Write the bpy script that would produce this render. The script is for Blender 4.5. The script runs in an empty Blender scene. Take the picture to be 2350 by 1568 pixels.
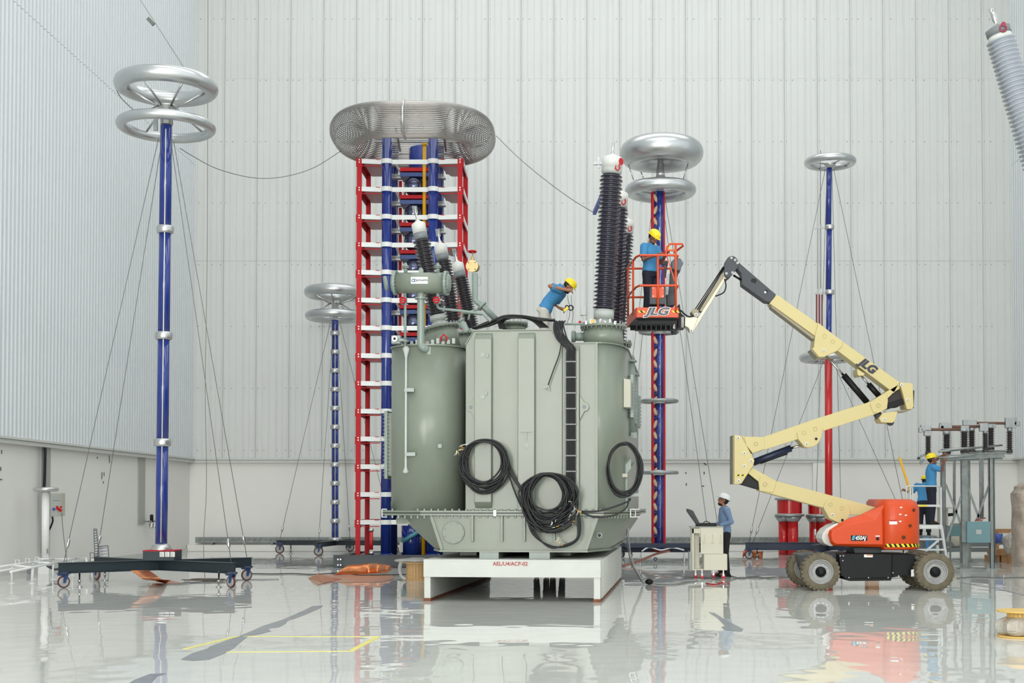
import bpy, bmesh, math, random
from mathutils import Vector, Matrix, Euler, noise as mnoise
V = Vector
R = math.radians
random.seed(7)
SC = bpy.context.scene
COL = SC.collection

# ------------------------------------------------------------------ camera
W_PX, H_PX, F_PX, CAM_Z, PITCH = 2350, 1568, 3000.0, 1.6, R(1.5)
PX0, HOR = 1300.0, 1152.0
PY0 = HOR - F_PX * math.tan(PITCH)
cam_d = bpy.data.cameras.new('camera'); cam = bpy.data.objects.new('camera', cam_d); COL.objects.link(cam)
cam.location = (0, 0, CAM_Z); cam.rotation_euler = (math.pi / 2 + PITCH, 0, 0)
cam_d.sensor_width = 36.0; cam_d.lens = 36.0 * F_PX / W_PX
cam_d.shift_x = -(PX0 - W_PX / 2) / W_PX
cam_d.shift_y = (PY0 - H_PX / 2) / W_PX
cam_d.clip_start = 0.1; cam_d.clip_end = 300
SC.camera = cam

# ------------------------------------------------------------------ world, lamps, exposure
world = bpy.data.worlds.new('world'); SC.world = world; world.use_nodes = True
bg = world.node_tree.nodes['Background']; bg.inputs[0].default_value = (0.86, 0.94, 1.0, 1); bg.inputs[1].default_value = 0.6

def area(name, loc, rot, sx, sy, power, color=(1, 1, 1)):
    l = bpy.data.lights.new(name, 'AREA'); l.shape = 'RECTANGLE'; l.size = sx; l.size_y = sy; l.energy = power; l.color = color
    o = bpy.data.objects.new(name, l); COL.objects.link(o); o.location = loc; o.rotation_euler = rot
    return o
# daylight through the roof lights (four long strips) and through the tall openings in the wall behind the camera
for i, y in enumerate((-6, 8, 22, 35)):
    area('roof_daylight', (1.2, y, 23.6), (0, 0, 0), 24, 7.0, 880, (0.97, 0.985, 1.0))
area('side_daylight', (14.2, 16, 13), (0, R(-90), 0), 14, 30, 500, (0.93, 0.97, 1.0)).rotation_euler = (0, R(90), 0)
area('door_daylight', (-8.0, -15.2, 6.0), (R(90), 0, 0), 7, 11, 2800, (1.0, 0.965, 0.91))
area('door_daylight', (6.0, -15.2, 9.0), (R(90), 0, 0), 12, 9, 1900, (0.98, 0.99, 1.0))
SC.view_settings.view_transform = 'Standard'
try: SC.view_settings.look = 'None'
except Exception: pass
SC.view_settings.gamma = 1.0; SC.view_settings.use_curve_mapping = False
SC.view_settings.exposure = 0.34

# ------------------------------------------------------------------ picture geometry
def P(x, y, d):
    u = (x - PX0) / F_PX; v = -(y - PY0) / F_PX
    fy = math.cos(PITCH) - v * math.sin(PITCH); fz = v * math.cos(PITCH) + math.sin(PITCH)
    t = d / fy
    return V((u * t, d, CAM_Z + fz * t))
def G(x, y, z=0.0):
    a = P(x, y, 1.0); s = (z - CAM_Z) / (a.z - CAM_Z)
    return V((a.x * s, s, z))
def ray_y(x, y, z):               # point on the pixel ray at height z
    return G(x, y, z)
def zat(y, d): return P(PX0, y, d).z
def xat(x, d, y=1100): return P(x, y, d).x
# frame of the transformer and its platform
TA = R(5.35)
TO = V((-0.88, 20.96, 0)); E1 = V((math.cos(TA), -math.sin(TA), 0)); E2 = V((math.sin(TA), math.cos(TA), 0))
def T(u, v, z): return TO + E1 * u + E2 * v + V((0, 0, z))
def TP(x, y, v):                  # pixel ray meets local plane v -> world point
    a = P(x, y, 1.0) - V((0, 0, CAM_Z)); o = V((0, 0, CAM_Z))
    t = (v - (o - TO).dot(E2)) / a.dot(E2)
    return o + a * t
def TL(x, y, v):
    p = TP(x, y, v); q = p - TO
    return V((q.dot(E1), v, p.z))

# ------------------------------------------------------------------ materials
MATS = {}
def mat(name, col, rough=0.5, metal=0.0, bump=0.0, bscale=30.0, var=0.0, vscale=3.0, coat=0.0, emit=None, spec=None, alpha=None, trans=0.0, aniso=None, stretch=None):
    if name in MATS: return MATS[name]
    m = bpy.data.materials.new(name); m.use_nodes = True; nt = m.node_tree; b = nt.nodes['Principled BSDF']
    b.inputs['Base Color'].default_value = (*col, 1); b.inputs['Roughness'].default_value = rough; b.inputs['Metallic'].default_value = metal
    if coat: b.inputs['Coat Weight'].default_value = coat; b.inputs['Coat Roughness'].default_value = 0.08
    if spec is not None: b.inputs['Specular IOR Level'].default_value = spec
    if alpha is not None: b.inputs['Alpha'].default_value = alpha
    if trans: b.inputs['Transmission Weight'].default_value = trans
    tc = mp = None
    def coords():
        nonlocal tc, mp
        if mp is None:
            tc = nt.nodes.new('ShaderNodeTexCoord'); mp = nt.nodes.new('ShaderNodeMapping')
            nt.links.new(tc.outputs['Object'], mp.inputs['Vector'])
            if stretch: mp.inputs['Scale'].default_value = stretch
        return mp.outputs['Vector']
    if var:
        n = nt.nodes.new('ShaderNodeTexNoise'); n.inputs['Scale'].default_value = vscale; n.inputs['Detail'].default_value = 5
        nt.links.new(coords(), n.inputs['Vector'])
        r = nt.nodes.new('ShaderNodeValToRGB'); nt.links.new(n.outputs['Fac'], r.inputs['Fac'])
        r.color_ramp.elements[0].position = 0.3; r.color_ramp.elements[1].position = 0.7
        r.color_ramp.elements[0].color = (*[max(0, c * (1 - var)) for c in col], 1)
        r.color_ramp.elements[1].color = (*[min(1, c * (1 + var * .6)) for c in col], 1)
        nt.links.new(r.outputs['Color'], b.inputs['Base Color'])
    if bump:
        n = nt.nodes.new('ShaderNodeTexNoise'); n.inputs['Scale'].default_value = bscale; n.inputs['Detail'].default_value = 3
        nt.links.new(coords(), n.inputs['Vector'])
        bp = nt.nodes.new('ShaderNodeBump'); bp.inputs['Strength'].default_value = 1.0; bp.inputs['Distance'].default_value = bump
        nt.links.new(n.outputs['Fac'], bp.inputs['Height']); nt.links.new(bp.outputs['Normal'], b.inputs['Normal'])
    if emit:
        b.inputs['Emission Color'].default_value = (*emit[0], 1); b.inputs['Emission Strength'].default_value = emit[1]
    MATS[name] = m; return m

def sr(r, g, b):
    f = lambda c: ((c / 255 + 0.055) / 1.055) ** 2.4 if c > 10 else c / 255 / 12.92
    return (f(r), f(g), f(b))
M_CLAD = mat('cladding', sr(217, 219, 216), 0.38, var=0.03, vscale=0.6)
M_CLADL = mat('cladding_side', sr(214, 219, 221), 0.36, var=0.03, vscale=0.6)
M_WALL = mat('painted_wall', sr(233, 232, 227), 0.5, var=0.02, vscale=0.8, bump=0.002, bscale=4)
M_TRIMW = mat('trim_white', sr(205, 207, 202), 0.45)
M_TRIMD = mat('trim_dark', sr(120, 122, 118), 0.6)
M_GALV = mat('galvanised', sr(168, 172, 172), 0.42, 0.75, var=0.15, vscale=8)
M_GALVD = mat('galvanised_dull', sr(142, 148, 146), 0.55, 0.35, var=0.2, vscale=6)
M_ALU = mat('spun_aluminium', sr(205, 207, 208), 0.33, 0.95, bump=0.0006, bscale=2.2, var=0.05, vscale=3)
M_ALUD = mat('cast_aluminium', sr(200, 201, 200), 0.32, 0.85, bump=0.002, bscale=14)
M_STEEL = mat('bright_steel', sr(200, 200, 200), 0.22, 1.0)
M_BLUE = mat('blue_tube', sr(32, 54, 134), 0.16, coat=0.4)
M_BLUEC = mat('blue_casing', sr(34, 56, 140), 0.3, bump=0.002, bscale=60)
M_RED = mat('red_paint', sr(188, 22, 34), 0.55, spec=.3)
M_REDT = mat('red_tube', sr(196, 22, 26), 0.25, coat=0.3)
M_PINK = mat('mauve_sheet', sr(176, 146, 146), 0.45)
M_WHITE = mat('white_paint', sr(232, 234, 232), 0.35)
M_YEL = mat('yellow_paint', sr(236, 178, 24), 0.4)
M_FRAME = mat('dark_teal_paint', sr(32, 46, 54), 0.4)
M_NAVY = mat('navy_paint', sr(24, 38, 66), 0.4)
M_BLACK = mat('black_paint', sr(12, 12, 16), 0.45, spec=.3)
M_RUB = mat('black_rubber', sr(26, 27, 29), 0.5)
M_TANK = mat('tank_green', sr(127, 135, 122), 0.34, bump=0.0010, bscale=22, var=0.035, vscale=2.0, coat=0.08)
M_TANKD = mat('tank_green_pipe', sr(132, 145, 137), 0.3)
M_PLAT = mat('platform_white', sr(208, 210, 204), 0.6, spec=.3, var=0.05, vscale=2.5)
M_RUST = mat('rust_edge', sr(120, 74, 52), 0.8, var=0.3, vscale=12)
M_PORC = mat('dark_porcelain', sr(46, 44, 58), 0.14, coat=0.5)
M_PORCG = mat('grey_silicone', sr(168, 174, 182), 0.3, coat=0.2)
M_CASTG = mat('grey_casting', sr(176, 180, 176), 0.4)
M_BRONZE = mat('brass', sr(190, 166, 118), 0.42, 0.5)
M_COPPER = mat('copper_sheet', sr(222, 140, 92), 0.3, 0.85, bump=0.006, bscale=5, var=0.12, vscale=5)
M_COPPERF = mat('copper_flat', sr(214, 164, 136), 0.35, 0.5, bump=0.003, bscale=4)
M_ORANGE = mat('orange_paint', sr(214, 72, 14), 0.45, coat=0.08)
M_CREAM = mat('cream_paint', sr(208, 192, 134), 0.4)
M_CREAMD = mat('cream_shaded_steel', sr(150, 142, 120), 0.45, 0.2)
M_CHAR = mat('charcoal_plastic', sr(62, 66, 72), 0.5)
M_TYRE = mat('dusty_tyre', sr(112, 104, 86), 0.85, var=0.25, vscale=9, bump=0.004, bscale=40)
M_RIM = mat('rim_grey', sr(168, 168, 166), 0.5, 0.2, var=0.15, vscale=14)
M_CART = mat('cart_cream', sr(226, 222, 202), 0.45)
M_SKIN = mat('brown_skin', sr(128, 82, 60), 0.5)
M_SKIN2 = mat('tan_skin', sr(164, 112, 84), 0.5)
M_HAIR = mat('black_hair', sr(20, 18, 18), 0.6)
M_SHIRT = mat('blue_polo', sr(66, 136, 186), 0.8, bump=0.008, bscale=9)
M_SHIRT2 = mat('slate_blue_shirt', sr(120, 146, 180), 0.8, bump=0.008, bscale=9)
M_NAVYT = mat('navy_trousers', sr(24, 28, 44), 0.8, bump=0.006, bscale=9)
M_BLKT = mat('black_trousers', sr(22, 22, 24), 0.8, bump=0.006, bscale=9)
M_GREYT = mat('pale_grey_trousers', sr(196, 192, 184), 0.8, bump=0.008, bscale=8)
M_HELMY = mat('yellow_helmet', sr(242, 218, 34), 0.3)
M_HELMW = mat('white_helmet', sr(236, 238, 238), 0.3)
M_WOOD = mat('plywood', sr(216, 178, 126), 0.6, var=0.15, vscale=5, stretch=(1, 1, 6))
M_WOODD = mat('pallet_wood', sr(176, 132, 92), 0.7, var=0.2, vscale=6)
M_FILM = mat('plastic_film', sr(226, 228, 226), 0.2, alpha=0.5, bump=0.02, bscale=12)
M_FOIL = mat('foil_wrap', sr(190, 186, 176), 0.25, 0.3, bump=0.05, bscale=9)
M_WRAP = mat('beige_wrap', sr(178, 164, 150), 0.5, bump=0.04, bscale=5, var=0.2, vscale=4)
M_TEAL = mat('teal_box', sr(110, 146, 152), 0.4)
M_CYAN = mat('cyan_resistor', sr(74, 142, 156), 0.4)
M_GLASS = mat('dark_glass', sr(60, 72, 110), 0.15)
M_BOXG = mat('beige_enclosure', sr(186, 184, 166), 0.45)
M_BROWN = mat('brown_bar', sr(108, 78, 66), 0.45)
M_TAN = mat('tan_disc', sr(206, 170, 140), 0.5)
M_TAPE = mat('yellow_tape', sr(224, 214, 120), 0.5)
M_STREAK = mat('grey_streak', sr(128, 132, 138), 0.25, spec=.3, var=0.12, vscale=4)  # mottled blue-grey colour of the streaks on the floor
M_SCUFF = mat('black_scuff', sr(40, 40, 42), 0.5)
M_GREYC = mat('grey_cable', sr(110, 112, 108), 0.5)
M_CARD = mat('label_white', sr(236, 236, 232), 0.5)
M_MIDG = mat('mid_grey_paint', sr(120, 126, 128), 0.45)
M_BTARP = mat('blue_tarp', sr(70, 150, 214), 0.5)

# ------------------------------------------------------------------ mesh builder
ORG = {}
class MB:
    def __init__(s): s.v = []; s.f = []; s.sm = []
    def add(s, vs, fs, smooth=False):
        b = len(s.v); s.v += [V(q) for q in vs]; s.f += [tuple(b + i for i in f) for f in fs]; s.sm += [smooth] * len(fs); return s
    def box(s, c, size, rot=None):
        c = V(c); hx, hy, hz = [k / 2 for k in size]
        vs = [V((x, y, z)) for z in (-hz, hz) for y in (-hy, hy) for x in (-hx, hx)]
        if rot is not None: vs = [rot @ q for q in vs]
        return s.add([c + q for q in vs], [(0, 2, 3, 1), (4, 5, 7, 6), (0, 1, 5, 4), (2, 6, 7, 3), (0, 4, 6, 2), (1, 3, 7, 5)])
    def bb(s, a, b):
        a = V(a); b = V(b)
        return s.box((a + b) / 2, [abs(b[i] - a[i]) for i in range(3)])
    def bar(s, p, q, w, h, up=(0, 0, 1)):       # box beam from p to q, w sideways, h along up
        p = V(p); q = V(q); d = (q - p); L = d.length; d = d.normalized(); up = V(up)
        if abs(d.dot(up)) > 0.99: up = V((0, 1, 0))
        x = d.cross(up).normalized(); z = x.cross(d).normalized()
        m = Matrix((x, d, z)).transposed()
        return s.box((p + q) / 2, (w, L, h), m)
    def ibeam(s, p, q, w, h, t=0.012, up=(0, 0, 1)):
        u = V(up)
        s.bar(V(p) + u * (h / 2 - t / 2), V(q) + u * (h / 2 - t / 2), w, t, up)
        s.bar(V(p) - u * (h / 2 - t / 2), V(q) - u * (h / 2 - t / 2), w, t, up)
        return s.bar(p, q, t, h - 2 * t, up)
    def tube(s, pts, r, n=8, closed=False, caps=True, smooth=True):
        pts = [V(p) for p in pts]; m = len(pts)
        rs = r if isinstance(r, (list, tuple)) else [r] * m
        tans = []
        for i in range(m):
            a = pts[(i - 1) % m] if (closed or i > 0) else pts[i]
            b = pts[(i + 1) % m] if (closed or i < m - 1) else pts[i]
            t = (b - a); tans.append(t.normalized() if t.length > 1e-9 else V((0, 0, 1)))
        t0 = tans[0]; ref = V((0, 0, 1)) if abs(t0.z) < 0.9 else V((1, 0, 0))
        nrm = (ref - t0 * ref.dot(t0)).normalized(); vs = []
        for i in range(m):
            t = tans[i]; nrm = (nrm - t * nrm.dot(t))
            nrm = nrm.normalized() if nrm.length > 1e-6 else t.orthogonal().normalized()
            bn = t.cross(nrm)
            for k in range(n):
                a = 2 * math.pi * k / n; vs.append(pts[i] + (nrm * math.cos(a) + bn * math.sin(a)) * rs[i])
        fs = []
        for i in range(m if closed else m - 1):
            j = (i + 1) % m
            for k in range(n): l = (k + 1) % n; fs.append((i * n + k, i * n + l, j * n + l, j * n + k))
        s.add(vs, fs, smooth)
        if caps and not closed:
            b = len(s.v) - m * n
            s.f.append(tuple(b + k for k in reversed(range(n)))); s.sm.append(False)
            s.f.append(tuple(b + (m - 1) * n + k for k in range(n))); s.sm.append(False)
        return s
    def cyl(s, p, q, r, n=16, r2=None, smooth=True): return s.tube([p, q], [r, r if r2 is None else r2], n, smooth=smooth)
    def lathe(s, prof, p=(0, 0, 0), d=(0, 0, 1), n=24, smooth=True, caps=True):   # prof [(radius, height)]
        p = V(p); d = V(d).normalized(); a = d.orthogonal().normalized(); b = d.cross(a); m = len(prof); vs = []
        for r, h in prof:
            for k in range(n):
                t = 2 * math.pi * k / n; vs.append(p + d * h + (a * math.cos(t) + b * math.sin(t)) * max(r, 1e-4))
        fs = []
        for i in range(m - 1):
            for k in range(n): l = (k + 1) % n; fs.append((i * n + k, i * n + l, (i + 1) * n + l, (i + 1) * n + k))
        s.add(vs, fs, smooth); bs = len(s.v) - m * n
        if not caps: return s
        s.f.append(tuple(bs + k for k in reversed(range(n)))); s.sm.append(False)
        s.f.append(tuple(bs + (m - 1) * n + k for k in range(n))); s.sm.append(False)
        return s
    def torus(s, c, Rr, r, nrm=(0, 0, 1), n=64, k=16, rz=None):
        c = V(c); d = V(nrm).normalized(); a = d.orthogonal().normalized(); b = d.cross(a); vs = []; rz = rz or r
        for i in range(n):
            t = 2 * math.pi * i / n; o = a * math.cos(t) + b * math.sin(t)
            for j in range(k):
                q = 2 * math.pi * j / k; vs.append(c + o * (Rr + r * math.cos(q)) + d * (rz * math.sin(q)))
        fs = [(i * k + j, ((i + 1) % n) * k + j, ((i + 1) % n) * k + (j + 1) % k, i * k + (j + 1) % k) for i in range(n) for j in range(k)]
        return s.add(vs, fs, True)
    def prism(s, poly, ext, smooth=False):      # planar polygon (3D points) extruded by a vector
        poly = [V(p) for p in poly]; ext = V(ext); n = len(poly)
        nn = V((0, 0, 0))
        for i in range(n): nn += poly[i].cross(poly[(i + 1) % n])
        if nn.dot(ext) > 0: poly = poly[::-1]
        b = len(s.v); s.v += poly + [p + ext for p in poly]
        s.f.append(tuple(b + i for i in range(n))); s.sm.append(False)
        s.f.append(tuple(b + n + i for i in reversed(range(n)))); s.sm.append(False)
        for i in range(n): j = (i + 1) % n; s.f.append((b + j, b + i, b + n + i, b + n + j)); s.sm.append(smooth)
        return s
    def sphere(s, c, r, n=16, m=10, rot=None):
        c = V(c); r = r if isinstance(r, (tuple, list)) else (r, r, r); vs = []
        for i in range(m + 1):
            ph = math.pi * i / m
            for k in range(n):
                t = 2 * math.pi * k / n
                q = V((max(math.sin(ph), 1e-4) * math.cos(t) * r[0], max(math.sin(ph), 1e-4) * math.sin(t) * r[1], -math.cos(ph) * r[2]))
                vs.append(c + (rot @ q if rot is not None else q))
        fs = [(i * n + k, i * n + (k + 1) % n, (i + 1) * n + (k + 1) % n, (i + 1) * n + k) for i in range(m) for k in range(n)]
        return s.add(vs, fs, True)
    def bolts(s, pts, nrm, r=0.016, h=0.02):
        for p in pts: s.tube([V(p), V(p) + V(nrm).normalized() * h], r, 6, smooth=False)
        return s
    def mesh(s, name, m, org=V((0, 0, 0))):
        me = bpy.data.meshes.new(name); me.from_pydata([tuple(q - org) for q in s.v], [], s.f); me.update()
        me.polygons.foreach_set('use_smooth', s.sm)
        if m: me.materials.append(m)
        return me
    def build(s, name, m, parent=None, bevel=0.0, kind=None, label=None, loc=None):
        org = ORG.get(parent.name, V((0, 0, 0))) if parent else (V(loc) if loc is not None else V((0, 0, 0)))
        me = s.mesh(name, m, org); o = bpy.data.objects.new(name, me); COL.objects.link(o)
        if parent: o.parent = parent
        elif loc is not None: o.location = loc
        ORG[o.name] = org
        if bevel:
            b = o.modifiers.new('bevel', 'BEVEL'); b.width = bevel; b.segments = 2; b.limit_method = 'ANGLE'; b.angle_limit = R(35)
        if kind: o['kind'] = kind
        if label: o['label'] = label
        return o
def thing(name, label, cat, loc, group=None):
    o = bpy.data.objects.new(name, None); COL.objects.link(o); o.location = loc; o.empty_display_size = 0.2
    o['label'] = label; o['category'] = cat
    if group: o['group'] = group
    ORG[o.name] = V(loc); return o
def tag(o, label, cat, group=None, kind=None):
    o['label'] = label; o['category'] = cat
    if group: o['group'] = group
    if kind: o['kind'] = kind
    return o
def inst(name, me, parent, loc, rot=None, kind=None):
    o = bpy.data.objects.new(name, me); COL.objects.link(o); o.parent = parent
    o.location = V(loc) - ORG.get(parent.name, V((0, 0, 0)))
    if rot is not None: o.rotation_euler = rot
    if kind: o['kind'] = kind
    ORG[o.name] = ORG.get(parent.name, V((0, 0, 0))); return o
def fixnormals(o):
    bm = bmesh.new(); bm.from_mesh(o.data); bmesh.ops.recalc_face_normals(bm, faces=bm.faces); bm.to_mesh(o.data); bm.free(); return o
def text(body, m, parent, loc, size, rot=(math.pi / 2, 0, 0), ext=0.003, shear=0.0, off=0.0, align='CENTER', name='lettering', xs=1.0):
    c = bpy.data.curves.new(name, 'FONT'); c.body = body; c.size = size; c.extrude = ext; c.shear = shear; c.offset = off
    c.align_x = align; c.align_y = 'CENTER'; c.materials.append(m)
    tmp = bpy.data.objects.new('tmp_text', c); COL.objects.link(tmp); me = bpy.data.meshes.new_from_object(tmp); me.name = name
    bpy.data.objects.remove(tmp); bpy.data.curves.remove(c)
    if not me.materials: me.materials.append(m)
    o = bpy.data.objects.new(name, me); COL.objects.link(o); o.parent = parent
    o.location = V(loc) - ORG.get(parent.name, V((0, 0, 0))); o.rotation_euler = rot; o.scale = (xs, 1, 1); return o
def px_poly(pts, d): return [P(x, y, d) for x, y in pts]
def smooth_path(pts, k=6, closed=False):
    pts = [V(p) for p in pts]; n = len(pts); out = []
    for i in range(n if closed else n - 1):
        p0 = pts[(i - 1) % n] if closed or i > 0 else pts[i]; p1 = pts[i]; p2 = pts[(i + 1) % n]
        p3 = pts[(i + 2) % n] if closed or i < n - 2 else p2
        for j in range(k):
            t = j / k
            out.append(0.5 * ((2 * p1) + (p2 - p0) * t + (2 * p0 - 5 * p1 + 4 * p2 - p3) * t * t + (3 * p1 - p0 - 3 * p2 + p3) * t ** 3))
    if not closed: out.append(pts[-1])
    return out
# ------------------------------------------------------------------ room
XL, XR, YB, YF, ZC, ZW = -12.25, 14.66, 42.5, -15.5, 24.0, 3.02
def structure(name): o = bpy.data.objects.new(name, None); COL.objects.link(o); o['kind'] = 'structure'; ORG[o.name] = V((0, 0, 0)); return o
def floor_mat():
    m = bpy.data.materials.new('epoxy_floor'); m.use_nodes = True; nt = m.node_tree; b = nt.nodes['Principled BSDF']
    tc = nt.nodes.new('ShaderNodeTexCoord')
    n0 = nt.nodes.new('ShaderNodeTexNoise'); n0.inputs['Scale'].default_value = 0.35; n0.inputs['Detail'].default_value = 6; nt.links.new(tc.outputs['Object'], n0.inputs['Vector'])
    r = nt.nodes.new('ShaderNodeValToRGB'); nt.links.new(n0.outputs['Fac'], r.inputs['Fac'])
    r.color_ramp.elements[0].position = 0.35; r.color_ramp.elements[0].color = (*sr(208, 210, 204), 1)
    r.color_ramp.elements[1].position = 0.65; r.color_ramp.elements[1].color = (*sr(215, 216, 210), 1)
    nt.links.new(r.outputs['Color'], b.inputs['Base Color'])
    b.inputs['Roughness'].default_value = 0.012; b.inputs['IOR'].default_value = 1.31
    def nz(scale, det, st):
        mp = nt.nodes.new('ShaderNodeMapping'); mp.inputs['Scale'].default_value = st; nt.links.new(tc.outputs['Object'], mp.inputs['Vector'])
        n = nt.nodes.new('ShaderNodeTexNoise'); n.inputs['Scale'].default_value = scale; n.inputs['Detail'].default_value = det; nt.links.new(mp.outputs['Vector'], n.inputs['Vector']); return n
    a = nz(0.9, 0, (1.0, 0.7, 1)); c = nz(3.0, 0, (1.0, 0.9, 1))
    mx = nt.nodes.new('ShaderNodeMath'); mx.operation = 'MULTIPLY_ADD'; mx.inputs[1].default_value = 0.35
    nt.links.new(c.outputs['Fac'], mx.inputs[0]); nt.links.new(a.outputs['Fac'], mx.inputs[2])
    bp = nt.nodes.new('ShaderNodeBump'); bp.inputs['Strength'].default_value = 1.0; bp.inputs['Distance'].default_value = 0.0065
    nt.links.new(mx.outputs[0], bp.inputs['Height']); nt.links.new(bp.outputs['Normal'], b.inputs['Normal'])
    return m
fl = MB().bb((XL - .3, YF - .3, -0.2), (XR + .3, YB + .3, 0)).build('floor', floor_mat()); fl['kind'] = 'structure'
ce = structure('ceiling')
MB().bb((XL - .3, YF - .3, ZC), (XR + .3, YB + .3, ZC + .2)).build('roof_deck', M_CLAD, ce)
for y in range(-12, 43, 9):
    MB().ibeam((XL, y + 1.2, ZC - .3), (XR, y + 1.2, ZC - .3), .3, .6, .03).build('roof_beam', M_CLAD, ce)

def ribbed(w, h, ribs, depth, rib_w):        # panel in XZ plane facing -Y, ribs stand proud
    xs = [(0, 0)]
    for c, wd, dp in sorted(ribs):
        xs += [(c - wd / 2, 0), (c - wd / 4, -dp), (c + wd / 4, -dp), (c + wd / 2, 0)]
    xs.append((w, 0)); m = MB(); n = len(xs)
    vs = [(x, y, 0) for x, y in xs] + [(x, y, h) for x, y in xs] + [(0, .02, 0), (w, .02, 0), (0, .02, h), (w, .02, h)]
    fs = [(i, i + 1, n + i + 1, n + i) for i in range(n - 1)]
    fs += [tuple(list(reversed(range(n))) + [2 * n, 2 * n + 1])[::1], ]
    fs += [tuple(list(range(n, 2 * n)) + [2 * n + 3, 2 * n + 2])]
    return m.add(vs, fs)
PW = (XR - XL) / 25
ribsB = [(0.035, .06, .03)] + [(PW * k / 5, .035, .013) for k in (1, 2, 3, 4)] + [(PW * 3 / 5 + .05, .035, .013)] + [(PW - .035, .05, .022)]
tiers = [(ZW, zat(600, YB)), (zat(600, YB), zat(182, YB)), (zat(182, YB), ZC)]
wb = structure('wall_back')
MB().bb((XL - .3, YB, -.2), (XR + .3, YB + .3, ZC)).build('lower_wall', M_WALL, wb)
for z0, z1 in tiers:
    me = ribbed(PW - .004, z1 - z0 - .003, ribsB, .03, .05).mesh('cladding_panel', M_CLAD)
    for i in range(25): inst('cladding_panel', me, wb, (XL + i * PW, YB - .07 - (.006 if z0 > 4 else 0), z0))
# screw heads in rows
sm = MB()
for z in [ZW + .25 + 2.02 * k for k in range(9)]:
    for i in range(25):
        for k in (.06, .25, .65, .9):
            if random.random() < .75: sm.tube([V((XL + (i + k) * PW, YB - .075, z)), V((XL + (i + k) * PW, YB - .09, z))], .014, 6)
sm.build('screw_heads', M_TRIMD, wb, kind='stuff')
t1 = structure('trim_1')
MB().bb((XL, YB - .16, ZW - .07), (XR, YB, ZW + .0)).build('ledge_cap', M_TRIMW, t1, .01)
MB().bb((XL, YB - .13, ZW - .16), (XR, YB, ZW - .075)).build('ledge_lip', M_TRIMW, t1)
# left wall
NL = 56; PL = (YB - YF) / NL
ribsL = [(PL * (k + .5) / 5, .10, .035) for k in range(5)]
wl = structure('wall_left')
MB().bb((XL - .3, YF - .3, -.2), (XL, YB + .3, ZC)).build('lower_wall', M_WALL, wl)
zt = [(ZW - .02, 12.6), (12.6, ZC)]
for z0, z1 in zt:
    me = ribbed(PL - .004, z1 - z0 - .01, ribsL, .03, .05).mesh('cladding_panel', M_CLADL)
    for i in range(NL): inst('cladding_panel', me, wl, (XL + .10, YF + i * PL + 0, z0), (0, 0, R(90)))
wr = structure('wall_right')
MB().bb((XR, YF - .3, -.2), (XR + .3, YB + .3, ZC)).build('lower_wall', M_WALL, wr)
for z0, z1 in zt:
    me = ribbed(PL - .004, z1 - z0 - .01, ribsL, .03, .05).mesh('cladding_panel', M_CLADL)
    for i in range(NL): inst('cladding_panel', me, wr, (XR - .10, YF + (i + 1) * PL, z0), (0, 0, R(-90)))
t2 = structure('trim_2')
MB().bb((XL, YF, ZW - .06), (XL + .22, YB - .16, ZW)).build('ledge_cap', M_TRIMW, t2, .01)
MB().bb((XL, YF, ZW - .15), (XL + .17, YB - .16, ZW - .065)).build('ledge_lip', M_TRIMW, t2)
t3 = structure('trim_3')
MB().bb((XR - .22, YF, ZW - .06), (XR, YB - .16, ZW)).build('ledge_cap', M_TRIMW, t3, .01)
# wall behind the camera with two tall glazed openings
wf = structure('wall_front')
def seg(x0, x1, z0, z1): MB().bb((x0, YF - .3, z0), (x1, YF, z1)).build('wall_segment', M_WALL, wf)
seg(XL - .3, -11.5, -.2, ZC); seg(-11.5, -4.5, 11.5, ZC); seg(-11.5, -4.5, -.2, .5); seg(-4.5, 0, -.2, ZC); seg(0, 12, -.2, 4.5); seg(0, 12, 13.5, ZC); seg(12, XR + .3, -.2, ZC)
M_WIN = mat('day_window', (0.9, 0.93, 0.95), 0.3, emit=((0.95, 0.98, 1.0), 1.2))
for n, (x0, x1, z0, z1) in enumerate(((-11.5, -4.5, .5, 11.5), (0, 12, 4.5, 13.5))):
    w = structure('window_%d' % (n + 1))
    MB().bb((x0, YF - .2, z0), (x1, YF - .15, z1)).build('pane', M_WIN, w)
    f = MB(); k = 4
    for i in range(k + 1): x = x0 + (x1 - x0) * i / k; f.bb((x - .05, YF - .14, z0), (x + .05, YF - .02, z1))
    for i in range(4): z = z0 + (z1 - z0) * i / 3; f.bb((x0, YF - .14, z - .05), (x1, YF - .02, z + .05))
    f.build('sash', M_TRIMW, w)
# pilasters on the left wall: grey column faces between wall fields
for n, (xa, xb, ytop, ybot) in enumerate(((94, 113, 1016, 1270), (316, 331, 1042, 1247))):
    d = 1.0
    ya = (XL + .0) / ((xa - PX0) / F_PX); yb = (XL + .0) / ((xb - PX0) / F_PX)
    tr = structure('trim_%d' % (4 + n))
    MB().bb((XL, ya, .35 if n == 0 else .95), (XL + .03, yb, ZW - .15)).build('column_face', mat('column_grey', sr(168, 168, 162), .5), tr)
    if n == 0:
        MB().bb((XL + .03, ya, .35), (XL + .07, ya + .14, ZW - .15)).build('column_edge', mat('column_dark', sr(96, 100, 98), .5), tr)
pa, pb = P(1864, 1100, YB).x, P(1895, 1100, YB).x
MB().bb((pa, YB - .12, .22), (pb, YB, ZW - .16)).build('column_face', M_WALL, structure('trim_6'), .005)
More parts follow.
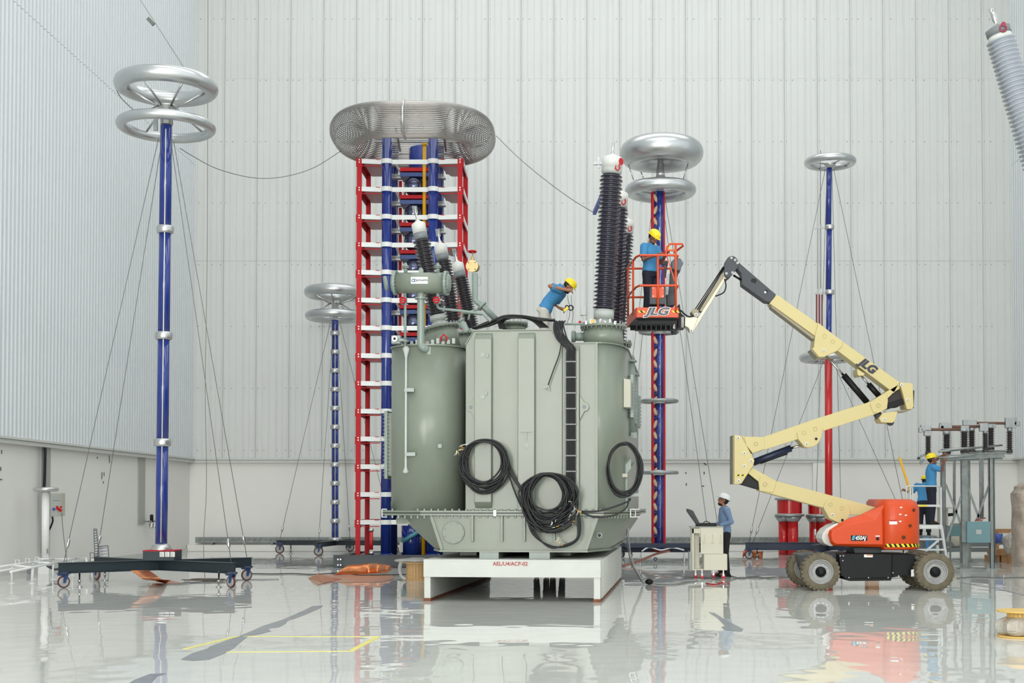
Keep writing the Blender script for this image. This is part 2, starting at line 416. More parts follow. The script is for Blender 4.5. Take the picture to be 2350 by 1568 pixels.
# low concrete plinth along the back wall and the perforated cable tray on it
bs = structure('baseboard_back')
MB().bb((XL + .02, YB - .35, 0), (XR, YB, .22)).build('plinth', M_WALL, bs, .02)
bl = structure('baseboard_left')
MB().bb((XL, YF, 0), (XL + .06, YB - .35, .12)).build('plinth', M_TRIMW, bl)
z0, z1 = zat(1246, YB - .4), zat(1233, YB - .4)
ct = thing('cable_tray', 'long perforated grey metal cable tray low on the back wall', 'cable tray', (0, YB, z0 + .0))
MB().bb((XL + .3, YB - .38, z0), (XR - .1, YB - .36, z1)).build('side_rail', M_GALVD, ct)
MB().bb((XL + .3, YB - .36, z0), (XR - .1, YB - .02, z0 + .02)).build('tray_bed', M_GALVD, ct)
m = MB()
for k in range(150):
    x = XL + .4 + k * .175; m.bb((x, YB - .386, z0 + .06), (x + .09, YB - .379, z0 + .09)); m.bb((x + .04, YB - .386, z1 - .08), (x + .13, YB - .379, z1 - .05))
m.build('slots', M_TRIMD, ct, kind='stuff')
m = MB()
for k in range(14): x = XL + .8 + k * 1.95; m.bb((x, YB - .36, .2), (x + .05, YB - .05, z0))
m.build('brackets', M_GALVD, ct, kind='stuff')
# yellow marking tape and flat blue-grey streak shapes on the floor
def gpoly(pts, z): return [G(x, y, z) for x, y in pts]
def strip(pts, w, z=.002):
    m = MB(); g = [G(x, y, 0) for x, y in pts]
    for a, b in zip(g[:-1], g[1:]): m.bar(a + V((0, 0, z)), b + V((0, 0, z)), w, .003)
    return m
tag(strip([(425, 1490), (545, 1461)], .06).build('floor_tape', M_TAPE), 'short slanting yellow tape line at the outer end of the marked bay', 'tape', 'yellow floor tapes')
tag(strip([(560, 1461), (870, 1462)], .05).build('floor_tape', M_TAPE), 'far long yellow tape line of the marked bay', 'tape', 'yellow floor tapes')
tag(strip([(520, 1497), (805, 1495)], .045).build('floor_tape', M_TAPE), 'near long yellow tape line of the marked bay', 'tape', 'yellow floor tapes')
tag(strip([(805, 1495), (866, 1463)], .07).build('floor_tape', M_TAPE), 'slanting yellow tape line closing the marked bay beside the blue column reflection', 'tape', 'yellow floor tapes')
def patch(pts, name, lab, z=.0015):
    q = gpoly(pts, z); m = MB(); m.prism(q, (0, 0, .001)); o = m.build(name, M_STREAK); tag(o, lab, 'floor patch', 'grey streaks on the floor'); return fixnormals(o)
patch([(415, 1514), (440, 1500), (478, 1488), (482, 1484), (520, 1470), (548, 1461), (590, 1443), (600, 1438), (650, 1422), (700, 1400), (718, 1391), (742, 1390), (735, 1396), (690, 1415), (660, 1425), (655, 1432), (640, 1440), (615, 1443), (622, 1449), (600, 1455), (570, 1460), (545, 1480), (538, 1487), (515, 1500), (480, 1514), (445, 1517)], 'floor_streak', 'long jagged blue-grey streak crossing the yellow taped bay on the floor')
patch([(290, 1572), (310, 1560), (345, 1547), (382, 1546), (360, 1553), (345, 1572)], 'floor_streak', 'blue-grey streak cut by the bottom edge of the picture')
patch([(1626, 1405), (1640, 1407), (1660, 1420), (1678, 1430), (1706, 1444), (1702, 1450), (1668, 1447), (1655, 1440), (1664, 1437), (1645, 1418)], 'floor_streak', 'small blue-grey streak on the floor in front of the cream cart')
tag(strip([(2200, 1337), (2290, 1352), (2352, 1367)], .05).build('floor_crack', M_MIDG), 'dark joint line running over the floor beyond the boom lift wheel', 'floor joint')
# ------------------------------------------------------------------ wheeled stands with toroids
def caster(parent, p, fwd, r=.115, brake=True, hub=M_RIM):   # p: floor contact
    p = V(p); fwd = V(fwd).normalized(); side = V((fwd.y, -fwd.x, 0))
    f = MB(); c = p + V((0, 0, r)) ; top = p + V((0, 0, 2 * r + .06)) + fwd * .04
    f.box(top, (.15, .13, .015))
    for s in (-1, 1): f.prism([c + side * s * .035 - V((0, 0, .02)) - fwd * .02, c + side * s * .035 - V((0, 0, .02)) + fwd * .02, top + side * s * .035 + fwd * .05, top + side * s * .035 - fwd * .05], side * s * .008)
    if brake: f.prism([top - V((0, 0, .015)) + fwd * .02, top - V((0, 0, .015)) - fwd * .17, top - V((0, 0, .06)) - fwd * .15, top - V((0, 0, .06)) + fwd * .02], side * .03)
    o = f.build('caster', mat('caster_blue', sr(36, 62, 110), .4), parent)
    m = MB().lathe([(r * .93, -.02), (r, -.012), (r, .012), (r * .93, .02)], c, side, 20); m.build('tyre', mat('maroon_tyre', sr(92, 44, 48), .6), o)
    MB().lathe([(.02, -.026), (r * .6, -.024), (r * .8, -.022), (r * .8, .022), (r * .6, .024), (.02, .026)], c, side, 20).build('hub', hub, o)
def jack(parent, p, zt):
    p = V(p); MB().lathe([(.055, 0), (.055, .015), (.02, .03), (.02, .12), (.016, .12), (.016, zt + .06)], p, n=12).lathe([(.035, .1), (.035, .14)], p, n=6).build('levelling_foot', M_STEEL, parent)
def collar(parent, p, r, h, d=(0, 0, 1)):
    MB().lathe([(r * .80, -h / 2), (r * .95, -h * .42), (r, -h * .2), (r, h * .2), (r * .95, h * .42), (r * .80, h / 2)], p, d, 24).build('clamp_ring', M_ALUD, parent)
def toroid(parent, c, Rr, r, hub=None, n=6, ph=.3, rz=None):
    o = MB().torus(c, Rr, r, n=72, k=20, rz=rz).build('toroid', M_ALU, parent)
    if hub is not None:
        for k in range(n):
            a = ph + 2 * math.pi * k / n; e = V(c) + V((math.cos(a), math.sin(a), 0)) * (Rr - r * .6) + V((0, 0, -r * .5 if hub.z < c.z else r * .5))
            q = V(hub) + V((math.cos(a), math.sin(a), 0)) * .17
            MB().cyl(q, e, .022, 6).lathe([(.05, 0), (.05, .02)], e, (e - q), 8).build('spoke', M_STEEL, parent)
def guy(parent, a, b, r=.0065, m=None):
    a = V(a); b = V(b); d = (b - a).normalized(); q = b - d * .45
    o = MB().tube([a, b], r, 5).build('guy_wire', m or M_GREYC, parent)
    MB().lathe([(.012, 0), (.03, .03), (.03, .16), (.012, .19)], q, d, 8).build('turnbuckle', M_STEEL, o)
def arm(parent, c, e, z, h, w, m, overhang=.1):
    c = V((c[0], c[1], z)); e = V((e[0], e[1], z)); d = (e - c).normalized()
    return MB().ibeam(c, e + d * overhang, w, h).build('base_beam', m, parent)
def pole(parent, a, b, r, m, n=24, name='pole'):
    return MB().cyl(a, b, r, n).build(name, m, parent)

# --- tall stand near the left wall
D = 25.5; C = G(367, 1340)
s1 = thing('divider_stand', 'tall blue wheeled column with two wide silver rings, standing near the left wall', 'test column', (C.x, D, 0))
ends = [G(146, 1350), G(530, 1350), G(222, 1331), G(566, 1333)]
for i, e in enumerate(ends):
    c = V((C.x, D, 0)); dd = (e - c).normalized()
    arm(s1, c, e, .37, .2, .13, M_FRAME); caster(s1, e, dd if i % 2 else -dd)
    MB().box((e.x, e.y, .27), (.2, .16, .02)).build('caster_plate', M_FRAME, s1)
    j = c + (e - c) * (.84 if i < 2 else .86); jack(s1, (j.x, j.y + (.0), 0), .25)
bz0, bz1 = zat(1284, D), zat(1263, D)
MB().bb((xat(331, D - .2), D - .25, .46), (xat(403, D - .2), D + .25, bz1)).build('pedestal', M_FRAME, s1, .008)
MB().bb((xat(331, D - .2) - .004, D - .254, bz1 - .012), (xat(403, D - .2) + .004, D + .25, bz1 + .006)).build('pedestal_edge', M_RED, s1)
for k in range(3):
    x = xat(368 + 12.3 * k, D - .25); lb = MB().bb((x, D - .256, bz1 - .12), (x + .085, D - .252, bz1 - .025)).build('warning_label', M_CARD, s1)
    m = MB()
    for q in range(5): m.bb((x + .01, D - .259, bz1 - .11 + q * .016), (x + .05 + .02 * (q % 2), D - .257, bz1 - .105 + q * .016))
    m.build('print_lines', M_MIDG, lb, kind='stuff')
def pz(y): return P(370 + (1256 - y) * .012, y, D)
segs = [1250, 1016, 771, 527, 289]
for a, b in zip(segs[:-1], segs[1:]): pole(s1, pz(a), pz(b), .115, M_BLUE, name='tube_section')
for y in segs[1:4]: collar(s1, pz(y), .165, .16)
MB().lathe([(.2, 0), (.2, .03), (.17, .1), (.12, .14)], P(370, 1264, D), n=24).build('foot_flange', M_ALUD, s1)
st = MB().cyl(pz(1245) + V((.03, -.125, 0)), pz(300) + V((.03, -.125, 0)), .011, 6).build('earth_strip', mat('pale_strip', sr(228, 222, 206), .4), s1)
hub = P(383, 246, D)
MB().lathe([(.12, -.35), (.12, -.02), (.2, 0), (.2, .025), (.1, .04)], hub, n=24).build('hub', M_ALUD, s1)
toroid(s1, P(382, 198, D), .84, .155, hub, 6, .2); toroid(s1, P(381.5, 290, D), .85, .1, hub, 4, .8)
for e, o in zip(ends, ((-.12, -.1), (.12, -.1), (-.12, .1), (.12, .1))): guy(s1, pz(322) + V((o[0], o[1], 0)), (e.x, e.y, .48))
lp = P(357, 300, D - .1)
MB().bb((lp.x - .04, lp.y - .02, lp.z), (lp.x + .04, lp.y + .02, lp.z + .3)).build('wire_bracket', M_GALV, s1)

# --- ringed stand left of the red and white tower
D = 40.3; C = P(769, 1237, D)
s2 = thing('divider_stand', 'distant blue column banded with many silver rings, left of the tower', 'test column', (C.x, D, 0))
ends = [G(642, 1271), G(731, 1276.5), G(803, 1267), G(905, 1272)]
for i, e in enumerate(ends):
    c = V((C.x, D, 0)); arm(s2, c, e, .34, .15, .2, M_FRAME); caster(s2, e, (1, 0, 0), .14)
    j = c + (e - c) * .8; jack(s2, (j.x, j.y, 0), .25)
    guy(s2, P(769, 742, D) + V(((-.15, -.05, .05, .15)[i], 0, 0)), (e.x, e.y, .42), .0075)
ys = [765 + 43.1 * k for k in range(11)]
for a, b in zip([735] + ys, ys + [1240]): pole(s2, P(769, b, D), P(769, a, D), .105, M_BLUE, 20, 'tube_section')
for y in ys: collar(s2, P(769, y, D), .15, .15)
collar(s2, P(769, 1238, D), .2, .12)
MB().cyl(P(769, 1235, D) + V((.02, -.11, 0)), P(769, 745, D) + V((.02, -.11, 0)), .01, 6).build('earth_strip', MATS['pale_strip'], s2)
hub = P(769, 697, D); MB().lathe([(.1, -.45), (.1, -.02), (.22, 0), (.22, .03), (.1, .05)], hub, n=20).build('hub', M_ALUD, s2)
toroid(s2, P(770, 672, D), .80, .165, hub, 6, .5); toroid(s2, P(769, 726, D), .79, .13, hub, 6, .9)

# --- column behind the work platform with two fat toroids
D = 34.5; C = P(1513, 1265, D)
s3 = thing('coupling_column', 'blue and red column carrying two fat silver toroids behind the orange work basket', 'test column', (C.x, D, 0))
ends = [G(1395, 1292), G(1655, 1292), G(1425, 1281), G(1628, 1281)]
for i, e in enumerate(ends):
    c = V((C.x, D, 0)); arm(s3, c, e, .36, .17, .2, M_NAVY); caster(s3, e, (-1, 0, 0), .12)
    j = c + (e - c) * .7; jack(s3, (j.x, j.y, 0), .25)
for x, yy in ((1470, 1290), (1570, 1290)):
    g = G(x, yy); MB().lathe([(.07, 0), (.02, .03), (.02, .3)], g, n=10).build('levelling_foot', M_STEEL, s3)
MB().bb((xat(1432, D), D - .45, .4), (xat(1590, D), D - .28, .52)).build('front_beam', M_NAVY, s3, .01)
for px, py, e in ((1500, 440, 0), (1507, 440, 2), (1519, 440, 3), (1526, 440, 1)):
    guy(s3, P(px, 455, D), (ends[e].x, ends[e].y, .45), .0075)
DF = D - .12
for a, b in ((1262, 1085), (1085, 921), (921, 762), (762, 600), (600, 436)):
    pole(s3, P(1513, a, D), P(1514, b, D), .115, M_BLUE, 24, 'tube_section')
MB().cyl(P(1505, 1255, D + .15), P(1506, 440, D + .15), .08, 16).build('rear_tube', M_BLUE, s3)
for x in (1499.0, 1524.5):
    m = MB().bb((xat(x - 2.6, D), D - .05, zat(1252, D)), (xat(x + 2.6, D), D - .01, zat(440, D)))
    m.build('red_rail', M_RED, s3)
m = MB().bb((xat(1495.5, D), D + .1, zat(1252, D)), (xat(1499, D), D + .14, zat(440, D))).build('red_rail', M_RED, s3)
dm = MB().sphere((0, 0, 0), (.048, .04, .12), 12, 8).mesh('spark_disc', M_TAN)
k = 0; y = 455
while y < 1245:
    inst('spark_disc', dm, s3, P(1504.3, y, D - .07), (0, R(18 if k % 2 else -18), 0)); y += 27.3; k += 1
m = MB()
for q in range(15):
    yy = 500 + q * 54.6; m.bb((xat(1497, D), D - .06, zat(yy + 1.3, D)), (xat(1526, D), D - .03, zat(yy - 1.3, D)))
m.build('rungs', M_RED, s3, kind='stuff')
m = MB()
for q in range(15):
    yy = 519 + q * 54.6; m.torus(P(1504, yy, D - .1), .04, .012, (0, 1, 0), 12, 6)
m.build('coil_rings', M_BLUE, s3, kind='stuff')
m = MB()
for q in range(15): m.sphere(P(1514.8, 500 + q * 54.6, D - .115), .012, 8, 6)
m.build('white_screws', M_WHITE, s3, kind='stuff')
MB().cyl(P(1515.3, 1240, D - .118), P(1515.3, 470, D - .118), .006, 6).build('earth_strip', MATS['pale_strip'], s3)
for y, rr in ((762, .5), (921, .48), (1085, .48)):
    c = P(1512, y, D)
    MB().torus(c, rr, .045, n=48, k=10).build('hoop', M_GALV, s3)
    MB().bar(c - V((rr, 0, 0)), c + V((rr, 0, 0)), .05, .04).build('hoop_bar', M_GALV, s3)
    MB().lathe([(.15, -.07), (.17, -.06), (.17, .06), (.15, .07)], P(1512, y, D), n=20).build('hoop_clamp', M_ALUD, s3)
toroid(s3, P(1518, 352, D), .785, .33, None); MB().lathe([(.75, 0), (.75, .02)], P(1518, 352, D), n=40).build('toroid_disc', M_ALU, s3)
toroid(s3, P(1516, 437, D), .785, .16, None)
MB().lathe([(.13, 0), (.115, .1), (.05, .62)], P(1515.5, 407, D), n=20).build('support_cone', M_ALUD, s3)
MB().bar(P(1450, 437, D - .2), P(1580, 437, D - .2), .04, .02).bar(P(1450, 437, D + .3), P(1580, 437, D + .3), .04, .02).build('cross_bar', M_GALV, s3)
for x0, y0, x1, y1 in ((1442, 378, 1454, 413), (1579, 376, 1568, 411), (1471, 395, 1477, 409)):
    MB().cyl(P(x0, y0, D), P(x1, y1, D), .015, 6).build('tie_rod', M_STEEL, s3)
c = P(1514, 1264, D)
tag(MB().tube(smooth_path([c + V((-.5, -.5, 0)), c + V((-.3, -.42, .1)), c + V((0, -.45, .03)), c + V((.3, -.42, .09)), c + V((.6, -.5, .03))], 6), .02, 6).build('white_cable', M_WHITE, s3), 'white cable', 'cable'); 
del COL.objects['white_cable']['category']

# --- blue over red column behind the boom
D = 36.5; C = P(1902, 1262, D)
s4 = thing('coupling_column', 'slim column, blue above and red below, rising behind the cream boom', 'test column', (C.x, D, 0))
ends = [G(1719, 1283.5), G(2092, 1283.5), G(1870, 1292), G(1932, 1276)]
for i, e in enumerate(ends):
    c = V((C.x, D, 0)); arm(s4, c, e, .36, .22, .2, M_NAVY); caster(s4, e, (1, 0, 0), .12)
    j = c + (e - c) * .9; jack(s4, (j.x, j.y, 0), .25)
for a, b in ((828, 672), (670, 522), (522, 380)): pole(s4, P(1901, a, D), P(1903, b, D), .079, M_BLUE, 20, 'blue_tube')
pole(s4, P(1902, 1250, D), P(1901, 824, D), .105, M_REDT, 24, 'red_tube')
for y in (522, 671):
    collar(s4, P(1904, y, D), .13, .14)
    MB().bar(P(1869, y + 3, D), P(1895, y + 1, D), .03, .03).build('side_bracket', M_GALV, s4)
MB().lathe([(.2, 0), (.2, .03), (.13, .1)], P(1902, 1252, D), n=20).build('foot_flange', M_ALUD, s4)
hub = P(1905, 378, D); MB().lathe([(.1, -.1), (.16, 0), (.16, .04), (.08, .06)], hub, n=16).build('hub', M_ALUD, s4)
toroid(s4, P(1905, 372, D), .62, .105, hub, 4, .4)
toroid(s4, P(1897, 821, D), .64, .12, P(1901, 826, D), 4, .4)
for n, x in enumerate((1874, 1880.5, 1886.5)):
    MB().cyl(P(x, 800, D), P(x, 676, D), .022, 8).build('dark_red_rod', mat('dark_red', sr(124, 44, 48), .4), s4)
m = MB()
for x in (1876, 1882): m.cyl(P(x, 663, D), P(x, 526, D), .006, 5)
m.cyl(P(1883, 516, D), P(1883, 345, D), .01, 5).cyl(P(1884, 663, D), P(1884, 516, D), .008, 5)
m.build('hanging_rods', M_TRIMD, s4, kind='stuff')
for (xa, ya), e in (((1894, 388), 0), ((1913, 388), 1), ((1889, 832), 0), ((1912, 832), 1), ((1898, 388), 2), ((1909, 388), 3)):
    guy(s4, P(xa, ya, D), (ends[e].x + (.1 if ya > 500 else 0), ends[e].y, .45), .0075)

# ------------------------------------------------------------------ tower (impulse generator)
DFt, DRt = 32.3, 33.7
tw = thing('impulse_tower', 'tall tower of red posts, white cross beams and blue tubes under a grey cage', 'test tower', (xat(945, 33), 33, 0))
def X(x, d): return xat(x, d)
zb = zat(1277, DFt)
m = MB().ibeam((X(766, 31.85), 31.85, (zb + .06) / 2), (X(1125, 31.85), 31.85, (zb + .06) / 2), .2, zb + .04, .02); m.build('base_beam', M_FRAME, tw)
MB().ibeam((X(766, 31.85) + .1, 31.9, zb / 2 + .02), (X(766, 31.85) + .1, 35, zb / 2 + .02), .2, zb, .02).build('base_beam', M_FRAME, tw)
MB().ibeam((X(1125, 31.85) - .1, 31.9, zb / 2 + .02), (X(1125, 31.85) - .1, 35, zb / 2 + .02), .2, zb, .02).build('base_beam', M_FRAME, tw)
MB().ibeam((X(766, 31.85), 35, zb / 2 + .02), (X(1125, 31.85), 35, zb / 2 + .02), .2, zb, .02).build('base_beam', M_FRAME, tw)
MB().bb((X(800, 32), 32.0, zb - .04), (X(1110, 32), 34.9, zb)).build('base_plate', M_FRAME, tw)
m = MB()
for yy in (1284, 1297): 
    for xx in (776, 782): m.bolts([P(xx, yy, 31.74)], (0, -1, 0), .02, .03)
m.build('bolts', M_STEEL, tw, kind='stuff')
YK = [372 + 63.6 * k for k in range(14)]; ZK = [zat(y, DFt) for y in YK]
ztop = zat(366, DFt)
for x, d in ((823, DFt), (1055, DFt)): MB().bb((X(x, d) - .06, d - .1, zb if x < 900 else zb), (X(x, d) + .06, d - .06, ztop)).build('red_post', M_RED, tw)
for x, d in ((843, DRt), (1067, DRt)): MB().bb((X(x, d) - .06, d - .02, zb), (X(x, d) + .06, d + .02, ztop)).build('red_post', M_RED, tw)
XF = (X(885.5, DFt), X(992.5, DFt)); XRr = (X(903, DRt), X(1008, DRt))
for x in XF: MB().cyl((x, DFt, zb), (x, DFt, zat(313, DFt)), .122, 24).lathe([(.19, 0), (.19, .04), (.15, .07)], (x, DFt, zb), n=20).build('blue_tube', M_BLUE, tw)
for x in XRr: MB().cyl((x, DRt, zb), (x, DRt, zat(336, DRt)), .105, 24).build('blue_tube', M_BLUE, tw)
for x in XRr: MB().lathe([(.12, 0), (.12, .1)], (x, DRt, zat(336, DRt)), n=20).build('tube_cap', M_WHITE, tw)
xl, xr = X(828, DFt), X(1060, DFt)
# one white beam with wraps around the two tubes
w = MB(); wh = .115
def beam_profile(w):
    y0 = -.075; pts = [(xl, y0)]
    for x in XF:
        for a in range(0, 11): t = math.pi + math.pi * a / 10; pts.append((x + .14 * math.cos(t), .14 * math.sin(t) * .95 - 0.0))
    pts.append((xr, y0)); back = [(x, y + .012) for x, y in reversed(pts)]
    return [V((x, DFt + y - .02, -wh / 2)) for x, y in pts + back]
pf = beam_profile(w); n = len(pf); h = n // 2
for i in range(h - 1):
    a, b, c, d = pf[i], pf[i + 1], pf[n - 2 - i], pf[n - 1 - i]; z = V((0, 0, wh))
    w.add([a, b, c, d, a + z, b + z, c + z, d + z], [(0, 1, 5, 4), (2, 3, 7, 6), (0, 3, 2, 1), (4, 5, 6, 7)])
w.add([pf[0], pf[-1], pf[-1] + V((0, 0, wh)), pf[0] + V((0, 0, wh))], [(0, 1, 2, 3)])
me_w = w.mesh('white_beam', M_WHITE, ORG[tw.name])
tr = MB(); xa = X(834, DFt); xb_ = X(877, DFt)
def tray(x0, x1, sgn):
    m = MB(); z = -.02
    # sheet with the inner rear corner cut off
    inn, out = (x1, x0) if sgn < 0 else (x0, x1)
    poly = [V((out, DFt - .02, z)), V((inn, DFt - .02, z)), V((inn - sgn * -.12, DRt - .35, z)) , V((inn + sgn * .22, DRt - .02, z)), V((out, DRt - .02, z))]
    m.prism(poly, (0, 0, .02)); return m
me_tl = tray(X(831, DFt), X(877, DFt), -1).mesh('tray_sheet', M_PINK, ORG[tw.name]); me_trr = tray(X(1003, DFt), X(1053, DFt), 1).mesh('tray_sheet', M_PINK, ORG[tw.name])
me_rl = MB().bb((X(815, DFt), DFt - .06, -.13), (X(830, DFt), DFt - .03, .06)).bb((X(818, DFt), DFt - .04, .045), (X(870, DFt), DRt, .06)).bb((X(818, DFt), DFt - .04, -.115), (X(872, DFt), DFt - .02, -.095)).bb((X(818, DFt), DFt - .04, -.1), (X(818, DFt) + .02, DRt, .05)).mesh('red_bracket', M_RED, ORG[tw.name])
me_rr = MB().bb((X(1049, DFt), DFt - .06, -.13), (X(1063, DFt), DFt - .03, .06)).bb((X(1010, DFt), DFt - .04, .045), (X(1062, DFt), DRt, .06)).bb((X(1010, DFt), DFt - .04, -.115), (X(1062, DFt), DFt - .02, -.095)).mesh('red_bracket', M_RED, ORG[tw.name])
xs_r = X(1060, DFt)
me_sw = MB().bb((xs_r, DFt, -.06), (xs_r + .03, DRt, .05)).mesh('side_beam', M_WHITE, ORG[tw.name])
xc = X(953, 33.0); me_rb = MB().box((xc, 32.95, -.11), (.72, .75, .09)).mesh('red_plate', M_RED, ORG[tw.name]); me_bb = MB().box((xc, 32.95, -.24), (.7, .75, .1)).mesh('blue_plate', mat('hammered_blue', sr(44, 70, 130), .35, bump=.01, bscale=40), ORG[tw.name])
me_sp = MB().sphere((xc - .02, 32.72, -.52), .25, 24, 16).mesh('sphere_gap', mat('dark_sphere', sr(92, 96, 120), .18, .8), ORG[tw.name])
me_rs = MB().bb((X(913, 33.4), 33.4, -.64), (X(920, 33.4), 33.44, -.2)).bb((X(925, 33.3), 33.3, -.64), (X(929, 33.3), 33.34, -.2)).mesh('red_strip', M_RED, ORG[tw.name])
me_ws = MB().bb((X(923, 33.2), 33.2, -.66), (X(926.5, 33.2), 33.23, -.22)).mesh('white_strip', M_WHITE, ORG[tw.name])
m = MB().bb((X(895, 32.8), 32.8, -.28), (X(926, 32.8), 33.0, -.24)); m2 = MB().bb((X(1000, 32.8), 32.8, -.28), (X(1020, 32.8), 33.0, -.24))
for q in range(7): m.bb((X(897 + 3.4 * q, 32.8), 32.78, -.24), (X(898.6 + 3.4 * q, 32.8), 33.0, -.17))
for q in range(5): m2.bb((X(1001 + 3.4 * q, 32.8), 32.78, -.24), (X(1002.6 + 3.4 * q, 32.8), 33.0, -.17))
me_cl2 = m2.mesh('resistor_clamp', M_GALV, ORG[tw.name]); me_cl = m.mesh('resistor_clamp', M_GALV, ORG[tw.name])
me_dg = MB().bar((X(908, 32.6), 32.5, .0), (X(922, 32.9), 33.1, -.26), .03, .05).mesh('diagonal_strut', M_WHITE, ORG[tw.name])
mb = MB()
for x in (860, 912, 916, 978, 1028):
    for z in (-.025, .025): mb.bolts([(X(x, DFt), DFt - .08, z)], (0, -1, 0), .009, .008)
for x in (823, 1055):
    for z in (-.03, .03): mb.bolts([(X(x, DFt), DFt - .1, z)], (0, -1, 0), .02, .008)
me_bo = mb.mesh('bolts', M_WHITE, ORG[tw.name])
for k, z in enumerate(ZK):
    o = V((ORG[tw.name].x, ORG[tw.name].y, z))
    for nm, me in (('white_beam', me_w), ('tray_sheet', me_tl), ('tray_sheet', me_trr), ('red_bracket', me_rl), ('red_bracket', me_rr), ('side_beam', me_sw)): inst(nm, me, tw, o)
    inst('bolts', me_bo, tw, o, kind='stuff')
    if k < 13:
        for nm, me in (('red_plate', me_rb), ('blue_plate', me_bb), ('sphere_gap', me_sp), ('red_strip', me_rs), ('white_strip', me_ws), ('resistor_clamp', me_cl), ('resistor_clamp', me_cl2), ('diagonal_strut', me_dg)): inst(nm, me, tw, o)
z1 = zat(338, 33.2)
for q in range(7):
    za = zb + (z1 - zb) * q / 7; zc2 = zb + (z1 - zb) * (q + 1) / 7
    MB().lathe([(.30, 0), (.33, .02), (.33, zc2 - za - .04), (.30, zc2 - za - .01)], (xc + .12, 33.25, za), n=28).build('capacitor_casing', M_BLUEC, tw)
MB().cyl((X(972, 32.6), 32.6, zb), (X(972, 32.6), 32.6, zat(335, 32.6)), .048, 12).lathe([(.06, 0), (.06, .08)], (X(972, 32.6), 32.6, zat(335, 32.6)), n=12).build('yellow_rod', M_YEL, tw)
MB().bb((X(976, 33), 33, zb), (X(980, 33), 33.05, zat(345, 33))).build('yellow_rod', M_YEL, tw)
# foot details
MB().cyl(P(852, 1262, 31.95), P(852, 1216, 31.95), .045, 16).build('red_insulator', M_REDT, tw)
MB().lathe([(.06, -.05), (.06, .02)], P(852, 1215, 31.95), n=16).lathe([(.06, -.08), (.06, .0)], P(852, 1266, 31.95), n=16).build('insulator_cap', M_STEEL, tw)
MB().cyl((X(942, 32.5), 32.75, zb), (X(942, 32.5), 32.75, zb + .75), .25, 28).build('blue_drum', M_BLUE, tw)
MB().cyl(P(924, 1243, 32.3), P(966, 1217, 32.3), .05, 14).build('cyan_resistor', M_CYAN, tw)
MB().bb(P(917, 1268, 32.3), P(925, 1245, 32.35)).build('resistor_stand', M_CASTG, tw)
# cage
zc = zat(273, 30.7); rc = .42; yF, yR = 30.75, 33.5; xL_, xR_ = X(757, 32) + rc, X(1134, 32) - rc
def cage_path(off, z, cr=1.15, n=12):
    x0, x1, y0, y1 = xL_ - off, xR_ + off, yF - off, yR + off; c = cr + off; pts = []
    for cx, cy, a0 in ((x1 - c, y0 + c, -90), (x1 - c, y1 - c, 0), (x0 + c, y1 - c, 90), (x0 + c, y0 + c, 180)):
        for k in range(n + 1): a = R(a0 + 90 * k / n); pts.append(V((cx + c * math.cos(a), cy + c * math.sin(a), z)))
    return pts
m = MB(); NB = 58
for k in range(NB):
    a = 2 * math.pi * k / NB; m.tube(cage_path(rc * math.cos(a), zc + rc * math.sin(a)), .0125, 5, closed=True)
m.build('cage_bars', M_STEEL if False else mat('cage_steel', sr(178, 174, 170), .3, .9), tw, kind='stuff')
def hoop(t, r2, wid, name='cage_hoop'):
    p0 = cage_path(0, zc, n=12); L = [0]
    for i in range(len(p0)): L.append(L[-1] + (p0[(i + 1) % len(p0)] - p0[i]).length)
    s = t * L[-1]
    for i in range(len(p0)):
        if L[i + 1] >= s: break
    a, b = p0[i], p0[(i + 1) % len(p0)]; d = (b - a).normalized(); c = a + d * (s - L[i]); o = V((d.y, -d.x, 0))
    pts = [c + (o * math.cos(q) + V((0, 0, 1)) * math.sin(q)) * r2 for q in [2 * math.pi * j / 32 for j in range(32)]]
    m = MB(); m.tube(pts, wid, 6, closed=True); m.build(name, MATS['cage_steel'], tw)
for t in (.07, .16, .25, .34, .43, .52, .60, .69, .78, .87, .945): hoop(t, rc - .03, .012)
xm = X(926, 30.75); c = V((xm, yF, zc))
MB().tube([c + (V((0, -1, 0)) * math.cos(q) + V((0, 0, 1)) * math.sin(q)) * (rc + .02) for q in [2 * math.pi * j / 36 for j in range(36)]], .03, 8, closed=True).build('cage_clamp', M_ALU, tw)
m = MB()
for y in (zat(325, 32.3),):
    m.bar((X(845, 31.5), DFt, y), (X(1065, 31.5), DFt, y), .06, .05).bar((X(860, 32), DRt - .2, y), (X(1070, 32), DRt - .2, y), .06, .05)
m.bar((X(905, 31), yF + .3, y), (X(925, 34), yR - .3, y), .05, .05).bar((X(1015, 31), yF + .3, y), (X(1028, 34), yR - .3, y), .05, .05)
m.build('cage_support', M_GALV, tw)
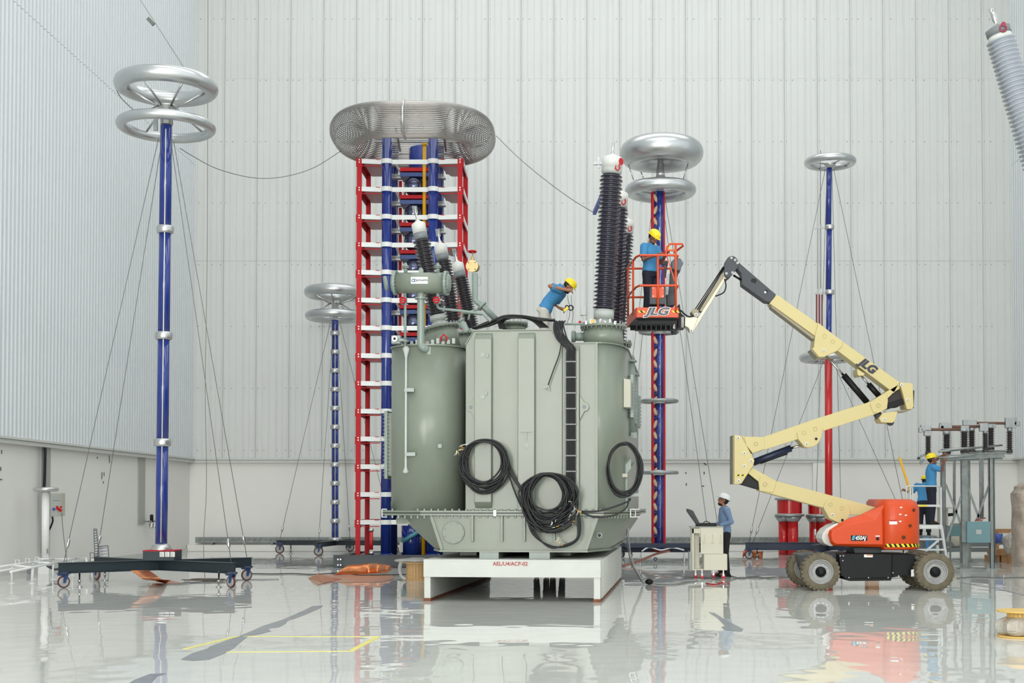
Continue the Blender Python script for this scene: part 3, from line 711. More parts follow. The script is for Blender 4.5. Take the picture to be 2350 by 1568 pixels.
# ------------------------------------------------------------------ white platform
pf_ = thing('work_platform', 'white steel platform lettered in red, carrying the green transformer', 'platform', T(0, 3.2, 0))
PH = .67
def tbox(u0, u1, v0, v1, z0, z1, m=None):
    m = m or MB(); return m.prism([T(u0, v0, z0), T(u1, v0, z0), T(u1, v0, z1), T(u0, v0, z1)], E2 * (v1 - v0))
tbox(-1.43, 1.43, 0, 6.4, PH - .03, PH).build('deck', M_PLAT, pf_)
tbox(-1.43, 1.43, 0, .03, PH - .28, PH - .03).build('apron', M_PLAT, pf_, .004)
tbox(-1.43, 1.43, 6.37, 6.4, PH - .28, PH - .03).build('apron', M_PLAT, pf_)
for s in (-1, 1):
    x0, x1 = (s * 1.43, s * 1.31) if s > 0 else (-1.43, -1.31)
    tbox(min(x0, x1), max(x0, x1), .03, 6.37, PH - .28, PH - .03).build('side_beam', M_PLAT, pf_)
    tbox(min(x0, x1) + .01, max(x0, x1) - .01, .02, 6.36, .05, PH - .28).build('side_wall', M_PLAT, pf_)
    tbox(min(x0, x1) + .0, max(x0, x1) + .0, .0, 6.38, 0, .05).build('rusty_foot', M_RUST, pf_)
m = MB()
for k in range(24): v = .2 + k * .26; tbox(1.43, 1.442, v, v + .03, .05, PH - .01, m)
m.build('wall_ribs', M_PLAT, pf_, kind='stuff')
a90 = (math.pi / 2, 0, -TA)
text('AEL/U4/ACP-02', mat('red_ink', sr(170, 40, 50), .5), pf_, T(-.02, -.003, PH - .065), .085, a90, off=.001)

# ------------------------------------------------------------------ transformer tank
VF = .42
tk = thing('power_transformer', 'huge grey-green transformer tank standing on the white platform', 'transformer', T(0, 3.3, PH))
def U(x, v, y=1000): return TL(x, y, v).x
def Z(y, v): return TL(1200, y, v).z
def loft(pts_b, zb_, pts_t, zt_, caps=True):
    m = MB(); n = len(pts_b); vs = [T(u, v, zb_) for u, v in pts_b] + [T(u, v, zt_) for u, v in pts_t]
    fs = [(i, (i + 1) % n, n + (i + 1) % n, n + i) for i in range(n)] + [tuple(reversed(range(n))), tuple(range(n, 2 * n))]
    return m.add(vs, fs)
zfl = Z(1178, VF)
# lower tank
top = [(U(985, VF), VF), (U(1371, VF), VF), (U(1452, 1.9), 1.9), (U(1452, 1.9), 6.2), (U(915, 1.1), 6.2), (U(915, 1.1), 1.1)]
bot = [(U(1014, VF), VF), (U(1345, VF), VF), (U(1398, 1.4), 1.4), (U(1398, 1.4), 5.8), (U(1000, 1.0), 5.8), (U(1000, 1.0), 1.0)]
zb0 = Z(1264, VF)
loft(bot, zb0, top, zfl - .04).build('lower_tank', M_TANK, tk, .008)
m = MB(); m.prism([T(U(1010, VF), VF - .04, zb0 - .025), T(U(1349, VF), VF - .04, zb0 - .025), T(U(1402, 1.4), 1.4, zb0 - .025), T(U(1402, 1.4), 5.8, zb0 - .025), T(U(996, 1), 5.8, zb0 - .025), T(U(996, 1), 1, zb0 - .025)], (0, 0, .03))
m.build('bottom_lip', M_TANK, tk)
for (xa, xb, v0) in ((1101, 1145, VF + .0), (1215, 1262, VF + .0)): tbox(U(xa, v0), U(xb, v0), v0 - .02, v0 + 5, PH, zb0 - .025).build('skid', M_TANKD, tk)
for (xa, xb) in ((1063, 1100), (1268, 1313)): tbox(U(xa, 2), U(xb, 2), 1.7, 5, PH, zb0 - .03).build('skid', M_TANKD, tk)
for x in (1086, 1153, 1204.5, 1272.6):
    tbox(U(x - 2.5, VF), U(x + 2.5, VF), VF - .07, VF, Z(1243, VF), Z(1184, VF)).build('stiffener', M_TANK, tk, .004)
for xa, xb in ((990.5, 1014.5), (1370.5, 1344.5)):
    MB().bar(TP(xa, 1187, VF - .02), TP(xb, 1262, VF - .02), .03, .05).build('edge_rib', M_TANK, tk)
# wing gussets left
wv = 1.0
MB().prism([TP(909, 1187, wv), TP(1000, 1187, wv), TP(1000, 1203, wv), TP(909, 1203, wv)], E2 * .05).build('gusset', M_TANK, tk)
MB().prism([TP(961, 1203, wv), TP(990, 1203, wv), TP(1010, 1258, wv), TP(999, 1258, wv), TP(991, 1239, wv)], E2 * .05).build('gusset', M_TANK, tk)
# covers on the lower tank
for x, y, r in ((1041, 1222.6, .185), (1308, 1224, .165)):
    c = TP(x, y, VF - .0); o = MB().lathe([(r * .9, 0), (r, .01), (r, .03), (r * .97, .036)], c, -E2, 32).build('inspection_cover', M_TANK, tk)
    mb = MB()
    for k in range(8): a = R(22 + 45 * k); mb.bolts([c - E2 * .036 + E1 * math.cos(a) * r * .86 + V((0, 0, math.sin(a) * r * .86))], -E2, .014, .02)
    mb.build('bolts', M_GALVD, o, kind='stuff')
c = TP(1376, 1229, .6) - E2 * .02
MB().lathe([(.02, 0), (.02, .02), (.055, .02), (.055, .0)], c, -E2, 20).build('drain_ring', M_TANKD, tk)
MB().lathe([(.025, 0), (.025, .024)], c, -E2, 16).build('drain_hole', M_BLACK, tk)
# bolted flange between the tanks
def fl_poly(g=0): return [(U(878, .9) - g, .75), (U(965, .36), .36 - g), (U(1385, .36), .36 - g), (U(1462, 1.6) + g, 1.5), (U(1462, 1.6) + g, 6.3), (U(878, .9) - g, 6.3)]
for z0_, z1_ in ((zfl - .04, zfl - .008), (zfl + .008, zfl + .04)):
    m = MB(); m.prism([T(u, v, z0_) for u, v in fl_poly()], (0, 0, z1_ - z0_)); m.build('flange_plate', M_TANK, tk)
m = MB(); m.prism([T(u, v, zfl - .01) for u, v in fl_poly(-.02)], (0, 0, .02)); m.build('gasket', M_RUB, tk)
mb = MB(); q = fl_poly(-.05)
for a, b in zip(q[:4], q[1:4]):
    L = math.hypot(b[0] - a[0], b[1] - a[1]); n = max(2, int(L / .115))
    for k in range(n):
        t = (k + .5) / n; u = a[0] + (b[0] - a[0]) * t; v = a[1] + (b[1] - a[1]) * t
        mb.tube([T(u, v, zfl + .04), T(u, v, zfl + .07)], .018, 6, smooth=False); mb.tube([T(u, v, zfl - .085), T(u, v, zfl - .04)], .018, 6, smooth=False)
mb.build('bolts', M_TANKD, tk, kind='stuff')
for x, v in ((877, .74), (1458, 1.45), (1447, 1.2)):
    c = TP(x, 1178, v)
    MB().tube([c + E1 * .07 + V((0, 0, .065)), c + V((0, 0, .065)), c - V((0, 0, .065)), c + E1 * .07 - V((0, 0, .065))], .012, 6, smooth=False).build('white_clamp', M_WHITE, tk)
MB().prism([TP(1132, 1171, .33), TP(1139, 1171, .33), TP(1139, 1185, .33), TP(1132, 1185, .33)], E2 * .02).build('white_clamp', M_WHITE, tk)
# upper tank: left half round, centre box with chamfered shoulders, right rounded corner
zt = Z(790, VF); zpk = Z(758, VF)
cu, cv, cr = (U(900.5, 1.06) + U(1068, 1.06)) / 2, 1.06, (U(1068, 1.06) - U(900.5, 1.06)) / 2
half = [(cu + cr * math.cos(R(a)), cv + cr * math.sin(R(a))) for a in range(180, 361, 6)]
pl = half + [(cu + cr, 6.2), (cu - cr, 6.2)]
m = loft(pl, zfl + .04, pl, zt); 
for i in range(30): m.sm[i] = True
m.build('left_limb', M_TANK, tk)
pl2 = [(cu + (u - cu) * 1.035, cv + (v - cv) * 1.035) for u, v in pl]
loft(pl2, zt, pl2, zt + .025).build('left_lid', M_TANK, tk)
x0, x1, x2, x3 = U(1068, VF), U(1087, VF), U(1265, VF), U(1291, VF)
m = MB(); m.prism([T(x0, VF, zfl + .04), T(x3, VF, zfl + .04), T(x3, VF, zt), T(x2, VF, zpk), T(x1, VF, zpk), T(x0, VF, zt)], E2 * 5.8); m.build('centre_tank', M_TANK, tk, .012)
rim = [T(x0, VF - .015, zt), T(x1, VF - .015, zpk), T(x2, VF - .015, zpk), T(x3, VF - .015, zt)]
MB().tube(rim, .012, 6, smooth=False).build('edge_bead', M_TANK, tk)
rr_u, rr_v = U(1441, 1.5), 1.5; ru0 = U(1371, VF)
arc = [(ru0 + (rr_u - ru0) * math.sin(R(a)), VF + .03 + (rr_v - VF - .03) * (1 - math.cos(R(a)))) for a in range(0, 91, 9)]
pr = [(x3 - .02, VF + .03)] + arc + [(rr_u, 6.2), (x3 - .02, 6.2)]
m = loft(pr, zfl + .04, pr, zt)
for i in range(1, 11): m.sm[i] = True
m.build('right_limb', M_TANK, tk)
pr2 = [(x3 - .02, VF)] + [(u + .025 * math.sin(R(9 * i)), v - .03 * math.cos(R(9 * i))) for i, (u, v) in enumerate(arc)] + [(rr_u + .025, 6.2), (x3 - .02, 6.2)]
loft(pr2, zt, pr2, zt + .02).build('right_lid', M_TANK, tk)
tbox(U(1367.5, VF), U(1371.5, VF), VF, VF + .04, zfl + .04, zt).build('edge_bead', M_TANK, tk)
tbox(U(1297, VF), U(1299, VF), VF - .02, VF + .04, zfl + .04, zt - .02).build('edge_bead', M_TANK, tk)
def rib(xa, xb, ya, yb_, d=.11, foot=0):
    ua, ub = U(xa, VF), U(xb, VF); za, zb1 = Z(yb_, VF), Z(ya, VF); c = .1
    v0 = VF
    vs = [T(ua, v0, za), T(ub, v0, za), T(ub, v0, zb1), T(ua, v0, zb1), T(ua, v0 - d, za + (.1 if foot else 0)), T(ub, v0 - d, za + (.1 if foot else 0)), T(ub, v0 - d, zb1 - c), T(ua, v0 - d, zb1 - c)]
    m = MB().add(vs, [(4, 5, 6, 7), (7, 6, 2, 3), (0, 1, 5, 4), (1, 2, 6, 5), (0, 4, 7, 3)]); return m.build('tank_rib', M_TANK, tk, .01)
rib(1091, 1130, 764, 1167, foot=1); rib(1190, 1228.5, 764, 1172); rib(1297, 1330, 794, 1172, .06)
for s, (x, y) in ((-1, (1080, 935)), (1, (1341, 934))):
    c = TP(x, y, VF - .02); pts = []
    for a in range(0, 181, 20):
        t = R(90 - a); pts.append(c + (E1 * (s * math.cos(t)) + V((0, 0, math.sin(t)))) * .075)
    pts += [c - E1 * s * .075 + V((0, 0, -.22)), c - E1 * s * .075 + V((0, 0, .2))]
    o = MB().prism(pts, E2 * .035).build('lifting_lug', M_TANK, tk, .004)
    MB().lathe([(.032, 0), (.032, .004)], c - E2 * .001, -E2, 16).build('lug_hole', M_MIDG, o)
for x, y, vv in ((1108, 815, VF - .11), (1108, 911.5, VF - .11), (1109, 1024, VF - .11), (1209, 1024, VF - .11), (1009.5, 1024, .47)):
    c = TP(x, y, vv); o = MB().box(c, (.065, .02, .065), Matrix.Rotation(-TA, 3, 'Z')).build('earth_pad', M_CASTG, tk, .004)
    mb = MB()
    for i in (-1, 1):
        for j in (-1, 1): mb.bolts([c - E2 * .01 + E1 * i * .015 + V((0, 0, j * .015))], -E2, .006, .004)
    mb.build('pad_holes', M_BLACK, o, kind='stuff')
c = TP(1209, 991, VF - .11)
MB().box(c, (.18, .05, .012), Matrix.Rotation(-TA, 3, 'Z')).box(c - V((0, 0, .075)), (.012, .04, .13), Matrix.Rotation(-TA, 3, 'Z')).build('tee_bracket', M_TANKD, tk)
c = TP(1116, 903, VF - .12); MB().box(c, (.03, .04, .06)).build('hook', M_TANKD, tk); c = TP(1119, 817, VF - .12); MB().box(c, (.03, .04, .06)).build('hook', M_TANKD, tk)
# left flanged pocket with bolts
v = 1.3
m = MB().prism([TP(888, 948, v), TP(903, 948, v), TP(903, 1093, v), TP(888, 1093, v)], E2 * .5); m.build('side_pocket', M_TANK, tk, .004)
m = MB().prism([TP(882, 943, v - .03), TP(889, 943, v - .03), TP(889, 1099, v - .03), TP(882, 1099, v - .03)], E2 * .56); o = m.build('pocket_cover', M_TANKD, tk)
mb = MB()
for k in range(17):
    a = TP(893, 953 + k * 8.6, v); b = TP(879, 953 + k * 8.6, v); mb.tube([a, b], .009, 6)
mb.build('studs', M_GALV, o, kind='stuff')
# right side: pale box, bolted header flanges, bracket arms
m = MB().prism([TP(1431, 869, 1.0), TP(1447, 871, 1.0), TP(1447, 935, 1.0), TP(1431, 935, 1.0)], E2 * .35); m.build('control_box', M_BOXG, tk, .005)
for n, (xa, xb, ya, yb2, v) in enumerate(((1447, 1453, 860, 958, 1.5), (1455, 1459, 878, 972, 2.4), (1463, 1468, 908, 980, 3.6))):
    m = MB().prism([TP(xa, ya, v), TP(xb, ya, v), TP(xb, yb2, v), TP(xa, yb2, v)], E2 * .5); o = m.build('header_flange', M_TANKD, tk)
    mb = MB()
    k = ya + 4
    while k < yb2: mb.tube([TP(xa - 6, k, v + .02), TP(xb + 4, k, v + .02)], .012, 6); k += 8
    mb.build('studs', M_GALV, o, kind='stuff')
MB().cyl(TP(1446, 1000, 2.2), TP(1446, 834, 2.2), .085, 16).lathe([(.12, 0), (.12, .04)], TP(1446, 832, 2.2), n=16).build('header_pipe', M_TANKD, tk)
MB().cyl(TP(1455, 1000, 3.0), TP(1455, 864, 3.0), .07, 16).lathe([(.1, 0), (.1, .04)], TP(1455, 862, 3.0), n=16).build('header_pipe', M_TANKD, tk)
tbox(U(1447, 2), U(1461, 2), 2, 2.1, Z(1007, 2), Z(994, 2)).build('bracket', M_TANKD, tk)
m = MB().tube([TP(1420, 1172, 1.1), TP(1420, 1078, 1.1), TP(1445, 1050, 1.1)], .02, 4, smooth=False).tube([TP(1433, 1172, 1.3), TP(1433, 1085, 1.3), TP(1455, 1062, 1.3)], .02, 4, smooth=False)
m.build('side_frame', M_TANK, tk); MB().prism([TP(1422, 1078, 1.15), TP(1448, 1052, 1.15), TP(1448, 1075, 1.15), TP(1440, 1085, 1.15), TP(1440, 1172, 1.15), TP(1422, 1172, 1.15)], E2 * .05).build('side_plate', M_TANKD, tk)
tbox(U(1420, 1), U(1440, 1), .95, 1.1, Z(1096, 1), Z(1088, 1)).build('bracket', M_BOXG, tk)
tbox(U(1440, 1.6), U(1476, 1.6), 1.6, 1.65, Z(1140, 1.6), Z(1133, 1.6)).build('bracket_arm', M_CASTG, tk)
# top gear: pipes, gauge head, domes
def pipe(pts, r, v, m=M_TANKD, n=12, name='pipe', parent=tk, sm=1):
    q = [TP(x, y, vv if vv is not None else v) for x, y, vv in [(p + (None,))[:3] for p in pts]]
    if sm: q = smooth_path(q, 5)
    return MB().tube(q, r, n).build(name, m, parent)
def ring(x, y, v, r, h, nrm=(0, 0, 1), m=M_TANKD, name='pipe_flange'):
    return MB().lathe([(r, -h / 2), (r, h / 2)], TP(x, y, v), nrm, 20, False).build(name, m, tk)
pipe([(966, 672, .42), (966, 720, .42), (966, 780, .42), (967, 792, .42), (972, 799, .42), (980, 801, .46)], .062, .42, n=16)
ring(966, 685, .42, .1, .03); 
MB().box(TP(979, 805, .46), (.15, .04, .13), Matrix.Rotation(-TA, 3, 'Z')).build('pipe_pad', M_TANKD, tk)
pipe([(930, 672, .38), (930, 800, .38)], .022, .38, sm=0); ring(930, 783, .38, .06, .02)
fm = MB().lathe([(.012, 0), (.055, .02), (.02, .1), (.018, 1.9), (.03, 1.96), (.06, 2.06), (.03, 2.1)], TP(931, 1087, .38), n=10).build('film_sleeve', M_FILM, tk)
for x, y in ((940, 896), (943, 1043)): MB().box(TP(x, y, .42), (.16, .14, .06)).build('pipe_bracket', M_TANKD, tk)
cc = [TP(908, 649.5, .42), TP(1024, 650, .42)]
m = MB().cyl(cc[0], cc[1], .172, 32); m.build('expansion_vessel', M_TANK, tk)
for s, c in ((-1, cc[0]), (1, cc[1])):
    dd = (cc[1] - cc[0]).normalized() * s
    o = MB().lathe([(.205, -.02), (.205, .0), (.205, .02)], c, dd, 28, False).lathe([(.17, .02), (.14, .06), (.05, .08)], c, dd, 24).build('vessel_end', M_TANKD, tk)
    mb = MB(); a, b = V((0, 0, 1)), E2
    for k in range(20): t = 2 * math.pi * k / 20; mb.tube([c + (a * math.cos(t) + b * math.sin(t)) * .19 - dd * .035, c + (a * math.cos(t) + b * math.sin(t)) * .19 + dd * .04], .009, 5)
    mb.build('bolts', M_TANKD, o, kind='stuff')
c = cc[0] - E1 * .08 - V((0, 0, .0)); MB().lathe([(.12, 0), (.12, .05)], c - E1 * .06, (-1, -.2, -.2), 20).build('end_hatch', M_TANKD, tk)
for x in (931, 1005):
    MB().cyl(TP(x, 627, .42), TP(x, 611, .42), .03, 12).lathe([(.06, 0), (.06, .015)], TP(x, 616, .42), n=14).lathe([(.06, 0), (.06, .015), (.025, .04), (.02, .07)], TP(x, 613, .42), n=14).build('nozzle', M_TANKD, tk)
MB().prism([TP(961, 627, .42), TP(971, 627, .42), TP(971, 618, .42), TP(966, 613, .42), TP(961, 618, .42)], E2 * .03).build('vessel_lug', M_TANKD, tk)
sg = MB().prism([TP(942.6, 651.5, .235), TP(981.6, 651.5, .235), TP(981.6, 635.5, .235), TP(942.6, 635.5, .235)], E2 * .02).build('name_plate', M_CARD, tk, .006)
tc_ = TP(968.5, 643.5, .235) - E2 * .004
text('ATLANTA', mat('grey_ink', sr(90, 96, 100), .5), tk, TP(969.5, 643.5, .235) - E2 * .004, .040, a90, off=.001)
for x, mm, rr in ((948.5, mat('logo_blue', sr(50, 70, 140), .5), .024), (953.5, M_MIDG, .02)):
    MB().torus(TP(x, 643.5, .23), rr, .005, E2, 24, 6).build('logo_ring', mm, tk)
for x, y in ((925, 690), (1002, 689)):
    c = TP(x, y, .36); MB().box(c + E2 * .05, (.1, .1, .1)).build('valve_body', M_TANKD, tk); MB().torus(c - E2 * .03, .045, .014, E2, 20, 8).bar(c - E2 * .03 - E1 * .04, c - E2 * .03 + E1 * .04, .02, .02).build('valve_wheel', M_RED, tk)
pipe([(1005, 672, .42), (1005, 684, .42)], .03, .42, sm=0)
pipe([(1003, 698), (1006, 706), (1014, 709), (1060, 714), (1105, 720), (1112, 724), (1126, 738)], .022, .6)
pipe([(1058, 735), (1059, 722), (1064, 718.5), (1085, 719.5), (1110, 722)], .018, .8)
pipe([(1075, 735), (1080, 716), (1095, 711), (1105, 711)], .018, 1.2)
# brass gate valve on its stand pipe
pipe([(1090, 628), (1090, 690), (1108, 703), (1137, 732)], .052, 1.2, n=14, sm=0)
ring(1106, 702, 1.15, .09, .04, (E1 + V((0, 0, -.9))))
c = TP(1083, 610.5, 1.2)
MB().lathe([(.105, -.05), (.105, .0), (.04, .0), (.04, -.01)], c, -E2, 28, False).cyl(c + E2 * .05, c + E2 * .18 + E1 * .04, .075, 20).build('brass_valve', M_BRONZE, tk)
mb = MB()
for k in range(4): a = R(45 + 90 * k); mb.bolts([c - E2 * .0 + E1 * math.cos(a) * .08 + V((0, 0, math.sin(a) * .08))], -E2, .01, .006)
mb.build('flange_holes', M_BLACK, tk, kind='stuff')
MB().lathe([(.035, 0), (.028, .08), (.012, .09), (.012, .2)], c + V((0, 0, .09)) + E2 * .08, n=12).build('valve_bonnet', M_BRONZE, tk)
w = TP(1084, 577.7, 1.28); m = MB().torus(w, .062, .014, (0, 0.1, 1), 24, 8)
for k in range(3): a = R(60 * k + 10); m.bar(w - V((math.cos(a), math.sin(a), 0)) * .06, w + V((math.cos(a), math.sin(a), 0)) * .06, .014, .012)
m.build('hand_wheel', M_RED, tk)
MB().tube([TP(1096, 637, 1.2), TP(1103, 637, 1.2), TP(1103, 655, 1.2), TP(1096, 655, 1.2)], .006, 6, smooth=False).build('pipe_handle', M_TANKD, tk)
# relief valve leaning in the middle, gauge at the left
a, b = TP(1057, 733, .55), TP(1072, 762, .6)
MB().lathe([(.07, 0), (.07, .02), (.045, .02), (.045, .07), (.06, .08), (.05, .18), (.06, .19), (.06, .23), (.03, .24)], a, b - a, 16).build('relief_valve', M_TANKD, tk)
o = MB().box(TP(907, 779, .5) + E2 * .1, (.16, .16, .14)).box(TP(925, 781, .5), (.14, .06, .05)).build('gauge_head', M_TANKD, tk, .01)
MB().lathe([(.05, 0), (.05, .03)], TP(906.5, 778, .5), -E2, 20).build('gauge_face', M_WHITE, tk); MB().lathe([(.022, 0), (.022, .034)], TP(906.5, 778, .5), -E2, 16).build('gauge_dial', M_BLACK, tk)
c = TP(1018.5, 783, .7); MB().tube([c + V((-.04, 0, 0)) + E1 * 0, c + V((-.05, 0, .06)), c + V((0, 0, .11)), c + V((.05, 0, .06)), c + V((.04, 0, 0))], .014, 8).build('red_shackle', M_RED, tk)
m = MB()
for k in range(9): x = 945 + k * 12; m.box(TP(x, 787 - (k % 3) * 2, .8), (.05, .05, .05 + .02 * (k % 3)))
m.build('lid_fittings', M_CASTG, tk, kind='stuff')
# centre manhole
def domed(x, y0, y1, v, r, n_b=20, name='manhole', m=M_TANK):
    zb_ = Z(y1, v); z1_ = Z(y0, v); c = TP(x, y1, v)
    o = MB().lathe([(r * .86, 0), (r * .86, z1_ - zb_ - .05)], c, n=36).lathe([(r, z1_ - zb_ - .05), (r, z1_ - zb_ - .005), (r * .97, z1_ - zb_)], c, n=36).build(name, m, tk)
    mb = MB()
    for k in range(n_b): t = 2 * math.pi * k / n_b; p = c + V((math.cos(t), math.sin(t), 0)) * r * .94; mb.tube([p + V((0, 0, z1_ - zb_ - .08)), p + V((0, 0, z1_ - zb_ + .03))], .012, 6)
    mb.build('bolts', M_GALV, o, kind='stuff'); return c + V((0, 0, z1_ - zb_))
domed(1180, 741, 762, 1.5, .235)
def bushing(name, base, top, rc, rs, nsh, rod, col, capr=None, cap_h=.28, neck=.16, small=True, capm=(M_CASTG, M_CARD), n=28, par=None):
    base = V(base); top = V(top); d = (top - base).normalized(); L = (top - base).length; par = par or tk
    prof = [(rc, neck - .01)]; z = neck; st = (L - cap_h - neck) / nsh
    for k in range(nsh):
        rr = rs if (k % 2 == 0 or not small) else rs * .93
        prof += [(rc, z), (rc * 1.02, z + st * .25), (rr, z + st * .38), (rr * 1.0, z + st * .52), (rc * 1.15, z + st * .72)]; z += st
    prof.append((rc, z)); b = MB().lathe(prof, base, d, n).build(name, col, par)
    MB().lathe([(rc * 1.35, -.02), (rc * 1.35, .02), (rc * 1.0, .03), (rc * 1.0, neck * .4), (rc * 1.3, neck * .42), (rc * 1.3, neck)], base, d, n).build('mounting_collar', M_CASTG, b)
    cr_ = capr or rc * 1.35
    MB().lathe([(cr_ * .8, z), (cr_ * .98, z + cap_h * .12), (cr_, z + cap_h * .4)], base, d, n).build('cap_base', capm[0], b)
    MB().lathe([(cr_, z + cap_h * .4), (cr_, z + cap_h * .95), (cr_ * .9, z + cap_h), (cr_ * .4, z + cap_h * 1.12), (cr_ * .25, z + cap_h * 1.2)], base, d, n).build('cap', capm[1], b)
    MB().lathe([(.04, z + cap_h * 1.1), (.04, z + cap_h * 1.25), (.022, z + cap_h * 1.3), (.022, z + cap_h + rod)], base, d, 12).build('terminal_rod', M_STEEL, b)
    return b, d, z
# right-hand turrets and the three tall dark bushings
M_LG = mat('pale_cap', sr(212, 213, 208), .4)
RB = [((1384.5, 741, 1.0), (1405.5, 362, 1.0)), ((1402.5, 781, 3.4), (1420.5, 443, 3.4)), ((1414, 815, 6.0), (1436, 506, 6.0))]
for i, (a, b) in enumerate(RB):
    base = TP(a[0], a[1] + 6, a[2]); top = TP(b[0], b[1], b[2])
    v = a[2]; zt_l = zt + .02
    c0 = T((base - TO).dot(E1), v, zt_l); o = MB().lathe([(.33, 0), (.33, base.z - zt_l - .05)], c0, n=40).lathe([(.385, base.z - zt_l - .05), (.385, base.z - zt_l - .005), (.36, base.z - zt_l)], c0, n=40).build('turret', M_TANK, tk)
    mb = MB()
    for k in range(26): t = 2 * math.pi * k / 26; p = c0 + V((math.cos(t), math.sin(t), 0)) * .36 + V((0, 0, base.z - zt_l)); mb.tube([p - V((0, 0, .09)), p + V((0, 0, .035))], .012, 6)
    mb.build('bolts', M_GALV, o, kind='stuff')
    bb_, d, z = bushing('tall_bushing', base, top, .13, .195, 34, .26, M_PORC, capr=.175, cap_h=.29, neck=.26, capm=(M_CASTG, M_LG))
    c = base + d * (z + .09) + V((.09, -.15, 0))
    MB().tube([c + V((-.03, 0, .05)), c + V((-.035, -.02, -.03)), c + V((0, -.02, -.06)), c + V((.035, -.02, -.03)), c + V((.03, 0, .05))], .012, 6).build('red_eye', M_RED, bb_)
    if i == 0:
        q = base + d * (z + .2) - E1 * .17
        MB().bar(q, q - E1 * .14, .05, .05).bar(q - E1 * .06 - V((0, 0, .08)), q - E1 * .06 + V((0, 0, .1)), .03, .03).build('side_terminal', M_GALV, bb_)
        q = base + d * (z + .2) + E1 * .15 - E2 * .08; MB().lathe([(.06, 0), (.06, .012)], q, E1 - E2 * .6, 16).build('red_gauge', M_RED, bb_)
MB().cyl(TP(1319, 773, 1.0), TP(1340, 773, 1.0), .07, 18).lathe([(.1, 0), (.1, .03)], TP(1316, 773, 1.0), E1, 20).lathe([(.1, 0), (.1, .03)], TP(1312, 773, 1.0), E1, 20).build('side_nozzle', M_TANKD, tk)
pipe([(1296, 744), (1345, 744)], .018, .9, sm=0)
MB().box(TP(1339, 715, 1.1), (.1, .08, .14)).box(TP(1341, 732, 1.1), (.06, .05, .14)).build('oil_sampler', M_CASTG, tk, .01)
MB().box(TP(1331, 740, 1.0), (.05, .04, .04)).build('red_cap', M_RED, tk)
m = MB()
for k in range(7): m.box(TP(1345 + k * 11, 741 - (k % 2) * 3, .66), (.03, .03, .06 + .02 * (k % 2)))
m.build('turret_fittings', M_GALV, tk, kind='stuff')
MB().box(TP(1358, 738, .66), (.03, .03, .06)).box(TP(1362, 738, .66), (.02, .02, .07)).build('yellow_tags', M_YEL, tk)
# left-hand leaning turrets and bushings
LBs = [((1009, 757, 1.9), (959.5, 513, 1.9), (961.6, 470)), ((1047, 775, 3.9), (1010.5, 563, 3.9), (1008.5, 525)), ((1089, 785, 5.9), (1049.5, 605, 5.9), (1045, 572))]
for i, (a, b, rdp) in enumerate(LBs):
    base = TP(a[0] - 2, a[1] - 14, a[2]); top = TP(*b); d = (top - base).normalized()
    o = MB().lathe([(.30, -.45), (.30, -.08)], base, d, 36).lathe([(.345, -.11), (.345, -.06), (.32, -.055)], base, d, 36).build('leaning_turret', M_TANK, tk)
    mb = MB(); e1_ = d.orthogonal().normalized(); e2_ = d.cross(e1_)
    for k in range(24): t = 2 * math.pi * k / 24; p = base + (e1_ * math.cos(t) + e2_ * math.sin(t)) * .325 - d * .06; mb.tube([p - d * .08, p + d * .03], .011, 6)
    mb.build('bolts', M_GALV, o, kind='stuff')
    bb_, d, z = bushing('short_bushing', base - d * .02, top, .105, .155, 21, .3, mat('black_porcelain', sr(40, 36, 42), .14, coat=.5), capr=.125, cap_h=.3, neck=.17, small=False, capm=(M_MIDG, M_LG))
    q = base + d * (z + .45); MB().bar(q - E1 * .025, q - E1 * .025 + d * .15, .02, .035).bar(q + E1 * .02, q + E1 * .02 + d * .15, .02, .035).build('terminal_clamp', M_GALVD, bb_)
    
# ------------------------------------------------------------------ black cables on the tank
def coil(name, lab, cx, cy, rx, ry, drx, dry, n, v, r=.014, seed=1, tilt=0, top_fix=True, jit=5):
    rnd = random.Random(seed); c0 = TP(cx, cy, v); o_ = thing(name, lab, 'cable coil', c0)
    for k in range(n):
        t = k / max(1, n - 1); ax = rx - drx * rnd.random(); ay = ry - dry * rnd.random(); ex = cx + rnd.uniform(-jit, jit); ey = cy - (ry - ay) + rnd.uniform(-2, 2) if top_fix else cy + rnd.uniform(-jit, jit)
        pts = []; ph = rnd.uniform(0, 6)
        for j in range(40):
            a = 2 * math.pi * j / 40; rr = 1 + .025 * math.sin(2 * a + ph) + .015 * math.sin(5 * a + ph * 2)
            pts.append(TP(ex + ax * rr * math.cos(a), ey - ay * rr * math.sin(a), v - .012 * k * .9 * (1 if k % 2 else .6) - .01 * math.sin(3 * a + ph)))
        MB().tube(pts, r, 6, closed=True).build('cable_loop', M_RUB, o_)
    return o_
k1 = coil('cable_coil', 'round coil of black cable hung on the first tank rib', 1111, 1073, 55, 62, 15, 15, 16, VF - .16, seed=3, jit=3)
k2 = coil('cable_coil', 'big tangled bundle of black cable loops hanging over the flange and the second cover', 1256, 1155, 66, 66, 27, 26, 26, VF - .2, seed=5, jit=8)
k3 = coil('cable_coil', 'narrow coil of black cable hanging at the right corner of the tank', 1433, 1081, 40, 63, 8, 8, 9, .36, seed=9, jit=3)
def cab(pts, parent, v, r=.014, m=M_RUB, name='loose_cable'):
    return MB().tube(smooth_path([TP(x, y, v) for x, y in pts], 7), r, 6).build(name, m, parent)
for dx in (0, 4, 8, 13): cab([(1148 + dx, 1035), (1168 + dx * .5, 1080), (1190 + dx * .4, 1118), (1200 + dx, 1135)], k1, VF - .14)
cab([(1167, 1085), (1178, 1120), (1195, 1160), (1210, 1180)], k1, VF - .16)
rnd = random.Random(11)
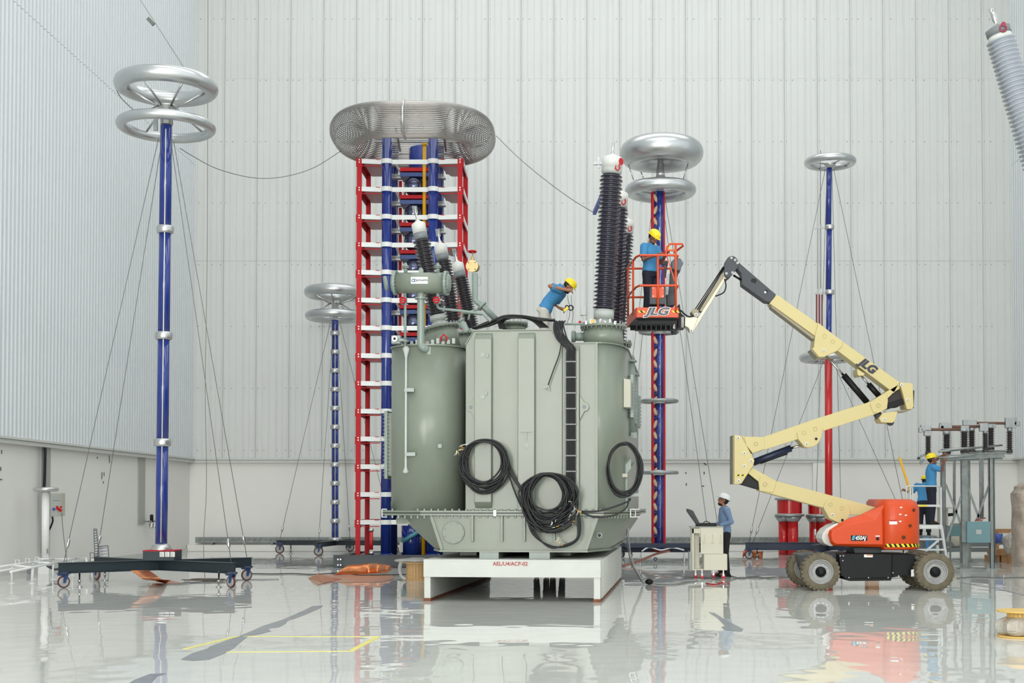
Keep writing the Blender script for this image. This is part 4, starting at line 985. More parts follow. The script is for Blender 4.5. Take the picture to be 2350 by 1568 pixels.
for k in range(9):
    a = rnd.uniform(-6, 6); cab([(1200 + a, 1120), (1205 + a * 2, 1160), (1225 + a * 3, 1200 + a), (1262 + a * 2, 1218 + a), (1305 + a, 1200 + a), (1322, 1178)], k2, VF - .3 - .01 * k)
for k in range(3): cab([(1208 + 4 * k, 1180), (1222 + 4 * k, 1225), (1262, 1253 + 2 * k), (1300, 1254 - 2 * k), (1328 - k * 2, 1235), (1332 - k * 3, 1200), (1327, 1178)], k2, VF - .26 - .02 * k)
cab([(1335, 1174), (1380, 1172), (1440, 1152), (1445, 1143)], k3, VF - .12); cab([(1335, 1176), (1365, 1187), (1405, 1184), (1435, 1168), (1444, 1145)], k3, VF - .14)
cols = [M_WHITE, M_YEL, mat('orange_core', sr(206, 120, 60), .5), M_WHITE, mat('blue_core', sr(90, 120, 170), .5)]
def frays(parent, spots, v, seed):
    rnd = random.Random(seed)
    ms = [MB() for _ in cols]
    for x, y in spots:
        for q in range(3):
            i = rnd.randrange(len(cols)); dx, dy = rnd.uniform(-9, 9), rnd.uniform(-4, 12)
            ms[i].tube([TP(x, y, v), TP(x + dx * .5 + 2, y + dy * .5, v - .02), TP(x + dx, y + dy, v - .01)], .005, 5)
    for mm, c in zip(ms, cols):
        if mm.v: mm.build('bare_cores', c, parent, kind='stuff')
frays(k1, [(1058, 1022), (1062, 1034), (1068, 1030), (1066, 1042), (1048, 1034)], VF - .2, 1)
frays(k2, [(1268, 1183), (1272, 1190), (1266, 1195), (1310, 1152), (1314, 1160), (1318, 1168), (1308, 1180), (1326, 1172), (1304, 1192), (1310, 1198), (1290, 1204), (1275, 1210), (1282, 1236), (1284, 1248)], VF - .36, 2)
for (x0_, y0_), (x1_, y1_) in (((1057, 1023), (1086, 1019)), ((1052, 1034), (1078, 1028))): cab([(x0_, y0_), ((x0_ + x1_) / 2, y0_ - 3), (x1_, y1_)], k1, VF - .18, .007, M_WHITE, 'cable_tail')
# vertical run in its tray
run = thing('cable_run', 'straight run of parallel black cables dropping down the front of the tank', 'cable', TP(1309, 1000, VF - .08))
tbox(U(1299, VF), U(1321, VF), VF - .1, VF - .075, Z(1180, VF), Z(806, VF)).build('cable_ladder', M_TANKD, run)
for k in range(12):
    x = 1300.5 + k * 1.7; x2 = 1268 + k * 2.0; j = random.uniform(-2, 2)
    cab([(x2 + 6 + j, 738 - (k % 3)), (x2 + 3, 744), (x2 + 5 + j, 762), (1280 + k * 2.1, 780), (x + j * .3, 800), (x, 815), (x, 900), (x, 1000), (x, 1100), (x + 1, 1165)], run, VF - .12 - .012 * (k % 2), .0125, name='cable')
m = MB()
for y in range(830, 1160, 36): m.bar(TP(1299, y, VF - .14), TP(1322, y, VF - .14), .008, .02)
m.build('cable_ties', M_MIDG, run, kind='stuff')
cab([(1288, 790), (1283, 815), (1270, 850), (1258, 884)], run, VF - .12, .01, name='cable'); cab([(1258, 884), (1252, 891), (1246, 889)], run, VF - .12, .008, M_CASTG, 'cable_tail'); cab([(1258, 884), (1259, 890), (1260, 896)], run, VF - .12, .008, M_CASTG, 'cable_tail')
tcs = thing('cable_bundle', 'loose black cables arching over the tank lid beside the standing man', 'cable', TP(1180, 755, .9))
rnd = random.Random(4)
for k in range(14):
    v = .66 + k * .035; a = rnd.uniform(-5, 5)
    cab([(1088 + a, 752 + rnd.uniform(0, 4)), (1120 + a, 744 + rnd.uniform(-5, 5)), (1160 + 2 * a, 728 + rnd.uniform(-4, 5)), (1200 + a, 727 + rnd.uniform(-3, 4)), (1240, 733 + a * .6), (1274, 735 + rnd.uniform(-2, 3))], tcs, v, .012, name='cable')
for k in range(6): cab([(1150 + 3 * k, 730), (1144 + 2 * k, 742), (1147 + 3 * k, 755)], tcs, .8 + .04 * k, .012, name='cable')
for k in range(7): cab([(1200 + 3 * k, 729), (1222 + 3 * k, 737), (1240 + 3 * k, 752)], tcs, .8 + .04 * k, .012, name='cable')
# ------------------------------------------------------------------ boom lift
bl_ = thing('boom_lift', 'orange and cream articulated boom lift on dusty tyres raising an orange work basket', 'boom lift', G(2015, 1345))
M_ALUB = mat('bare_jib_steel', sr(190, 184, 160), .35, .4)
M_HAZ = mat('hazard_yellow', sr(236, 214, 40), .5)
def plate(pts, d, th, name, m, parent=bl_, bev=.008, kind=None):
    return fixnormals(MB().prism(px_poly(pts, d), (0, th, 0)).build(name, m, parent, bev, kind))
def rodp(a, b, d, r, name, m, parent=bl_, n=14): return MB().cyl(P(a[0], a[1], d), P(b[0], b[1], d), r, n).build(name, m, parent)
def pins(pts, d, parent, r=.03):
    for x, y in pts:
        o = MB().lathe([(r, 0), (r, .012), (r * .8, .016)], P(x, y, d), (0, -1, 0), 18).build('pivot_pin', M_CARD, parent)
        MB().lathe([(r * .5, 0), (r * .5, .022)], P(x, y, d), (0, -1, 0), 12).build('pin_core', M_MIDG, o)
# wheels
def wheel(x, y, d0, w, steer=0, face=-1):
    c = P(x, y, d0); c.z = .34; a = V((math.sin(steer), math.cos(steer), 0)); rt = .34
    m = MB().lathe([(.20, 0), (.235, -.005), (.30, -.012), (.335, .02), (rt, .06), (rt, w - .06), (.335, w - .02), (.30, w + .012), (.235, w), (.2, w)], c, a, 48, caps=False)
    t = m.build('tyre', M_TYRE, bl_)
    e1 = a.cross(V((0, 0, 1))).normalized(); lug = MB()
    for k in range(26):
        q = 2 * math.pi * k / 26; o = e1 * math.cos(q) + V((0, 0, 1)) * math.sin(q); tt = -e1 * math.sin(q) + V((0, 0, 1)) * math.cos(q)
        for s in (0, 1):
            b = c + a * (.0 if s == 0 else w * .52) ; q2 = o * (rt - .022)
            vs = [b + q2 + tt * -.025 + a * .01, b + q2 + tt * .025 + a * .01, b + q2 + tt * (.035) + a * w * .46, b + q2 + tt * -.015 + a * w * .46]
            lug.add(vs + [p + o * .03 for p in vs], [(0, 1, 2, 3), (7, 6, 5, 4), (0, 4, 5, 1), (1, 5, 6, 2), (2, 6, 7, 3), (3, 7, 4, 0)])
    fixnormals(lug.build('tread', M_TYRE, t, kind='stuff'))
    f = -1 if face < 0 else 1; b = c if face < 0 else c + a * w; ax = a * f
    r = MB().lathe([(.215, -.03), (.222, .012), (.205, .016), (.2, -.02), (.185, -.035), (.18, -.03), (.168, -.03), (.165, -.045), (.15, -.05), (.10, -.045), (.06, -.03)], b, ax, 40, caps=False).build('rim', M_RIM, bl_)
    MB().lathe([(.095, -.045), (.095, .0), (.075, .03), (.05, .034), (.045, .05), (.03, .05)], b, ax, 28).build('hub', M_BLACK, r)
    mb = MB()
    for k in range(10): q = 2 * math.pi * k / 10; mb.tube([b + (e1 * math.cos(q) + V((0, 0, 1)) * math.sin(q)) * .128 - ax * .05, b + (e1 * math.cos(q) + V((0, 0, 1)) * math.sin(q)) * .128 - ax * .03], .009, 6)
    mb.build('wheel_nuts', M_STEEL, r, kind='stuff')
wheel(1884, 1311, 23.55, .27, R(1)); wheel(2147, 1312, 23.5, .27, R(-1))
wheel(1850, 1304, 24.75, .27, R(0)); wheel(2110, 1306, 24.75, .27, R(0))
plate([(1838, 1275), (1850, 1272), (1932, 1270), (1932, 1312), (1850, 1316)], 23.95, .7, 'axle', M_CHAR)
plate([(2090, 1282), (2160, 1288), (2160, 1322), (2090, 1325)], 23.95, .7, 'axle', M_BLACK)
ch = plate([(1925, 1271), (2047, 1272), (2047, 1326), (1940, 1329), (1930, 1320)], 23.68, 1.25, 'chassis', M_BLACK)
plate([(2047, 1272), (2100, 1273), (2098, 1318), (2047, 1326)], 23.8, 1.1, 'chassis_end', M_BLACK)
plate([(1930, 1328), (1950, 1334), (2045, 1333), (2047, 1326)], 23.7, 1.2, 'belly_pan', M_BLACK)
mb = MB()
for x, y in ((1928, 1276), (1935, 1276), (1934, 1287), (1948, 1326), (1993, 1326), (2038, 1326), (2049, 1315), (2062, 1322)): mb.bolts([P(x, y, 23.675)], (0, -1, 0), .012, .01)
mb.build('chassis_bolts', M_STEEL, bl_, kind='stuff')
lb = plate([(1983, 1273), (2003, 1273), (2003, 1279.5), (1983, 1279.5)], 23.67, .006, 'warning_label', M_CARD, bev=0)
plate([(1989, 1273.4), (2002.5, 1273.4), (2002.5, 1275.6), (1989, 1275.6)], 23.666, .003, 'label_band', mat('orange_ink', sr(226, 140, 60), .5), lb, 0)
plate([(2091, 1308), (2098, 1307), (2098, 1323), (2091, 1324)], 23.66, .006, 'warning_label', M_CARD, bev=0)
plate([(1958, 1256), (2028, 1256), (2020, 1270), (1962, 1270)], 23.95, .75, 'turntable_ring', M_CHAR)
# superstructure
hood = [(1900, 1228), (1903, 1217), (1933.6, 1197), (1953.5, 1188), (1975, 1183), (1979.5, 1179), (2030.8, 1158), (2030.8, 1256.5), (1912, 1253), (1904.5, 1245)]
def bulged_hood(d, th, name):
    m = MB(); pts = hood; n = len(pts); cx, cy = 1990, 1225
    outer = px_poly(pts, d + .09); far = px_poly(pts, d + th); inner = [(x + (cx - x) * .10, y + (cy - y) * .14) for x, y in pts]
    ridge = [(1908, 1229), (1910, 1220), (1936, 1206), (1962, 1201), (1985, 1197), (2010, 1194), (2024, 1172), (2026, 1250), (1920, 1249), (1911, 1244)]
    rd = px_poly(ridge, d); vs = outer + rd + far
    fs = [(i, (i + 1) % n, n + (i + 1) % n, n + i) for i in range(n)] + [tuple(range(n, 2 * n))] + [((i + 1) % n, i, 2 * n + i, 2 * n + (i + 1) % n) for i in range(n)] + [tuple(range(2 * n, 3 * n))]
    return fixnormals(m.add(vs, fs).build(name, M_ORANGE, bl_, .02))
h1 = bulged_hood(23.62, .42, 'side_hood')
h2 = fixnormals(MB().prism(px_poly([(x + 8, y) for x, y in hood[:-3]] + [(2030, 1250), (1920, 1248), (1910, 1240)], 24.65), (0, .4, 0)).build('side_hood', M_ORANGE, bl_, .04))
cwp = [(2031, 1158), (2048, 1148), (2059, 1145), (2079, 1144.5), (2086, 1147), (2100, 1158), (2105, 1172), (2106, 1255), (2101, 1261), (2064, 1263), (2031, 1261)]
# rounded plan: extrude upward between curved section
def cw():
    d0, d1 = 23.62, 25.1; xa = P(2031, 1200, d0).x; xb = P(2106, 1200, 24.2).x; z0 = P(2050, 1262, d0).z; z1 = P(2050, 1146, 24.0).z
    plan = []; ym = (d0 + d1) / 2
    n = 14
    plan.append((xa, d0)); plan.append((xa + .2, d0))
    for k in range(n + 1):
        a = R(-90 + 180 * k / n); plan.append((xb - .42 + .42 * math.cos(a) ** .8 if math.cos(a) > 0 else xb - .42, ym + (ym - d0) * (abs(math.sin(a)) ** .75) * (1 if a > 0 else -1)))
    plan.append((xa + .2, d1)); plan.append((xa, d1))
    m = MB(); N = len(plan); lv = [(z0, .97), (z0 + .03, 1), (z1 - .16, 1), (z1 - .05, .93), (z1, .80)]; cx_ = xa + .05
    for z, s in lv: 
        for x, y in plan: m.v.append(V((cx_ + (x - cx_) * s, ym + (y - ym) * (s if s < 1 else 1), z if not (z > z1 - .2 and x < xa + .1) else z)))
    for i in range(len(lv) - 1):
        for k in range(N): l = (k + 1) % N; m.f.append((i * N + k, i * N + l, (i + 1) * N + l, (i + 1) * N + k)); m.sm.append(True)
    m.f.append(tuple(reversed(range(N)))); m.sm.append(False); m.f.append(tuple((len(lv) - 1) * N + k for k in range(N))); m.sm.append(False)
    o = fixnormals(m.build('counterweight', M_ORANGE, bl_))
    # hazard band hugging the curved face
    zb_a, zb_b = P(2050, 1256, d0).z, P(2050, 1248.5, d0).z; L = [0]; pp = [V((x, y, 0)) for x, y in plan[: N - 6]]
    for a, b in zip(pp[:-1], pp[1:]): L.append(L[-1] + (b - a).length)
    def at(s):
        for i in range(len(pp) - 1):
            if L[i + 1] >= s: return pp[i] + (pp[i + 1] - pp[i]) * ((s - L[i]) / max(1e-6, L[i + 1] - L[i]))
        return pp[-1]
    hz = [MB(), MB()]; s = 0; k = 0; wdt = .045; off = lambda p: V((p.x + (.006 if p.x > xa + .3 else 0), p.y - (.006 if p.y < ym else -.006), 0))
    while s < min(L[-1] - .2, 1.3):
        a, b, c, d = off(at(s)), off(at(s + wdt)), off(at(s + wdt - .035 if s + wdt - .035 > 0 else 0)), off(at(max(0, s - .035)))
        hz[k % 2].add([a + V((0, 0, zb_a)), b + V((0, 0, zb_a)), c + V((0, 0, zb_b)), d + V((0, 0, zb_b))], [(0, 1, 2, 3)]); s += wdt; k += 1
    hz[0].build('hazard_stripes', M_BLACK, o, kind='stuff'); hz[1].build('hazard_stripes', M_HAZ, o, kind='stuff')
    for x, y, r in ((2097, 1171, .028), (2089, 1207, .028), (2074, 1234, .034)):
        p = P(x, y, 23.7); 
        c = min(plan, key=lambda q: abs(P(x, y, q[1]).x - q[0]) if q[1] < ym else 99); p = P(x, y, c[1] - .01)
        MB().lathe([(r, 0), (r, .015)], p + V((0, .006, 0)), (c[0] - (xb - .5), c[1] - ym, 0), 18).build('access_hole', mat('hole_brown', sr(90, 44, 20), .8), o)
    return o
cwo = cw()
b_ = plate([(1953, 1229), (1990.5, 1229), (1990.5, 1241.5), (1953, 1241.5)], 23.61, .012, 'model_badge', M_BLACK, h1, .03)
text('E', mat('badge_cyan', sr(90, 190, 220), .5), h1, P(1957.5, 1235.3, 23.60), .10, (math.pi / 2, 0, 0), shear=.3, off=.004)
text('450AJ', M_WHITE, h1, P(1974.5, 1235.3, 23.60), .10, (math.pi / 2, 0, 0), shear=.3, off=.003, xs=.8)
lb = plate([(2041, 1195.5), (2059, 1195.5), (2059, 1204), (2041, 1204)], 23.61, .008, 'warning_label', M_CARD, cwo, 0)
plate([(2041, 1194.3), (2059, 1194.3), (2059, 1196.5), (2041, 1196.5)], 23.605, .008, 'label_band', M_RED, cwo, 0)
MB().lathe([(.03, 0), (.03, .006)], P(2014, 1237, 23.615), (0, -1, 0), 18).build('key_port', M_BLACK, h1); plate([(2009, 1229.5), (2019, 1229.5), (2019, 1232), (2009, 1232)], 23.612, .006, 'port_label', M_CARD, h1, 0)
for x, y in ((2068, 1165), (2066, 1181), (2066, 1197), (2079, 1183)): plate([(x - 2.5, y - 1.5), (x + 2.5, y - 1.5), (x + 2.5, y + 1.5), (x - 2.5, y + 1.5)], 23.61, .006, 'sticker', M_CARD, cwo, 0)
# pivot shroud
plate([(1925, 1201), (1912, 1205), (1896, 1215), (1888, 1226), (1886, 1236), (1891, 1247), (1904, 1254), (1912, 1254), (1910, 1240), (1915, 1215)], 24.02, .6, 'pivot_shroud', M_CARD)
# booms
DB = 24.15; TH = .34
lo = plate([(1726, 1073.6), (1782, 1104.5), (1898.5, 1135), (2010, 1165), (1973, 1183.5), (1949, 1182), (1890, 1166), (1743, 1127), (1741, 1106), (1716, 1086)], DB, TH, 'lower_boom', M_CREAM)
g = plate([(1892, 1157), (1899, 1147), (1948, 1160), (1952, 1172), (1948, 1188), (1936.4, 1200), (1926.6, 1201), (1903, 1190), (1890, 1166)], DB - .03, TH + .06, 'boom_gusset', M_CREAM); pins([(1910, 1182)], DB - .03, g)
MB().lathe([(.025, 0), (.025, .01)], P(1933, 1194, DB - .03), (0, -1, 0), 14).build('gusset_hole', M_BLACK, g)
g = plate([(1741, 1106), (1745, 1093), (1782, 1104.5), (1779, 1118), (1774, 1131), (1743, 1127)], DB - .02, TH + .04, 'boom_gusset', M_CREAM)
plate([(1693, 1110), (1706, 1102), (1712, 1089), (1722, 1093), (1741, 1110), (1741, 1124)], DB + .05, TH - .1, 'knuckle_link', M_BLACK)
mb_ = plate([(2065, 880), (1998, 922), (1871, 962), (1784, 992), (1751, 1003.5), (1703, 1002), (1711, 1020), (1727.4, 1041), (1758, 1031.6), (1829.8, 1009), (1891, 989), (2014, 949), (2034, 939), (2036, 916), (2052, 900), (2065, 893)], DB + .0, TH, 'middle_boom', M_CREAM)
g = plate([(1829, 994), (1836, 990), (1872, 979), (1889, 983), (1884.5, 1006), (1876, 1020), (1864, 1026), (1853.6, 1027.5), (1846.6, 1026), (1832, 1009)], DB - .03, TH + .06, 'boom_gusset', M_CREAM); pins([(1851, 1019)], DB - .03, g)
MB().lathe([(.025, 0), (.025, .01)], P(1873, 1007.5, DB - .03), (0, -1, 0), 14).build('gusset_hole', M_BLACK, g)
plate([(1709, 1003), (1754, 1004), (1756, 1016), (1754, 1031), (1727.4, 1041), (1712, 1022)], DB - .02, TH + .04, 'boom_gusset', M_CREAM)
plate([(1996, 925), (2035, 902), (2038, 918), (2036, 938), (2016, 948), (2004, 947)], DB - .02, TH + .04, 'boom_gusset', M_CREAM)
kn = plate([(1685, 999), (1695, 999), (1702, 1002), (1731.6, 1057), (1729, 1068), (1702, 1110), (1696.5, 1111.5), (1685, 1111.5)], DB - .06, TH + .12, 'rear_knuckle', M_CREAM); pins([(1694.5, 1005.5), (1708, 1040.5), (1724, 1058.5), (1708, 1069.5), (1695, 1104)], DB - .06, kn)
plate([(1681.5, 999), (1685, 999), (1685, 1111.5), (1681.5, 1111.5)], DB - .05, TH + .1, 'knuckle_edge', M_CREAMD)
hs = [MB(), MB()]
for k in range(5): x = 1686 + k * 5; hs[k % 2].prism(px_poly([(x, 1092.5), (x + 5, 1092.5), (x + 7, 1089.5), (x + 2, 1089.5)], DB - .068), (0, .004, 0))
hs[0].build('hazard_stripes', M_HAZ, kn, kind='stuff'); hs[1].build('hazard_stripes', M_BLACK, kn, kind='stuff')
# right knuckle
plate([(2032, 935), (2036, 917), (2052, 900), (2067, 893), (2076, 905), (2078, 920), (2060, 935)], DB + .06, TH - .12, 'dark_linkage', mat('linkage_brown', sr(50, 42, 40), .6))
plate([(2036, 926), (2072, 915), (2076, 927), (2040, 939)], DB + .02, TH - .04, 'linkage_arm', M_BLACK)
k2_ = plate([(2065, 878), (2093, 880), (2095, 883), (2097, 933), (2094, 939), (2081.5, 940)], DB - .06, TH + .12, 'front_knuckle', M_CREAM); pins([(2068.5, 884), (2082.5, 918.5)], DB - .06, k2_); 
plate([(2095, 896), (2098.5, 896), (2097.5, 936), (2095, 938)], DB, TH, 'knuckle_bumper', M_BLACK)
kk = plate([(2026, 948), (2060.5, 944), (2053.5, 967), (2048, 971), (2022.6, 969.7), (2017, 960)], DB - .03, TH + .06, 'lower_bracket', M_CREAM); pins([(2028.5, 963)], DB - .03, kk)
plate([(2060, 942), (2094, 939), (2081, 945), (2060, 946)], DB, TH, 'bracket_edge', M_CREAMD)
MB().cyl(P(2043, 969, DB), P(2043, 969, DB + TH), .07, 20).build('hose_roller', M_BLACK, bl_)
rodp((2008, 958), (2022, 950), DB + .15, .05, 'valve_block', M_CHAR)
# upper boom
ub = plate([(1783, 676), (1908, 765), (2065, 878), (2052, 902), (2039, 893), (1922, 805), (1871, 772), (1766, 696.5)], DB, TH, 'upper_boom', M_CREAM)
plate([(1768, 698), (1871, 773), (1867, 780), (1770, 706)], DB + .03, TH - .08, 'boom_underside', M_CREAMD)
g = plate([(1871, 768), (1878, 741), (1908, 764), (1933, 783), (1933, 793), (1921.6, 805.5), (1891, 819.5), (1879.5, 819.5), (1864, 801), (1868, 797)], DB - .03, TH + .06, 'boom_gusset', M_CREAM); pins([(1890.5, 805)], DB - .03, g, .028)
plate([(1864, 801), (1879.5, 819.5), (1877, 822), (1860, 803)], DB, TH, 'gusset_edge', M_CREAMD)
mb = MB()
for x, y in ((1892, 772), (1911, 784)): mb.torus(P(x, y, DB - .032), .035, .004, (0, 1, 0), 20, 6)
for x, y in ((1735, 1019), (1756, 1112), (1906, 1158), (1932, 1167), (2016, 931), (1845, 994), (1871, 985)): mb.torus(P(x, y, DB - .033), .035, .004, (0, 1, 0), 20, 6)
mb.build('weld_rings', mat('cream_line', sr(190, 176, 124), .5), bl_, kind='stuff')
text('JLG', mat('logo_navy', sr(32, 34, 56), .4), ub, P(1991, 840.5, DB - .006), .21, (math.pi / 2, R(36), 0), shear=.25, off=.012, xs=1.05)
plate([(1967, 846), (1985, 858), (1982, 862), (1972, 863), (1968, 860)], DB - .02, TH + .04, 'cylinder_lug', M_CREAM)
rodp((1896, 818), (1940, 866), DB + .17, .022, 'cylinder_rod', M_STEEL); rodp((1936, 861), (1990, 924), DB + .17, .06, 'cylinder_barrel', M_BLACK)
rodp((1975, 861), (1996, 886), DB + .17, .022, 'cylinder_rod', M_STEEL); rodp((1993, 882), (2018, 910), DB + .17, .055, 'cylinder_barrel', M_BLACK)
rodp((1728, 1062), (1815, 1029), DB + .17, .065, 'cylinder_barrel', M_NAVY); rodp((1815, 1029), (1846, 1021), DB + .17, .025, 'cylinder_rod', M_STEEL)
rodp((1745, 1064), (1807, 1042), DB + .08, .012, 'hose_pipe', M_BLACK)
# fly boom and jib
fly = plate([(1695, 602), (1781, 676), (1769, 694), (1757, 692), (1703, 653), (1701, 628), (1691, 616)], DB + .03, TH - .06, 'fly_boom', M_CHAR)
plate([(1725, 639), (1735, 640), (1737, 645), (1733, 651), (1723, 646)], DB + .025, .01, 'cut_out', M_BLACK, fly, 0); plate([(1757, 664), (1764, 669), (1762, 671), (1756, 667)], DB + .025, .01, 'cut_out', M_BLACK, fly, 0)
MB().lathe([(.02, 0), (.02, .01)], P(1756, 671, DB + .03), (0, -1, 0), 14).build('pivot_pin', M_CARD, fly)
hd = [(1680 + 13.5 * math.cos(R(a)), 601 - 13.5 * math.sin(R(a))) for a in range(20, 181, 16)]
hdp = plate(hd + [(1662, 618), (1664, 636), (1672, 637.5), (1679, 632), (1695, 612)], DB - .03, TH + .06, 'jib_head', M_CHAR)
pins([(1678.5, 592.5), (1687, 597), (1692.5, 604), (1681, 626), (1667, 628)], DB - .03, hdp, .022)
rodp((1683, 632), (1701, 643), DB + .15, .02, 'jib_cylinder', M_BLACK)
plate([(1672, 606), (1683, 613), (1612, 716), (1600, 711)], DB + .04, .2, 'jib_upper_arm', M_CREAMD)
plate([(1663, 633), (1668, 637), (1591, 762), (1583, 758)], DB + .02, .24, 'jib_lower_arm', M_ALUB)
m = MB()
for o in (0, 4, 8): m.cyl(P(1660 + o * .3, 612 + o * .4, DB + .02), P(1594 + o, 712 + o * .4, DB + .02), .009, 6)
m.build('jib_hoses', M_BLACK, bl_, kind='stuff')
plate([(1572, 729), (1590, 727), (1598, 726), (1602, 731), (1592, 756), (1584, 760), (1579, 752), (1571, 748)], DB + .0, .28, 'jib_bracket', M_ALUB)
plate([(1586, 715), (1592, 708), (1604, 712), (1602, 727), (1594, 728)], DB - .02, .32, 'rotator_bracket', M_CREAMD); pins([(1597.5, 723), (1586.5, 759.5)], DB - .03, bl_, .035)
MB().tube(smooth_path([P(1663, 640, DB), P(1666, 657, DB), P(1660, 672, DB), P(1642, 680, DB)], 6), .012, 6).build('looped_hose', M_BLACK, bl_)
MB().tube(smooth_path([P(1562, 712, DB), P(1572, 722, DB), P(1582, 727, DB), P(1594, 725, DB)], 6), .015, 6).build('looped_hose', M_BLACK, bl_)
plate([(1556, 700), (1560, 698), (1563, 718), (1572, 728), (1572, 752), (1556, 752)], DB - .05, .4, 'basket_mount', M_BLACK)
rodp((1566, 728), (1566, 752), DB - .08, .03, 'basket_rotator', M_CASTG)
# basket
B0, B1 = 23.6, 24.95
bx0, bx1 = P(1461, 700, B0).x, P(1556, 700, B0).x; xk0, xk1 = P(1439, 700, B1).x, bx1
zf, zp = P(1500, 729, B0).z, P(1500, 706, B0).z; zt_, zm = P(1500, 586, B0).z, P(1500, 655.5, B0).z; zh = P(1550, 559.5, B0).z
bk = [V((bx0, B0, 0)), V((bx1, B0, 0)), V((xk1, B1, 0)), V((xk0, B1, 0))]
def up(p, z): return V((p.x, p.y, z))
m = MB(); th = .03
m.prism([up(p, zf) for p in bk], (0, 0, .03)); m.build('basket_floor', M_CHAR, bl_)
kb = MB()
for a, b in ((0, 1), (1, 2), (2, 3), (3, 0)): kb.bar(up(bk[a], (zf + zp) / 2), up(bk[b], (zf + zp) / 2), .02, zp - zf)
kp = kb.build('kick_plate', M_ORANGE, bl_, .006)
def rail(z, r=.021, nm='guard_rail', inset=.0):
    c = [V((bx0 + .0, B0 + .18, z)), V((bx0 + .06, B0, z)), V((bx1 - .04, B0, z)), V((bx1, B0 + .05, z)), up(bk[2], z), up(bk[3], z)]
    return MB().tube(c, r, 10, closed=True, smooth=False).build(nm, M_ORANGE, bl_)
rail(zt_); rail(zm)
for x, z1_ in ((P(1510, 700, B0).x, zt_), (P(1551, 700, B0).x, zh)): MB().cyl((x, B0, zf + .1), (x, B0, z1_), .021, 10).build('guard_post', M_ORANGE, bl_)
for x, y in ((P(1453, 700, B0 + .45).x, B0 + .45), (xk0 + .02, B1), (xk1 - .02, B1)): MB().cyl((x, y, zf + .1), (x, y, zt_), .02, 10).build('guard_post', M_ORANGE, bl_)
hx0, hx1 = P(1528, 586, B0).x, P(1566, 560, B0).x
MB().tube([(hx0, B0 + .02, zt_), (hx0 + .03, B0 + .02, zh - .05), (hx0 + .08, B0 + .02, zh), (hx1, B0 + .02, zh), (hx1 + .02, B0 + .1, zh - .02), (hx1 - .1, B0 + .5, zh - .06)], .019, 10, smooth=False).build('console_rail', M_ORANGE, bl_)
MB().bar((hx0 + .02, B0 + .05, zt_), (P(1551, 654, B0).x, B0 + .02, zm + .03), .03, .02).build('brace', M_ORANGE, bl_)
MB().bar((hx0 + .04, B0, zt_ + .09), (P(1553, 580, B0).x, B0, zt_ + .09), .02, .03).build('console_bar', M_ORANGE, bl_)
fixnormals(MB().prism(px_poly([(1541, 600), (1550, 592), (1562, 593), (1569, 604), (1564, 612), (1562, 622), (1541, 617)], B0 + .3), (0, .3, 0)).build('control_console', mat('console_grey', sr(92, 106, 118), .45), bl_, .015))
fixnormals(MB().prism(px_poly([(1541, 617), (1562, 618), (1552, 640), (1549, 700), (1530, 704), (1530, 655)], B0 + .5), (0, .3, 0)).build('console_post', M_CHAR, bl_, .015))
fixnormals(MB().prism(px_poly([(1491, 656), (1527, 656), (1527, 699), (1491, 699)], B0 + .03), (0, .2, 0)).build('tool_box', M_CHAR, bl_, .015))
pl_ = fixnormals(MB().prism(px_poly([(1496, 657.5), (1524, 657.5), (1524, 684), (1496, 684)], B0 + .018), (0, .01, 0)).build('orange_plate', M_ORANGE, bl_, .006))
mb = MB()
for x in (1499, 1521):
    for y in (661, 680): mb.bolts([P(x, y, B0 + .018)], (0, -1, 0), .012, .006)
mb.build('plate_bolts', M_CARD, pl_, kind='stuff')
fixnormals(MB().prism(px_poly([(1532, 630), (1537, 628), (1535, 660), (1533, 677), (1528, 676), (1529, 650)], B0 + .35), (0, .05, 0)).build('manual_case', M_CASTG, bl_))
m = MB()
for k in range(4): m.tube(smooth_path([P(1520 + k * 2, 606 + k, B0 + .3), P(1531, 600 + 3 * k, B0 + .35), P(1529 - k, 618, B0 + .35), P(1527, 632 + 2 * k, B0 + .4)], 5), .014, 6)
m.build('control_hoses', M_CHAR, bl_, kind='stuff')
text('JLG', M_CARD, kp, P(1507.5, 715.5, B0 - .024), .185, (math.pi / 2, 0, 0), shear=.3, off=.016, xs=1.45)
text('JLG', mat('logo_grey', sr(80, 84, 92), .5), kp, P(1507.5, 715.5, B0 - .030), .185, (math.pi / 2, 0, 0), shear=.3, off=.006, xs=1.45)
for x0_ in (1463, 1541):
    hs = [MB(), MB()]
    for k in range(3): x = x0_ + k * 5; hs[k % 2].prism(px_poly([(x, 713), (x + 5, 713), (x + 9, 718), (x + 4, 718)], B0 - .018), (0, .004, 0))
    hs[0].build('hazard_stripes', M_HAZ, kp, kind='stuff'); hs[1].build('hazard_stripes', M_BLACK, kp, kind='stuff')
# perforated support beams under the basket
zq = P(1500, 757, B0 + .2).z
MB().bar((bx0 + .02, B0 + .25, zf - .04), (bx1, B0 + .25, zf - .04), .05, .08).build('support_beam', M_BLACK, bl_)
MB().bar((xk0 + .05, B1 - .2, zf - .04), (xk1, B1 - .2, zf - .04), .05, .08).build('support_beam', M_BLACK, bl_)
m = MB(); fx0, fx1 = P(1457, 758, B0 + .3).x, P(1553, 758, B0 + .3).x; zz0 = P(1500, 759, B0 + .3).z
m.bar((fx0, B0 + .3, zz0), (fx1, B0 + .3, zz0), .04, .02)
for k in range(9): x = fx0 + .03 + (fx1 - fx0 - .05) * k / 8; m.bar((x, B0 + .3, zz0), (x, B0 + .3, zf - .05), .02, .025, (0, 1, 0))
m.bar((fx0, B0 + .3, zf - .05), (fx1, B0 + .3, zf - .05), .04, .02)
m.build('perforated_beam', M_BLACK, bl_)
